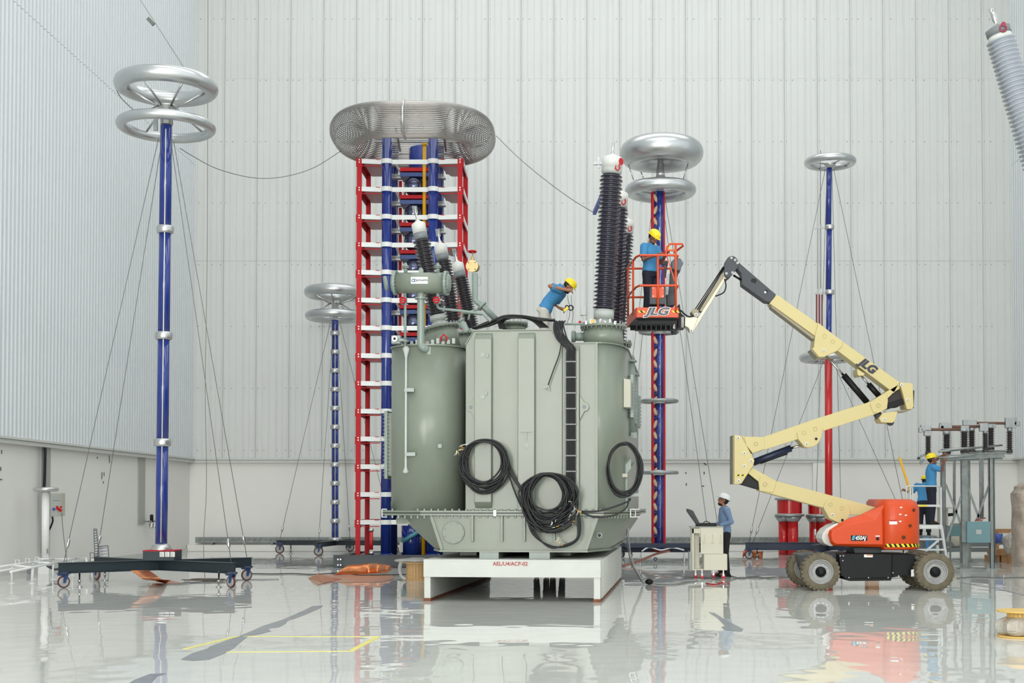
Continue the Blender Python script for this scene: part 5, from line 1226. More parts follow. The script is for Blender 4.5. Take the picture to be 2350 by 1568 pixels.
MB().lathe([(.05, 0), (.06, .05), (.04, .1)], P(1547, 768, B0 + .5), n=12).build('foot_switch', M_CHAR, bl_)
# ------------------------------------------------------------------ people
class Body:
    def __init__(s, name, lab, org, fwd, sc=1.0):
        s.F = V((fwd[0], fwd[1], 0)).normalized(); s.L = V((-s.F.y, s.F.x, 0)); s.o = V(org) + V((0, 0, .005)); s.sc = sc
        s.t = thing(name, lab, 'person', s.o)
    def w(s, p): return s.o + (s.F * p[0] + s.L * p[1] + V((0, 0, 1)) * p[2]) * s.sc
    def d(s, p): return (s.F * p[0] + s.L * p[1] + V((0, 0, 1)) * p[2])
    def limb(s, m, pts, rs, cap=True, n=12):
        q = [s.w(p) for p in pts]; k = s.sc
        m.tube(q, [r * k for r in rs], n)
        if cap:
            for p, r in zip(q, rs): m.sphere(p, r * k * .98, n, 8)
        else:
            for p, r in list(zip(q, rs))[1:-1]: m.sphere(p, r * k, n, 8)
    def rings(s, m, rg, n=20):       # rg: (centre, half side width, half depth, up direction)
        vs = []; N = len(rg)
        for c, a, b, up in rg:
            c = s.w(c); up = s.d(up).normalized(); sd = (s.L - up * s.L.dot(up)).normalized(); fd = sd.cross(up)
            for k in range(n):
                t = 2 * math.pi * k / n; ct, st = math.cos(t), math.sin(t)
                vs.append(c + sd * (a * s.sc * math.copysign(abs(ct) ** .85, ct)) + fd * (b * s.sc * math.copysign(abs(st) ** .85, st)))
        fs = [(i * n + k, i * n + (k + 1) % n, (i + 1) * n + (k + 1) % n, (i + 1) * n + k) for i in range(N - 1) for k in range(n)]
        fs += [tuple(reversed(range(n))), tuple((N - 1) * n + k for k in range(n))]
        m.add(vs, fs, True)
    def fin(s, m, name, mt, vox=.011, parent=None, sm=4):
        o = m.build(name, mt, parent or s.t); fixnormals(o)
        r = o.modifiers.new('merge', 'REMESH'); r.mode = 'VOXEL'; r.voxel_size = vox * s.sc; r.use_smooth_shade = True
        if sm: q = o.modifiers.new('soft', 'SMOOTH'); q.factor = .5; q.iterations = sm
        return o
def hand(B, m, wrist, dirn, palm_n, thumb, curl=.5):
    wv = V(wrist); dn = V(dirn).normalized(); pn = V(palm_n); pn = (pn - dn * pn.dot(dn)).normalized(); ac = dn.cross(pn) * thumb
    add = lambda *c: tuple(c[0])
    B.limb(m, [wv, wv + dn * .05, wv + dn * .09], [.026, .034, .032])
    B.limb(m, [wv + dn * .04 + ac * .018, wv + dn * .085 + ac * .022], [.022, .018]); B.limb(m, [wv + dn * .04 - ac * .018, wv + dn * .085 - ac * .025], [.022, .017])
    for i, (off, ln) in enumerate(((.030, .075), (.010, .085), (-.010, .078), (-.030, .06))):
        a = wv + dn * .088 + ac * off; c1 = curl * .9; c2 = curl * 1.9
        b = a + (dn * math.cos(c1) + pn * math.sin(c1)) * ln * .5; c = b + (dn * math.cos(c2) + pn * math.sin(c2)) * ln * .5
        B.limb(m, [a, b, c], [.0105, .0100, .0085], n=8)
    a = wv + dn * .03 + ac * .03; b = a + dn * .035 + ac * .028 + pn * .01; c = b + dn * .03 + ac * .004 + pn * .022
    B.limb(m, [a, b, c], [.015, .012, .0095], n=8)
def person(name, lab, org, fwd, pose, skin, shirt, trou, helm, long_sleeve=False, sc=1.0, beard=False, glasses=False, vox=.011):
    B = Body(name, lab, org, fwd, sc); g = lambda k: V(pose[k])
    pel, wst, chs, nk, hd = g('pelvis'), g('waist'), g('chest'), g('neck'), g('head')
    sup = (chs - pel).normalized(); hf = g('hface').normalized(); hu = g('hup'); hu = (hu - hf * hu.dot(hf)).normalized(); hs = hu.cross(hf)
    def H(a, b, c): return hd + hf * a + hs * b + hu * c
    skn = MB()
    # torso, limbs: one continuous body
    B.rings(skn, [(pel - sup * .08, .13, .09, sup), (pel, .155, .105, sup), (wst, .13, .09, sup), (chs, .155, .105, sup), (chs + sup * .12, .15, .085, sup), (chs + sup * .19, .07, .06, sup)])
    B.limb(skn, [chs + sup * .15, nk, H(-.01, 0, -.06)], [.07, .054, .052])
    R3 = Matrix((B.d(hf), B.d(hs), B.d(hu))).transposed()
    skn.sphere(B.w(H(-.012, 0, .03)), [.095 * sc, .073 * sc, .105 * sc], 20, 14, R3); skn.sphere(B.w(H(.03, 0, -.055)), [.055 * sc, .05 * sc, .06 * sc], 16, 10, R3)
    B.limb(skn, [H(.082, 0, .015), H(.104, 0, -.022), H(.088, 0, -.034)], [.011, .016, .014], n=8)
    B.limb(skn, [H(.075, -.02, -.058), H(.084, 0, -.058), H(.075, .02, -.058)], [.010, .012, .010], n=8)
    for q in (-1, 1): skn.sphere(B.w(H(-.005, q * .075, -.005)), [.018 * sc, .009 * sc, .03 * sc], 10, 8, R3)
    for q in ('l', 'r'):
        B.limb(skn, [g('sh_' + q), g('el_' + q), g('wr_' + q)], [.056, .042, .027])
        hdn = pose.get('hd_' + q) or tuple((g('wr_' + q) - g('el_' + q)).normalized())
        hand(B, skn, pose['wr_' + q], hdn, pose.get('pn_' + q, (0, 0, -1)), pose.get('th_' + q, 1), pose.get('cu_' + q, .5))
        B.limb(skn, [g('hip_' + q), g('kn_' + q), g('an_' + q)], [.085, .058, .042]); B.limb(skn, [g('an_' + q), g('an_' + q) + V((.13, 0, -.05))], [.042, .03])
    B.fin(skn, 'body', skin, vox * .82, sm=3)
    # shirt
    ms = MB(); o = .022
    B.rings(ms, [(pel + sup * .0, .185, .135, sup), (pel + sup * .06, .175, .13, sup), (wst, .158, .12, sup), (chs, .185, .132, sup), (chs + sup * .10, .185, .118, sup), (chs + sup * .17, .13, .09, sup), (chs + sup * .20, .08, .075, sup)])
    for q in ('l', 'r'):
        a, e, w_ = g('sh_' + q), g('el_' + q), g('wr_' + q)
        if long_sleeve: B.limb(ms, [a, e, w_ - (w_ - e).normalized() * .02], [.082, .062, .046], False); ms.sphere(B.w(a), .082 * sc, 12, 8)
        else: B.limb(ms, [a, a + (e - a) * .45, a + (e - a) * .82], [.08, .076, .074], False); ms.sphere(B.w(a), .08 * sc, 12, 8)
        B.limb(ms, [chs + sup * .12, a], [.08, .078])
    so = B.fin(ms, 'shirt', shirt, vox * 1.1, sm=4)
    mc = MB(); c0 = chs + sup * .185; 
    B.rings(mc, [(c0, .085, .08, sup), (c0 + sup * .045, .068, .066, sup)]); mc.build('collar', shirt, so)
    # trousers, belt, shoes
    mt = MB(); B.rings(mt, [(pel - sup * .10, .17, .125, sup), (pel, .172, .125, sup), (pel + sup * .05, .160, .118, sup)])
    for q in ('l', 'r'): B.limb(mt, [g('hip_' + q), g('kn_' + q), g('an_' + q) + V((0, 0, -.02))], [.108, .082, .068], False); mt.sphere(B.w(g('hip_' + q)), .108 * sc, 12, 8)
    B.fin(mt, 'trousers', trou, vox * 1.15, sm=4)
    for q in ('l', 'r'):
        a = g('an_' + q); f = MB()
        B.rings(f, [(a + V((-.06, 0, -.075)), .045, .07, (0, 0, 1)), (a + V((.03, 0, -.085)), .05, .13, (0, 0, 1)) ][:0] + [(a + V((.05, 0, -.09)), .048, .14, (0, 0, 1)), (a + V((.05, 0, -.06)), .048, .138, (0, 0, 1)), (a + V((.02, 0, -.03)), .044, .09, (0, 0, 1)), (a + V((-.01, 0, .01)), .042, .05, (0, 0, 1))], 18)
        f.build('shoe', M_BLACK, B.t)
    # hair, beard, face, helmet
    hr = MB(); hr.sphere(B.w(H(-.034, 0, .03)), [.084 * sc, .079 * sc, .098 * sc], 18, 12, R3); hr.build('hair', M_HAIR, B.t)
    if beard:
        bd = MB(); bd.sphere(B.w(H(.032, 0, -.092)), [.054 * sc, .052 * sc, .034 * sc], 14, 10, R3); bd.build('beard', M_HAIR, B.t)
    for q in (-1, 1):
        MB().sphere(B.w(H(.078, q * .03, .012)), .011 * sc, 8, 6).build('eye', M_CARD, B.t)
        MB().sphere(B.w(H(.0865, q * .03, .012)), .0055 * sc, 8, 6).build('iris', M_BLACK, B.t)
    if glasses:
        gl = MB()
        for q in (-1, 1): gl.torus(B.w(H(.098, q * .032, .012)), .024 * sc, .003, B.d(hf), 16, 5); gl.tube([B.w(H(.095, q * .056, .014)), B.w(H(.0, q * .08, .014))], .003, 5)
        gl.build('spectacles', M_BLACK, B.t)
    if helm:
        c = H(-.008, 0, .055); vs = []; m = MB(); n = 24
        prof = [(1.0, 0), (1.0, .25), (.95, .5), (.82, .75), (.6, .92), (.3, 1.0), (.02, 1.02)]
        for rr, h in prof:
            for k in range(n):
                t = 2 * math.pi * k / n; vs.append(B.w(c + hf * (.128 * rr * math.cos(t)) + hs * (.104 * rr * math.sin(t)) + hu * (.105 * h)))
        fs = [(i * n + k, i * n + (k + 1) % n, (i + 1) * n + (k + 1) % n, (i + 1) * n + k) for i in range(len(prof) - 1) for k in range(n)] + [tuple(range((len(prof) - 1) * n, len(prof) * n))]
        m.add(vs, fs, True); vs = []
        for h in (0, -.008):
            for rr in (.96, 1.12):
                for k in range(n):
                    t = 2 * math.pi * k / n; e = 1 + .18 * max(0, math.cos(t)) ** 3 if rr > 1 else 1
                    vs.append(B.w(c + hf * (.128 * rr * e * math.cos(t)) + hs * (.104 * rr * math.sin(t)) + hu * (h - (.012 * max(0, math.cos(t)) if rr > 1 else 0))))
        fs = []
        for k in range(n): l = (k + 1) % n; fs += [(k, l, n + l, n + k), (2 * n + l, 2 * n + k, 3 * n + k, 3 * n + l), (n + k, n + l, 3 * n + l, 3 * n + k)]
        m.add(vs, fs, False)
        ho = m.build('helmet', helm, B.t)
        rg = MB(); rg.tube([B.w(c + hf * (.128 * math.cos(R(a)) * 1.0) + hu * (.110 * math.sin(R(a)))) for a in range(10, 171, 16)], .009, 6); rg.build('helmet_ridge', helm, ho)
    return B
STAND = dict(pelvis=(0, 0, .93), waist=(0, 0, 1.08), chest=(.0, 0, 1.26), neck=(.01, 0, 1.47), head=(.03, 0, 1.60), hface=(1, 0, 0), hup=(0, 0, 1),
    sh_l=(0, .185, 1.40), sh_r=(0, -.185, 1.40), el_l=(-.02, .22, 1.12), el_r=(-.02, -.22, 1.12), wr_l=(.08, .23, .88), wr_r=(.08, -.23, .88),
    hip_l=(0, .09, .90), hip_r=(0, -.09, .90), kn_l=(.02, .10, .49), kn_r=(.02, -.10, .49), an_l=(-.02, .11, .09), an_r=(-.02, -.11, .09))
def pose(**k): p = dict(STAND); p.update(k); return p
# worker in the basket, facing half right and looking down at his hands
bzf = zf + .03
person('person', 'person in yellow helmet and blue polo standing in the raised orange basket', V((P(1493, 650, 24.25).x, 24.25, bzf)), (.72, -.7),
    pose(hface=(.8, .05, -.62), hup=(.5, 0, 1), head=(.075, 0, 1.585), el_r=(.05, -.27, 1.14), wr_r=(.25, -.10, 1.22), el_l=(.08, .22, 1.13), wr_l=(.30, .12, 1.27), pn_r=(0, .2, -1), cu_r=.7, th_r=1, th_l=-1), M_SKIN, M_SHIRT, M_NAVYT, M_HELMY, sc=.97, beard=True)
hl = tag(fixnormals(MB().prism(px_poly([(1527, 573), (1534, 564), (1538, 568), (1536, 574), (1529, 579)], 23.68), (0, .03, 0)).build('yellow_glove', M_HELMY)), 'yellow cloth glove lying over the basket rail beside the worker', 'glove')
# worker bent over on the tank lid
vv = 3.9; lidz = zpk + .0; px_ = TP(1252, 700, vv)
person('person', 'person in yellow helmet, blue polo and pale trousers bending forward on top of the tank', V((px_.x, px_.y, lidz)), (1, -.12),
    pose(pelvis=(-.02, 0, .84), waist=(.06, 0, .99), chest=(.19, 0, 1.12), neck=(.36, 0, 1.27), head=(.44, 0, 1.27), hface=(.72, 0, -.62), hup=(.62, 0, .78),
         sh_r=(.30, -.19, 1.19), sh_l=(.30, .19, 1.17), el_r=(.13, -.34, 1.24), wr_r=(.42, -.26, 1.17), hd_r=(1, .1, -.1), cu_r=.6, pn_r=(0, .4, -1),
         el_l=(.14, .26, .98), wr_l=(.24, .20, .90), hd_l=(1, 0, -.35), cu_l=.9, hip_l=(-.02, .09, .81), hip_r=(-.02, -.09, .81), kn_l=(.06, .12, .42), kn_r=(-.02, -.11, .42), an_l=(-.03, .13, .09), an_r=(-.08, -.12, .09)), M_SKIN2, M_SHIRT, M_GREYT, M_HELMY, sc=1.0, beard=True)
c = TP(1301, 708, vv - .1); mt_ = thing('clamp_meter', 'yellow and black clamp meter held by the worker bent over on the tank', 'clamp meter', c)
MB().bar(c - V((.06, 0, .05)), c + V((.03, 0, .02)), .03, .05).build('meter_body', M_HELMY, mt_, .006)
MB().torus(c + V((.075, 0, .01)), .045, .012, (0, 1, .2), 20, 8).build('clamp_jaw', M_RUB, mt_); MB().torus(c + V((.0, 0, .02)), .035, .01, (0.3, 1, .2), 20, 8).build('lead_loop', M_RUB, mt_)
m = MB().tube(smooth_path([TP(1303, 678, vv-.35), TP(1304, 690, vv-.35), TP(1307, 703, vv), TP(1307, 725, vv), TP(1300, 745, vv)], 6), .006, 5)
tag(m.build('test_lead', M_GREYC), 'thin grey wire hanging from the raised hand of the bent worker', 'wire', 'test leads')
m = MB().tube(smooth_path([TP(1311, 678, vv-.35), TP(1312, 700, vv-.3), TP(1315, 720, vv), TP(1312, 745, vv)], 6), .006, 5)
tag(m.build('test_lead', M_GREYC), 'second thin grey wire reaching down to the turret behind the clamp meter', 'wire', 'test leads')
# man at the cart
person('person', 'person in white helmet, glasses and slate blue shirt looking up beside the cream cart', V((P(1663, 1200, 27.95).x, 27.95, 0)), (-1, -.12),
    pose(hface=(.92, 0, .38), hup=(-.35, 0, 1), head=(.03, 0, 1.60), el_l=(-.08, .24, 1.16), wr_l=(.16, .17, 1.07), el_r=(.0, -.22, 1.15), wr_r=(.2, -.12, 1.08), pn_l=(0, 0, -1), pn_r=(0, 0, -1), th_l=-1, an_r=(.05, -.11, .09)), M_SKIN2, M_SHIRT2, M_BLKT, M_HELMW, True, 1.01, True, True)
# two workers at the disconnector steps
person('person', 'person in yellow helmet on the aluminium steps reaching up to the switch frame', V((P(2137, 1150, 31.0).x, 31.0, 1.06)), (1, -.05),
    pose(hface=(1, 0, .25), hup=(-.2, 0, 1), sh_r=(.03, -.18, 1.40), sh_l=(.03, .18, 1.42), el_r=(.22, -.24, 1.34), wr_r=(.24, -.30, 1.50), pn_r=(.6, .6, 0), cu_r=.8, el_l=(.16, .20, 1.60), wr_l=(.30, .08, 1.70), cu_l=.6), M_SKIN, M_SHIRT, M_NAVYT, M_HELMY, sc=.96, beard=False)
person('person', 'person in blue polo bending behind the man on the steps, holding a yellow pole', V((P(2121, 1150, 31.95).x, 31.95, .78)), (.35, .93),
    pose(pelvis=(-.05, 0, .86), waist=(.0, 0, 1.0), chest=(.08, 0, 1.16), neck=(.2, 0, 1.34), head=(.27, 0, 1.42), hface=(1, 0, -.1), sh_l=(.12, .2, 1.3), sh_r=(.12, -.2, 1.3), el_l=(.05, .34, 1.10), wr_l=(.02, .46, 1.16), el_r=(.25, -.25, 1.1), wr_r=(.4, -.2, 1.0), hip_l=(-.05, .09, .83), hip_r=(-.05, -.09, .83), cu_l=1.0), M_SKIN, M_SHIRT, M_NAVYT, M_HELMY, sc=.93, vox=.014)
# two people beyond the tank, seen only under the platform
for x, d_, lb_, f in ((1243, 28.6, 'person in dark trousers behind the platform, legs seen under it', (.2, -1)), (1279, 28.9, 'person in black trousers standing beside another behind the platform', (-.3, -1))):
    person('person', lb_, V((P(x, 1200, d_).x, d_, 0)), f, pose(), M_SKIN, M_SHIRT, M_BLKT, M_HELMY, vox=.018)
# ------------------------------------------------------------------ instrument cart
D = 27.25; ct_ = thing('instrument_cart', 'cream steel cart on red castors carrying an open black instrument case', 'cart', G(1630, 1328))
xa, xm_, xb_ = P(1589, 1250, D).x, P(1608, 1250, D).x, P(1660, 1250, D).x; z1 = P(1600, 1211, D).z; z0 = P(1600, 1309, D).z; zmid = P(1600, 1271.5, D).z
MB().bb((xm_, D, zmid), (xb_, D + .02, z1)).build('front_panel', M_CART, ct_, .005)
MB().bb((P(1615, 1250, D).x, D - .04, z0), (P(1668.5, 1250, D).x, D + .32, zmid - .005)).build('lower_box', M_CART, ct_, .008)
MB().bb((xa, D + .02, z0 + .02), (xa + .03, D + .06, z1)).build('corner_post', M_CART, ct_); MB().bb((xa, D + .41, z0 + .02), (xa + .03, D + .45, z1)).build('corner_post', M_CART, ct_); MB().bb((xb_ - .04, D + .41, z0), (xb_, D + .45, z1)).build('corner_post', M_CART, ct_)
MB().bb((xa, D + .3, z0), (xm_, D + .32, z1)).build('inner_panel', M_CART, ct_); MB().bb((xa, D + .02, z1 - .12), (xm_, D + .04, z1 - .02)).build('side_rail', M_CART, ct_)
MB().bb((P(1583, 1250, D).x, D + .1, P(1600, 1309, D).z), (xa + .01, D + .4, P(1600, 1268, D).z)).build('side_tray', M_CASTG, ct_)
MB().bb((P(1585, 1250, D).x, D - .01, z1), (xb_ + .01, D + .46, z1 + .02)).build('cart_top', M_CASTG, ct_, .004)
MB().bb((xa, D + .02, z0), (xb_, D + .45, z0 + .02)).build('cart_shelf', M_CART, ct_)
for x in (1618.5, 1637, 1656):
    MB().bb((P(x - 1.5, 1250, D).x, D - .03, P(x, 1246, D).z), (P(x + 3, 1250, D).x, D + .0, P(x, 1227, D).z)).box(P(x - 3, 1245, D - .02), (.03, .03, .02)).build('cable_hook', M_CART, ct_)
M_RC = mat('red_castor', sr(196, 40, 48), .5)
for x, dd in ((1596, .3), (1611, .05), (1637, .35), (1660, .02)):
    c = P(x, 1325, D + dd); c.z = .045; MB().lathe([(.042, -.012), (.045, 0), (.042, .012)], c, (0, 1, 0), 16).build('castor_wheel', M_RC, ct_)
    MB().bb((c.x - .02, c.y - .025, .05), (c.x + .02, c.y + .025, .10)).bb((c.x - .012, c.y - .012, .1), (c.x + .012, c.y + .012, z0 + .01)).build('castor_stem', M_STEEL, ct_)
zc_ = z1 + .02; cs = thing('instrument_case', 'open black instrument case with tilted lid lying on the cart top', 'case', (P(1620, 1208, D).x, D + .3, zc_))
MB().bb((P(1598, 1200, D + .2).x, D + .08, zc_), (P(1643, 1200, D + .2).x, D + .42, zc_ + .07)).build('case_base', M_BLACK, cs, .01)
m = MB(); m.prism(px_poly([(1600, 1204), (1607, 1203), (1591, 1173), (1585, 1170), (1578, 1168), (1579, 1175)], D + .08), (0, .34, 0)); fixnormals(m.build('case_lid', M_CHAR, cs, .006))
MB().tube(smooth_path([P(1613, 1203, D + .1), P(1618, 1197, D + .1), P(1625, 1198, D + .1), P(1634, 1204, D + .1)], 6), .008, 6).build('case_cable', M_BLACK, cs)
m = MB()
for k in range(8): m.box(P(1612 + k * 3.4, 1203.5, D + .15), (.02, .03, .03 + .01 * (k % 3)))
m.build('case_plugs', M_CHAR, cs, kind='stuff')

# ------------------------------------------------------------------ disconnector on its steel frame
D = 31.4; dn = thing('disconnect_switch', 'high-voltage disconnect switch with dark insulators on a galvanised steel frame', 'switchgear', G(2220, 1304))
def post(x, d, yt, w=.15, dp=.12, m=M_GALVD):
    X_ = P(x, 1150, d).x; zt2 = P(x, yt, d).z
    mm = MB().bb((X_ - w / 2, d, .0), (X_ + w / 2, d + .012, zt2)).bb((X_ + w / 2 - .012, d, 0), (X_ + w / 2, d + dp, zt2)).bb((X_ - w / 2, d, 0), (X_ - w / 2 + .012, d + dp, zt2)); o = mm.build('steel_post', m, dn)
    MB().box((X_, d + .05, .008), (.34, .3, .016)).prism([(X_ + w / 2, d + .02, .016), (X_ + w / 2 + .08, d + .02, .016), (X_ + w / 2, d + .02, .16)], (0, .012, 0)).prism([(X_ - w / 2, d + .02, .016), (X_ - w / 2 - .08, d + .02, .016), (X_ - w / 2, d + .02, .16)], (0, .012, 0)).build('foot_plate', M_GALVD, dn)
    return o
post(2215, 31.4, 1045); post(2276, 31.3, 1045, .1); post(2166, 31.9, 1045, .1); post(2223, 34.2, 1050, .1); post(2280, 34.2, 1052, .08)
def tb(a, b, da, db, r, name, m=M_GALV, n=10): return MB().cyl(P(a[0], a[1], da), P(b[0], b[1], db), r, n).build(name, m, dn)
def flat(a, b, d, w, name='cross_brace', m=M_GALVD): return MB().bar(P(a[0], a[1], d), P(b[0], b[1], d), .02, w, (0, -1, 0)).build(name, m, dn)
for a, b in (((2170, 1111), (2208, 1210)), ((2211, 1124), (2172, 1243)), ((2221, 1118), (2247, 1190)), ((2271, 1111), (2241, 1195))): MB().bar(P(a[0], a[1], 31.45), P(b[0], b[1], 31.45), .05, .02, (0, -1, 0)).build('cross_brace', M_GALVD, dn)
tb((2190, 1055), (2190, 1190), 32.2, 32.2, .035, 'operating_rod', M_GALVD); tb((2250, 1040), (2251, 1192), 31.6, 31.6, .035, 'operating_rod', M_GALVD); tb((2256, 1040), (2256, 1192), 32, 32, .02, 'operating_rod', M_GALVD)
def chan(a, b, da, db, h): return MB().ibeam(P(a[0], a[1], da), P(b[0], b[1], db), .1, h, .02).build('top_beam', M_GALVD, dn)
chan((2158, 1051), (2305, 1044), 31.3, 31.3, .12); chan((2221, 1038), (2322, 1038), 33.6, 33.6, .1); chan((2158, 1056), (2300, 1050), 33.8, 33.8, .1)
for (a, b, d1_, d2_, r) in (((2155, 1037), (2299, 1022), 31.0, 33.5, .025), ((2152, 1051), (2236, 1045), 31.0, 31.0, .02), ((2160, 1033), (2240, 1028), 31.4, 31.4, .03)): tb(a, b, d1_, d2_, r, 'linkage_rod')
MB().bar(P(2105, 1052, 31.1), P(2122, 1044, 31.1), .04, .06).bar(P(2112, 1065, 31.1), P(2120, 1055, 31.1), .04, .06).bar(P(2106, 1052, 31.1), P(2113, 1056, 31.1), .04, .06).build('linkage_arm', M_GALVD, dn)
MB().bar(P(2118, 1045, 31.2), P(2165, 1050, 31.2), .05, .05).build('side_arm', M_GALVD, dn)
def insul(x, y0, y1, d, r, nsh, cap=.09):
    a = P(x, y1, d); b = P(x, y0, d); L = (b - a).length; prof = [(r * .9, -.06), (r * .9, 0)]; st = L / nsh; z = 0
    for k in range(nsh): prof += [(r * .55, z), (r * .6, z + st * .2), (r, z + st * .45), (r, z + st * .55), (r * .6, z + st * .8)]; z += st
    prof += [(r * .55, L)]
    o = MB().lathe(prof, a, (b - a), 20).build('post_insulator', mat('ins_dark', sr(58, 52, 54), .25), dn)
    MB().lathe([(r * .8, 0), (r * .8, cap)], b, (0, 0, 1), 14).lathe([(r * .8, -.1), (r * .8, -.0)], a, (0, 0, 1), 14).build('insulator_fitting', M_GALV, o); return b
for x, y0, y1, d, r, n in ((2130, 1003, 1037, 31.2, .08, 9), (2172.5, 998, 1036, 31.5, .11, 10), (2213, 992, 1034, 32, .11, 11), (2230, 990, 1032, 33.5, .10, 10), (2261, 996, 1032, 32, .08, 9), (2274, 984, 1027, 33.6, .10, 10), (2317, 991, 1034, 33.6, .09, 9)): insul(x, y0, y1, d, r, n)
for a, b, d in (((2118, 986), (2203, 986), 31.2), ((2165, 979.5), (2255, 979), 32.0), ((2236, 971), (2325, 972), 33.6)): MB().cyl(P(a[0], a[1], d), P(b[0], b[1], d), .035, 10).build('contact_tube', M_BROWN, dn)
for x, y, d, w, h in ((2112, 987, 31.2, .08, .12), (2124, 983, 31.2, .24, .16), (2128, 994, 31.2, .16, .14), (2170, 980, 31.6, .28, .2), (2160, 981, 31.6, .1, .12), (2172, 992, 31.6, .16, .12), (2213, 984, 32, .2, .14), (2225, 974, 33.5, .34, .22), (2257, 981, 32, .2, .2), (2274, 978, 33.6, .22, .1), (2319, 971, 33.6, .28, .26), (2333, 972.5, 33.6, .16, .12)):
    c = P(x, y, d); o = MB().box(c, (w, .14, h)).build('terminal_clamp', M_GALV, dn, .01)
    mb = MB()
    for i in range(3):
        for j in (-1, 1): mb.bolts([c + V(((i - 1) * w * .3, -.07, j * h * .28))], (0, -1, 0), .012, .012)
    mb.build('clamp_bolts', M_STEEL, o, kind='stuff')
bx = MB().prism(px_poly([(2219.6, 1197.6), (2273, 1197.6), (2273, 1246), (2219.6, 1246)], 31.15), (0, .25, 0)); fixnormals(bx.build('operating_box', M_TEAL, dn, .006))
MB().prism(px_poly([(2240, 1216), (2252.5, 1216), (2252.5, 1226.5), (2240, 1226.5)], 31.14), (0, .005, 0)).build('rating_plate', M_CASTG, dn)
MB().box(P(2246, 1195, 31.3), (.16, .1, .03)).cyl(P(2240, 1193, 31.25), P(2262, 1189, 31.25), .015, 8).build('crank_coupling', mat('rusty_red', sr(150, 84, 78), .5), dn)
MB().prism(px_poly([(2208, 1198), (2219, 1198), (2219, 1245), (2208, 1245)], 31.25), (0, .12, 0)).build('box_bracket', M_GALVD, dn)
eb = thing('control_box', 'smaller teal control box on the floor frame behind the switch posts', 'control box', G(2193, 1290))
fixnormals(MB().prism(px_poly([(2177, 1207), (2209, 1207), (2209, 1231), (2177, 1231)], 34.5), (0, .3, 0)).build('box_body', M_TEAL, eb, .006))
MB().box(P(2193, 1204, 34.6), (.25, .1, .06)).build('box_fitting', M_GALVD, eb)
for x in (2181, 2205): a = P(x, 1231, 34.6); MB().bb((a.x - .02, a.y, 0), (a.x + .02, a.y + .04, a.z)).build('leg', M_GALVD, eb)
en = thing('enclosure', 'beige electrical enclosure standing behind the aluminium steps', 'enclosure', G(2168, 1290))
fixnormals(MB().prism(px_poly([(2158, 1167), (2176, 1167), (2176, 1206), (2158, 1206)], 33.6), (0, .3, 0)).build('enclosure_body', M_BOXG, en, .006)); MB().box(P(2167, 1166, 33.7), (.3, .36, .03)).build('enclosure_lid', M_BOXG, en)
MB().cyl(P(2176, 1182, 33.7), P(2188, 1181, 33.7), .04, 12).build('enclosure_spout', M_BLACK, en)
a = P(2167, 1206, 33.7); MB().bb((a.x - .08, a.y, 0), (a.x + .08, a.y + .2, a.z)).build('stand', M_GALVD, en)
# aluminium steps
D = 30.7; st = thing('platform_steps', 'aluminium platform steps with guard rail beside the boom lift', 'step ladder', G(2135, 1306))
M_AL2 = mat('ladder_aluminium', sr(206, 208, 208), .35, .6)
def lb2(a, b, d, w, h, name='leg', m=M_AL2): return MB().bar(P(a[0], a[1], d), P(b[0], b[1], d), w, h, (0, -1, 0)).build(name, m, st)
lb2((2159, 1119), (2160, 1208), D, .035, .03, 'guard_post'); q = P(2176, 1306, D); MB().bar(P(2161, 1208, D), (q.x, D, 0.0), .05, .03, (0, -1, 0)).build('leg', M_AL2, st)
lb2((2158, 1119), (2159, 1208), D + .7, .05, .03, 'guard_post'); MB().bar(P(2159, 1212, D + .7), (P(2176, 1300, D + .7).x, D + .7, 0), .05, .03, (0, -1, 0)).build('leg', M_AL2, st)
for dd in (0, .7): MB().bar(P(2106, 1212, D + dd), (P(2098, 1300, D + dd).x, D + dd, 0), .05, .03, (0, -1, 0)).build('leg', M_AL2, st)
for dd in (0, .7):
    MB().tube(smooth_path([P(2080, 1160, D + dd), P(2080, 1122, D + dd), P(2084, 1117, D + dd), P(2100, 1116, D + dd), P(2160, 1116.5, D + dd)], 5), .018, 8).build('guard_rail', M_AL2, st)
for x, dd in ((2089, 0), (2094, .35), (2086, .7)): lb2((x, 1118), (x, 1160), D + dd, .03, .03, 'guard_post')
for y, x0_, x1_, h, mm in ((1161, 2104, 2157, .05, M_AL2), (1209.5, 2103, 2162, .10, M_AL2), (1238, 2102, 2165, .04, M_AL2), (1262, 2101, 2170, .04, M_AL2), (1285, 2100, 2172, .04, M_AL2)):
    a, b = P(x0_, y, D), P(x1_, y, D)
    if y < 1200: MB().bb((a.x, D - .03, a.z - h / 2), (b.x, D, a.z + h / 2)).build('guard_bar', mm, st); MB().bb((a.x, D + .7, a.z - h / 2), (b.x, D + .73, a.z + h / 2)).build('guard_bar', mm, st)
    else: MB().bb((a.x, D - .03, a.z - h / 2), (b.x, D + .75 if y < 1230 else D + .2, a.z + h / 2)).build('tread', mm, st)
MB().bb((P(2108, 1161, D).x, D - .034, P(2108, 1163, D).z), (P(2127, 1161, D).x, D - .03, P(2108, 1159, D).z)).build('yellow_sticker', M_HELMY, st)
MB().bb((P(2113, 1209, D).x, D - .036, P(2108, 1211.5, D).z), (P(2150, 1161, D).x, D - .03, P(2108, 1207.5, D).z)).build('white_sticker', M_CARD, st)
lb2((2121, 1268), (2154, 1240), D, .05, .03, 'brace')
a, b = P(2064, 1050, 31.2), P(2085, 1116, 31.2); tag(MB().bar(a, b + (b - a) * .25, .05, .04, (0, -1, 0)).build('yellow_pole', M_YEL), 'yellow fibreglass pole leaning in the hand of the bending worker', 'pole')
a, b = P(2107, 1223, 31.5), P(2142, 1262, 31.5)
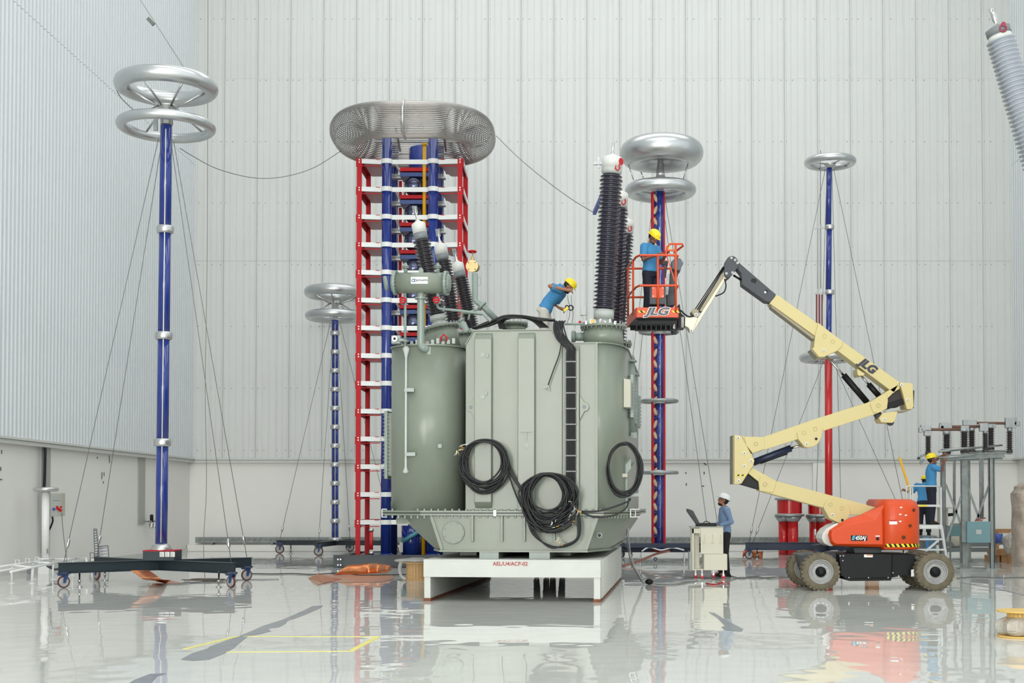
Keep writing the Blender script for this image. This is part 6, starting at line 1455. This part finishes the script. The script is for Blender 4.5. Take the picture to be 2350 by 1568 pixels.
for x0_, x1_, y0_, y1_, dd, mm, lb_ in ((2104, 2118, 1220, 1230, 32.8, M_BTARP, 'small blue plastic packet behind the steps'), (2104, 2125, 1238, 1246, 33.2, M_WOODD, 'brown cardboard box behind the ladder treads'), (2120, 2145, 1234, 1264, 33.9, M_BTARP, 'folded blue tarpaulin behind the ladder treads')):
    q = G((x0_ + x1_) / 2, 1152 + 4800 / dd); u = thing('packet', lb_, 'packet', q); zz = P(x0_, y1_, dd).z
    fixnormals(MB().prism(px_poly([(x0_, y0_), (x1_, y0_), (x1_, y1_), (x0_, y1_)], dd), (0, .4, 0)).build('wrapped_pack', mm, u, .03))
    if zz > .02: MB().bb((P(x0_, 1200, dd).x, dd, 0), (P(x1_, 1200, dd).x, dd + .4, zz)).build('crate_below', M_MIDG, u, .01)

# ------------------------------------------------------------------ stored material far right
fr = thing('storage_frame', 'low grey steel storage frame full of pipes behind the switch', 'rack', G(2225, 1282))
D = 36.0
for y in (1262, 1250): a, b = P(2168, y, D), P(2285, y, D); MB().bar(a, b, .1, .12).build('frame_beam', M_MIDG, fr)
for x in (2170, 2225, 2283): a = P(x, 1250, D); MB().bb((a.x - .04, D, 0), (a.x + .04, D + .08, a.z)).build('frame_leg', M_MIDG, fr)
for k in range(5): MB().cyl(P(2215, 1232 + 3.5 * k, D + .2 + .1 * (k % 2)), P(2300, 1229 + 3.6 * k, D + .2 + .1 * (k % 2)), .05, 10).build('black_pipe', M_BLACK if k % 2 else M_NAVY, fr)
MB().cyl(P(2283, 1236, D - .1), P(2298, 1236, D - .1), .13, 16).build('blue_roll', mat('blue_roll', sr(72, 96, 176), .5), fr); MB().sphere(P(2192, 1240, D + .1), [.2, .2, .24], 16, 10).build('pale_bell', M_BOXG, fr)
MB().bb((P(2186, 1250, D).x, D, P(2186, 1246, D).z - .02), (P(2215, 1250, D).x, D + .5, P(2186, 1246, D).z)).build('bell_shelf', M_MIDG, fr)
pl = thing('wooden_pallet', 'light wooden pallet with blocks on the floor beside the wrapped crate', 'pallet', G(2308, 1287))
D = 34.6
for k, y in enumerate((1264, 1271)): 
    for q in range(3): a = P(2284, y, D); MB().bb((a.x + q * .02, D + q * .3, a.z - .05), (P(2336, y, D).x, D + .2 + q * .3, a.z + .03)).build('pallet_board', M_WOODD, pl)
for x in (2287, 2308, 2330): a = P(x, 1276, D); MB().bb((a.x - .1, D + .05, 0), (a.x + .1, D + .7, a.z)).build('pallet_block', M_WOODD, pl)
a, b = P(2275, 1219, 37.5), P(2337, 1219, 37.5); tg = thing('timber_beam', 'long timber beam on a stand near the back wall, behind the pallet', 'timber', (a.x, 37.5, 0))
MB().bar(a, b, .12, .12).build('beam', M_WOODD, tg); MB().bb((a.x + .1, 37.45, 0), (a.x + .2, 37.55, a.z - .06)).build('trestle_leg', M_WOODD, tg); MB().bb((b.x - .2, 37.45, 0), (b.x - .1, 37.55, a.z - .06)).build('trestle_leg', M_WOODD, tg)
def lumpy(c, r, name, m, seed, amp=.25, n=28):
    mm = MB().sphere(c, r, n, n // 2); rnd = random.Random(seed)
    for i, v in enumerate(mm.v):
        d_ = (v - V(c)); k = 1 + amp * (mnoise.noise(d_ * 5 + V((seed, 0, 0)))); mm.v[i] = V(c) + d_ * k
    mm.sm = [False] * len(mm.sm); return mm
c = P(2323, 1247, 33.9); ff = thing('foil_wrapped_part', 'round part wrapped in silvery foil on top of the pallet', 'wrapped part', (c.x, c.y, 0))
lumpy(c, [.24, .24, .30], 'w', M_FOIL, 3).build('foil_bundle', M_FOIL, ff); MB().bb((c.x - .12, c.y - .1, 0), (c.x + .12, c.y + .1, c.z - .2)).build('support_block', M_WOODD, ff)
xw = P(2340, 1200, 32.0).x; wc = MB(); N = 26; lv = 24; zt3 = P(2340, 1108, 32).z
for i in range(lv + 1):
    z = zt3 * i / lv; s = 1 if i < lv - 2 else (.85 if i < lv else .5)
    for k in range(N):
        t = 2 * math.pi * k / N; rx = .42 * math.copysign(abs(math.cos(t)) ** .5, math.cos(t)) * s; ry = .42 * math.copysign(abs(math.sin(t)) ** .5, math.sin(t)) * s
        q = V((xw + .42 + rx, 32.4 + ry, z)); q += V((1, 1, 0)) * .05 * mnoise.noise(q * 3.5); wc.v.append(q)
for i in range(lv):
    for k in range(N): l = (k + 1) % N; wc.f.append((i * N + k, i * N + l, (i + 1) * N + l, (i + 1) * N + k)); wc.sm.append(False)
wc.f.append(tuple(lv * N + k for k in range(N))); wc.sm.append(False)
tag(wc.build('wrapped_crate', M_WRAP, loc=V((xw + .42, 32.4, 0))), 'tall crate wrapped in creased beige plastic at the right edge of the picture', 'crate')

# ------------------------------------------------------------------ red reactors behind the boom lift
def reactor(x, y_dr0, y_dr1, w_px, lab, cols_):
    D = 39.4; r_ = thing('red_reactor', lab, 'reactor', (P(x, 1200, D).x, D, 0), 'red reactors behind the lift'); s = D / 3000
    c = P(x, y_dr1, D); c2 = P(x, y_dr0, D); R_ = w_px / 2 * s; H_ = c2.z - c.z; prof = []
    for k in range(18): prof += [(R_, H_ * k / 18), (R_ * 1.03, H_ * (k + .5) / 18)]
    prof.append((R_, H_)); MB().lathe(prof, c, n=32).build('coil_drum', M_REDT, r_)
    for zz in (c.z - .08, c2.z): MB().lathe([(R_ * 1.2, 0), (R_ * 1.2, .06)], (c.x, D, zz), n=32).build('ring_flange', M_GALV, r_)
    for x_ in cols_:
        a = P(x_, 1200, D); MB().cyl((a.x, D + (.2 if x_ == cols_[0] else -.05), 0), (a.x, D + (.2 if x_ == cols_[0] else -.05), c.z - .25), .16, 20).build('red_leg', M_REDT, r_)
        MB().lathe([(.16, 0), (.2, .05), (.28, .17)], (a.x, D + (.2 if x_ == cols_[0] else -.05), c.z - .25), n=20).build('leg_cap', M_GALV, r_)
reactor(1812, 1148, 1179, 56, 'red coil drum on stout red legs, left one beneath the lower boom', (1801, 1819))
reactor(1883, 1154, 1180, 56, 'red coil drum on stout red legs, the one nearer the orange hood', (1872, 1890))
c = P(2003, 1160, 34); bb3 = thing('cardboard_box', 'brown cardboard box stacked behind the orange hood of the lift', 'box', (c.x, 34, 0)); MB().bb((c.x - .1, 34, c.z - .3), (c.x + .1, 34.3, c.z + .1)).build('carton', M_WOODD, bb3, .005); MB().bb((c.x - .14, 33.95, 0), (c.x + .14, 34.35, c.z - .3)).build('crate_below', M_WOODD, bb3, .005)

# ------------------------------------------------------------------ copper sheets
def sheet(path, w, up, name, m, lab, th=.004, group='copper sheets', parent=None, wob=.0):
    q = smooth_path(path, 8); mm = MB(); n = len(q); up = V(up)
    for i, p in enumerate(q):
        o = V((0, 0, wob * math.sin(i * .9)));
        mm.v += [p + o, p + up * w + o, p + up * w + V((th, th, th)) + o, p + V((th, th, th)) + o]
    for i in range(n - 1):
        for k in range(4): l = (k + 1) % 4; mm.f.append((i * 4 + k, i * 4 + l, (i + 1) * 4 + l, (i + 1) * 4 + k)); mm.sm.append(True)
    o = mm.build(name, m); fixnormals(o)
    return tag(o, lab, 'copper sheet', group)
a = P(300, 1310, 24.5)
sheet([a + V((0, 0, 0)), a + V((.12, -.06, -.06)), a + V((.28, -.12, -.16)), G(350, 1337) + V((0, 0, .035)), G(382, 1341) + V((0, 0, .006))], .32, (.93, .3, .0), 'copper_sheet', M_COPPER, 'copper strip curling down to the floor from the left column base')
# big standing, wavy strip plus the flat sheet
def ribbon(rows, name, m, lab, th=.004):
    rb = smooth_path([r[0] for r in rows], 6); rt = smooth_path([r[1] for r in rows], 6); mm = MB(); n = len(rb); nz_ = 5
    for i in range(n):
        for q in range(nz_):
            p = rb[i].lerp(rt[i], q / (nz_ - 1)); mm.v.append(p + V((0, -.05 * math.sin(math.pi * q / (nz_ - 1)) + .025 * mnoise.noise(p * 6), 0)))
    for i in range(n):
        for q in range(nz_): mm.v.append(mm.v[i * nz_ + q] + V((0, th, 0)))
    N = n * nz_
    for i in range(n - 1):
        for q in range(nz_ - 1):
            a = i * nz_ + q; mm.f.append((a, a + nz_, a + nz_ + 1, a + 1)); mm.f.append((N + a, N + a + 1, N + a + nz_ + 1, N + a + nz_)); mm.sm += [True, True]
    for i in range(n - 1):
        for q in (0, nz_ - 1): a = i * nz_ + q; mm.f.append((a, a + nz_, N + a + nz_, N + a)); mm.sm.append(False)
    return tag(fixnormals(mm.build(name, m)), lab, 'copper sheet', 'copper sheets')
def rr_(xb, yb, xt, yt, lift=0): b = G(xb, yb, lift + .03); return (b, P(xt, yt, b.y + .12))
ribbon([rr_(764, 1321, 772, 1317), rr_(778, 1320, 787, 1305), rr_(800, 1319, 800, 1297), rr_(825, 1318, 822, 1295.5), rr_(848, 1317, 846, 1293.5), rr_(868, 1316, 868, 1294, .02), rr_(884, 1316, 884, 1295.5), rr_(893, 1313, 896, 1298, .02), rr_(899, 1309, 901, 1303, .03)], 'copper_sheet', M_COPPER, 'broad glossy copper strip standing on edge in front of the tower base')
m = MB(); pts = [G(x, y, .004) for x, y in ((706, 1326), (738, 1318), (770, 1320), (820, 1318), (900, 1320), (905, 1328), (880, 1336), (800, 1338), (760, 1336), (730, 1342))]
m.prism(pts, (0, 0, .004)); tag(fixnormals(m.build('copper_sheet', M_COPPERF)), 'flat copper sheet lying on the floor below the standing strip', 'copper sheet', 'copper sheets')
m = MB(); A_, B_, C_, D_ = G(708, 1328, .01), G(742, 1339, .01), G(728, 1318, .13), G(785, 1330, .01); m.add([A_, B_, C_, D_, A_ + V((0, .004, .004)), B_ + V((0, .004, .004)), C_ + V((0, .004, .004)), D_ + V((0, .004, .004))], [(0, 1, 2), (1, 3, 2), (4, 6, 5), (5, 6, 7), (0, 4, 5, 1), (1, 5, 7, 3), (3, 7, 6, 2), (2, 6, 4, 0)])
tag(m.build('copper_sheet', M_COPPER), 'folded tent-like copper corner left of the standing strip', 'copper sheet', 'copper sheets')
sheet([G(1428, 1302) + V((0, 0, .01)), G(1455, 1300) + V((0, 0, .05)), G(1485, 1298) + V((0, 0, .16)), G(1510, 1297) + V((0, 0, .26)), G(1538, 1296) + V((0, 0, .32))], .35, (0, .98, .12), 'copper_sheet', mat('dark_copper', sr(150, 92, 76), .4, .6), 'dark copper sheet rising from the floor right of the white platform')
sheet([G(1704, 1283) + V((0, 0, .0)), G(1712, 1281) + V((0, 0, .06)), G(1724, 1282) + V((0, 0, .02)), G(1740, 1283), G(1750, 1282)], .22, (.1, .3, .93), 'copper_sheet', M_COPPER, 'small crumpled copper sheet at the end of the navy beam near the man')

# ------------------------------------------------------------------ cable drums
def drum(c, rh, rf, h, lab, film=True, mw=M_WOOD):
    t = thing('cable_drum', lab, 'cable drum', c)
    MB().lathe([(rf, 0), (rf, .02)], c, n=36).build('flange', mw, t, .004); MB().lathe([(rf, h - .02), (rf, h)], c, n=36).build('flange', mw, t, .004)
    n = 22
    for k in range(n):
        a = 2 * math.pi * k / n; p = V(c) + V((math.cos(a), math.sin(a), 0)) * rh; MB().box((p.x, p.y, p.z + h / 2), (.012, 2 * math.pi * rh / n * .94, h - .04), Matrix.Rotation(a, 3, 'Z')).build('stave', mw, t)
    return t
c = G(953, 1333); c.y += .3; t = drum(V((c.x, c.y, 0)), .21, .30, .36, 'plywood cable drum draped with plastic film beside the platform')
mm = lumpy(V((c.x - .08, c.y - .02, .40)), [.32, .30, .05], 'f', M_FILM, 5, .3, 24); mm.build('plastic_film', M_FILM, t)
m = MB()
for i, p in enumerate(((925, 1297), (922, 1310), (924, 1324))): pass
m.tube(smooth_path([V((c.x - .3, c.y - .15, .39)), V((c.x - .33, c.y - .2, .25)), V((c.x - .30, c.y - .22, .1)), V((c.x - .2, c.y - .26, .02))], 5), [.04] * 6 + [.03] * 10, 7).build('hanging_film', M_FILM, t)
c = G(2362, 1467); t = drum(V((c.x, c.y + .25, 0)), .16, .285, .315, 'plastic-wrapped cable drum with thin plywood flanges at the right edge', mw=mat('yellow_ply', sr(214, 176, 96), .6))
mm = lumpy(V((c.x, c.y + .25, .14)), [.27, .27, .15], 'f', M_FILM, 8, .35, 30)
for i, v in enumerate(mm.v): mm.v[i] = V((v.x, v.y, min(max(v.z, .02), .28)))
mm.build('wrapping_film', mat('film_amber', sr(200, 196, 186), .2, alpha=.7, bump=.03, bscale=14), t)
lumpy(V((c.x, c.y + .25, .15)), [.22, .22, .12], 'f', M_WRAP, 4, .2, 20).build('wound_cable', mat('amber_coil', sr(190, 150, 100), .5), t)

# ------------------------------------------------------------------ left edge: white post, low pipe trolley, boards, boxes
D = 29.2; wp = thing('white_post', 'white insulating post with a grey ring on top near the left wall', 'post', (P(104, 1200, D).x, D, 0))
MB().cyl(P(104, 1281, D), P(104.5, 1128, D), .083, 24).build('post_body', M_WHITE, wp)
MB().torus(P(105.5, 1123.5, D), .225, .05, n=40, k=12).lathe([(.2, -.01), (.2, .01)], P(105.5, 1123.5, D), n=30).build('corona_ring', M_ALUD, wp)
MB().lathe([(.17, -.03), (.17, 0)], P(104, 1281, D), n=24).lathe([(.22, -.06), (.22, -.035)], P(104, 1281, D), n=24).build('base_flange', M_WHITE, wp)
MB().bb(P(88, 1297, D), P(100, 1290, D + .1)).build('red_foot', M_RED, wp); MB().bb(P(110, 1297, D), P(118, 1290, D + .1)).build('red_foot', M_RED, wp)
a = P(104, 1290, D); MB().bb((a.x - .12, D - .1, 0), (a.x + .12, D + .1, P(104, 1283, D).z)).build('base_block', M_WHITE, wp)
q = P(113, 1270, D); MB().bb((q.x - .03, D - .075, q.z), (q.x - .0, D - .07, q.z + .1)).build('post_label', M_MIDG, wp)
tr_ = thing('pipe_trolley', 'low white pipe frame with small loop handles in the lower left corner', 'pipe frame', (-11, 27, 0))
zz = .36
A1, B1_ = V((-10.75, 24.4, zz)), V((-11.15, 28.6, zz)); A2, B2_ = A1 + V((.35, .1, -.07)), B1_ + V((.42, 0, -.0))
for a, b in ((A1, B1_), (A2, B2_), (A1 - V((0, 0, .08)), B1_ - V((0, 0, .08)))): MB().tube([a, b], .022, 8).build('white_pipe', M_WHITE, tr_)
for t in (.35, .5, .65, .8): c = A1 + (B1_ - A1) * t; MB().tube([c, c + V((0, 0, .09)), c + V((.07, .02, .09)), c + V((.07, .02, 0))], .008, 6, smooth=False).build('loop_handle', M_WHITE, tr_)
for t in (.3, .62, .95):
    for (a, b) in ((A1, B1_), (A2, B2_)): c = a + (b - a) * t; MB().cyl((c.x, c.y, 0), c, .02, 8).lathe([(.06, 0), (.06, .012)], (c.x, c.y, 0), n=12).build('leg', M_WHITE, tr_)
    a, b = A1 + (B1_ - A1) * t, A2 + (B2_ - A2) * t; MB().tube([a, b], .018, 8).build('cross_pipe', M_WHITE, tr_)
MB().tube([B2_, B2_ + V((.35, -.3, .02)), B2_ + V((.55, -.8, -.1))], .02, 8).build('white_pipe', M_WHITE, tr_)
c = G(67, 1318); MB().box(c + V((0, 0, .12)), (.1, .06, .05)).lathe([(.05, 0), (.05, .03)], c + V((0, -.02, .05)), (0, 1, 0), 14).build('castor', M_MIDG, tr_)
m = MB()
for k in range(4): m.tube(smooth_path([P(108 + 4 * k, 1300, 28.3), P(118 + 2 * k, 1305 + k, 28.2), P(134, 1308 - k, 28.2)], 5), .02, 6)
m.build('hose_cluster', M_CHAR, tr_, kind='stuff')
D = 30.5; xe0, xe1 = P(115, 1150, D).x, P(141.5, 1150, D).x
eb = thing('socket_box', 'beige wall socket box with red plug sockets beside the white post', 'electrical box', (xe0, D, 1.27))
MB().bb((xe0, D, P(0, 1185, D).z), (xe1, D + .22, P(0, 1132, D).z)).build('box_body', M_BOXG, eb, .006)
MB().bb((xe0 + .01, D - .012, P(0, 1184, D).z), (xe1 - .01, D, P(0, 1134, D).z)).build('box_door', M_CASTG, eb, .004)
MB().bb((XL, D + .05, 1.45), (xe0, D + .15, 1.6)).build('wall_bracket', M_BOXG, eb)
MB().lathe([(.035, 0), (.035, .03)], P(124, 1169, D - .01), (0, -1, 0), 14).build('blue_socket', mat('socket_blue', sr(70, 90, 160), .5), eb)
MB().bar(P(130, 1166, D - .03), P(141, 1173, D - .03), .05, .06).box(P(131, 1164, D - .02), (.04, .03, .05)).box(P(140, 1164, D - .02), (.03, .03, .05)).build('red_plug', M_RED, eb)
m = MB()
for x in (121, 125, 130, 135): m.bolts([P(x, 1162, D - .012)], (0, -1, 0), .006, .006)
for x in (121, 124, 130, 136): m.bolts([P(x, 1143, D - .012)], (0, -1, 0), .006, .006)
m.bb(P(121, 1150, D - .014), P(138, 1148.6, D - .012)).build('box_marks', M_MIDG, eb, kind='stuff')
text('ACDB', mat('red_ink2', sr(190, 70, 70), .5), eb, P(130, 1153.5, D - .014), .045) if False else None
MB().tube(smooth_path([P(120, 1186, D + .1), P(121, 1196, D + .1), P(117, 1208, D + .1), P(112, 1218, D + .1)], 6), .022, 8).build('supply_cable', M_BLACK, eb)
MB().tube(smooth_path([P(142, 1178, D), P(143, 1200, D - .5), P(146, 1230, D - 1.5), P(150, 1262, D - 3), P(153, 1283, 26), P(151, 1293, 24.6)], 6), .009, 6).build('plug_cable', M_GREYC, eb)
ch_ = thing('conduit', 'grey vertical wall conduit with black cable behind the white post', 'conduit', (XL + .1, 30.3, .4))
MB().cyl((XL + .1, 30.35, .4), (XL + .1, 30.35, 2.85), .035, 12).build('conduit_pipe', M_MIDG, ch_); MB().tube(smooth_path([(XL + .16, 30.3, 2.85), (XL + .15, 30.3, 2.2), (XL + .12, 30.3, 1.6), (XL + .14, 30.3, 1.2)], 6), .03, 8).build('black_cable', M_BLACK, ch_)
fr_ = thing('air_regulator', 'small black and chrome air regulator on the left wall beside the blue column', 'regulator', P(347, 1197, 38.0)); c = P(347, 1197, 38.0); c.x = XL + .2
MB().cyl(c - V((0, .3, 0)), c + V((0, .35, 0)), .03, 8).build('air_pipe', M_MIDG, fr_); MB().lathe([(.05, 0), (.05, .2), (.03, .22)], c - V((0, 0, .02)), n=12).build('regulator_knob', M_BLACK, fr_)
for o in (-.05, .25): MB().lathe([(.045, 0), (.05, .02), (.05, .14)], c + V((0, o, -.2)), n=12).build('filter_bowl', M_STEEL, fr_)
MB().bb((XL, c.y - .02, c.z - .02), (c.x, c.y + .02, c.z + .02)).build('wall_mount', M_MIDG, fr_)
def board(pts, d, lab, m, rows, edge=M_MIDG):
    q = px_poly(pts, d); g0 = thing('notice_board', lab, 'board', (sum(p.x for p in q) / 4, d, 0)); dz = max(0, min(p.z for p in q)); q = [p - V((0, 0, dz)) for p in q]
    tilt = [p + V((0, p.z * .12, 0)) for p in q]; fixnormals(MB().prism(tilt, (0, .02, 0)).build('board_panel', m, g0))
    e = MB()
    for i in range(4): e.bar(tilt[i] - V((0, .004, 0)), tilt[(i + 1) % 4] - V((0, .004, 0)), .02, .03, (0, -1, 0))
    e.build('board_edge', edge, g0)
    mk = MB()
    for k in range(rows):
        t = (k + .7) / (rows + .4); a = tilt[0].lerp(tilt[3], t); b = tilt[1].lerp(tilt[2], t); mk.bar(a.lerp(b, .15) - V((0, .006, 0)), a.lerp(b, .85) - V((0, .006, 0)), .012 if rows < 9 else .03, .004, (0, -1, 0))
    mk.build('printed_lines', edge, g0, kind='stuff')
board([(212, 1196), (218, 1196), (229, 1279), (219, 1281)], 32.6, 'tall narrow white board leaning on the left wall', M_CARD, 14)
board([(206, 1252), (215, 1252), (219, 1283), (208, 1284)], 32.2, 'small board with grey frame leaning beside the narrow board', M_CARD, 4)
board([(224, 1238), (246, 1236), (251, 1280), (230, 1281)], 33.0, 'wide lined board with dark frame leaning on the left wall', mat('pale_board', sr(204, 206, 208), .5), 6)

# ------------------------------------------------------------------ wires in the air and on the floor
def wire(name, pts, r, m, lab, cat='wire', group=None, k=8):
    return tag(MB().tube(smooth_path(pts, k), r, 5).build(name, m), lab, cat, group)
wire('overhead_wire', [P(413, 340, 25.6), P(440, 357, 26.3), P(500, 388, 27.6), P(580, 408, 29), P(650, 406, 30), P(720, 385, 31), P(783, 346, 32)], .008, M_GREYC, 'sagging wire from the left column rings to the grey cage')
wire('overhead_wire', [P(1139, 312, 31.6), P(1190, 362, 30), P(1250, 412, 28), P(1310, 456, 26), P(1364, 489, 24)], .008, M_GREYC, 'wire from the grey cage down to the blue rod by the tall bushing')
a, b = P(1364, 489, 24.0), P(1379, 455, 23.0); tag(MB().bar(a, b + (b - a) * .25, .06, .07).build('blue_rod', mat('rod_blue', sr(60, 90, 170), .4)), 'short blue insulating rod at the wire end beside the tall bushing', 'rod')
a, b = P(424, 158, 25.3), P(287, -55, 35.5); tag(MB().tube([a, b], .006, 5).build('overhead_wire', M_GREYC), 'thin dark wire rising from the top ring to the left wall', 'wire')
a, b = P(339, 42, 31.0), P(353, 57, 31.0); tag(MB().bar(a, b, .05, .09).build('wire_hook', M_TRIMD), 'small dark hook hanging on the wire near the top left', 'hook')
wire('ring_wire', [P(266, 204, 25.6), P(278, 225, 25.6), P(300, 247, 25.6), P(320, 262, 25.5)], .01, M_TRIMD, 'short dark wire hanging between the two rings of the left column')
g = G(470, 1333)
wire('hanging_rope', [V((g.x, g.y, .06)), V((g.x - .03, g.y, .8)), V((g.x + .02, g.y, 2)), V((g.x - .02, g.y, 4)), V((g.x, g.y, 7)), V((g.x - .03, g.y, 14)), V((g.x - .05, g.y, 23.9))], .006, M_GREYC, 'thin rope hanging from the roof down to the floor past the left rings', 'rope')
rnd = random.Random(21); pts = []
for k in range(60): a = k * .9; pts.append(V((g.x + .02 + .40 * math.cos(a) * rnd.uniform(.4, 1.0) + .1 * math.sin(k * .2), g.y - .15 + .18 * math.sin(a) * rnd.uniform(.4, 1), .015 + .03 * rnd.random())))
wire('tangled_cord', pts, .008, mat('brown_cord', sr(120, 112, 100), .6), 'tangled brown cord heap on the floor under the left column base', 'cord', k=3)
def fcable(name, pts, r, m, lab, group='cables on the floor', z=None): return wire(name, [G(x, y, 0) + V((0, 0, r + .003)) for x, y in pts], r, m, lab, 'cable', group)
fcable('floor_cable', [(575, 1318), (620, 1319), (670, 1318), (720, 1320), (780, 1317), (830, 1322), (900, 1321), (960, 1319)], .010, M_BLACK, 'black cable on the floor from the left column to the copper sheets')
fcable('floor_cable', [(380, 1342), (420, 1341), (500, 1334), (560, 1332), (640, 1331)], .008, M_MIDG, 'thin grey cable on the floor ahead of the left column castors')
fcable('floor_cable', [(1487, 1340), (1530, 1341), (1570, 1336), (1600, 1334), (1640, 1336), (1668, 1342)], .012, M_CASTG, 'pale cable on the floor running to the cart')
fcable('floor_cable', [(1505, 1343), (1550, 1343), (1590, 1336), (1625, 1331), (1650, 1333)], .010, M_GREYC, 'grey cable on the floor just ahead of the pale one')
fcable('floor_cable', [(1672, 1322), (1700, 1329), (1730, 1325), (1770, 1329), (1815, 1327), (1860, 1330)], .012, M_GREYC, 'grey twisted cable from the man to the boom lift wheels')
fcable('floor_cable', [(1676, 1333), (1700, 1327), (1740, 1329), (1790, 1325), (1830, 1329)], .010, M_GREYC, 'second grey cable crossing the twisted one by the man')
fcable('floor_cable', [(2196, 1329), (2240, 1326), (2290, 1328), (2352, 1327)], .012, M_GREYC, 'grey cable running from the boom lift wheel to the right edge')
fcable('floor_cable', [(1620, 1341), (1640, 1344), (1655, 1340), (1672, 1342)], .014, M_RED, 'short red lead on the floor under the cart')
c = G(1489, 1342); jb = thing('junction_box', 'small black junction reel where the floor cables meet', 'junction box', c); lumpy(c + V((0, 0, .055)), [.085, .07, .055], 'x', M_BLACK, 2, .25, 18).build('black_reel', M_BLACK, jb)
dc = thing('drop_cable', 'pair of grey cables hanging from the tank flange down to the junction reel', 'cable', G(1485, 1344))
for q, (dx, r, mm) in enumerate(((0, .012, M_CASTG), (-4, .010, M_GREYC))):
    MB().tube(smooth_path([TP(1442 + dx, 1214, 1.9), P(1444 + dx, 1250, 23.5), P(1452 + dx, 1290, 24.2), P(1470 + dx, 1325, 24.6), G(1477 + dx, 1342) + V((0, 0, .02 + .03 * q))], 8), r, 6).build('cable', mm, dc)
# black tape marks on the painted wall
mk = [((223, 1049), (224, 1053)), ((251, 1046), (252, 1063)), ((234, 1084), (234, 1100)), ((239, 1084), (239, 1093)), ((237, 1105), (238, 1110)), ((4, 1033), (4, 1042)), ((2, 1072), (2, 1081)), ((0, 1101), (5, 1101))]
m = MB()
for (xa_, ya_), (xb2, yb2) in mk:
    def onl(x, y): a = P(x, y, 1) - V((0, 0, CAM_Z)); t = (XL + .012) / a.x; return V((0, 0, CAM_Z)) + a * t
    m.bar(onl(xa_, ya_), onl(xb2, yb2), .02, .008, (1, 0, 0))
tag(m.build('wall_marks', M_SCUFF, kind='stuff'), 'small black tape marks on the left painted wall', 'marks')
m = MB()
for (xa_, ya_), (xb2, yb2) in (((1574, 1084), (1574, 1088)), ((1575, 1109), (1575, 1115)), ((1616, 1083), (1616, 1089)), ((1610, 1116), (1616, 1116)), ((1615, 1063), (1621, 1068))): m.bar(P(xa_, ya_, YB - .006), P(xb2, yb2, YB - .006), .03, .008, (0, -1, 0))
tag(m.build('wall_marks', M_SCUFF, kind='stuff'), 'small black marks on the back wall above the cart', 'marks')

# ------------------------------------------------------------------ grey bushing of a second unit, leaning in at the right edge
D = 20.0; base = P(2550, 960, D); top = P(2295, 86, D); d = (top - base).normalized()
u2 = thing('grey_bushing', 'large pale grey ribbed bushing leaning into the picture at the upper right', 'bushing', (base.x, base.y, 0))
L = (top - base).length; prof = [(.20, -.3), (.20, 0)]; n_ = 88; st_ = (L - .02) / n_; z = 0
for k in range(n_): prof += [(.165, z), (.17, z + st_ * .3), (.222, z + st_ * .42), (.225, z + st_ * .6), (.18, z + st_ * .82)]; z += st_
prof.append((.165, L)); MB().lathe(prof, base, d, 32).build('ribbed_insulator', M_PORCG, u2)
MB().lathe([(.19, 0), (.17, .1)], base + d * (L - .05), d, 28).build('white_collar', M_LG, u2)
MB().lathe([(.185, 0), (.19, .1), (.12, .13), (.05, .16)], base + d * (L + .04), d, 28).build('top_flange', M_MIDG, u2)
MB().lathe([(.05, 0), (.05, .06), (.03, .07), (.032, .12), (.042, .14), (.042, .33)], base + d * (L + .14), d, 14).build('terminal_rod', M_STEEL, u2)
c = base + d * (L + .16) + V((.03, -.19, -.03)); MB().torus(c + V((0, 0, -.05)), .05, .014, (0, 1, 0), 20, 8, rz=.014).lathe([(.035, 0), (.035, .02)], c + V((0, 0, .01)), (0, -1, 0), 14).build('red_eye', mat('eye_maroon', sr(150, 50, 70), .4), u2)
MB().lathe([(.4, -.9), (.4, -.1), (.46, -.1), (.46, 0)], base - d * .2, d, 30).build('turret', M_TANK, u2)
MB().bb((base.x - .35, base.y - .5, 0), (base.x + 1.9, base.y + .6, base.z - .7)).build('tank', M_TANK, u2, .02)

sx = P(2121, 1150, 31.95).x; ss = thing('step_stool', 'small steel step stand under the worker behind the ladder', 'step stool', (sx, 32.0, 0))
MB().bb((sx - .25, 31.75, .74), (sx + .25, 32.3, .775)).build('step_top', M_GALVD, ss)
for i in (-.22, .22):
    for j in (31.8, 32.25): MB().bb((sx + i - .02, j - .02, 0), (sx + i + .02, j + .02, .74)).build('leg', M_GALVD, ss)
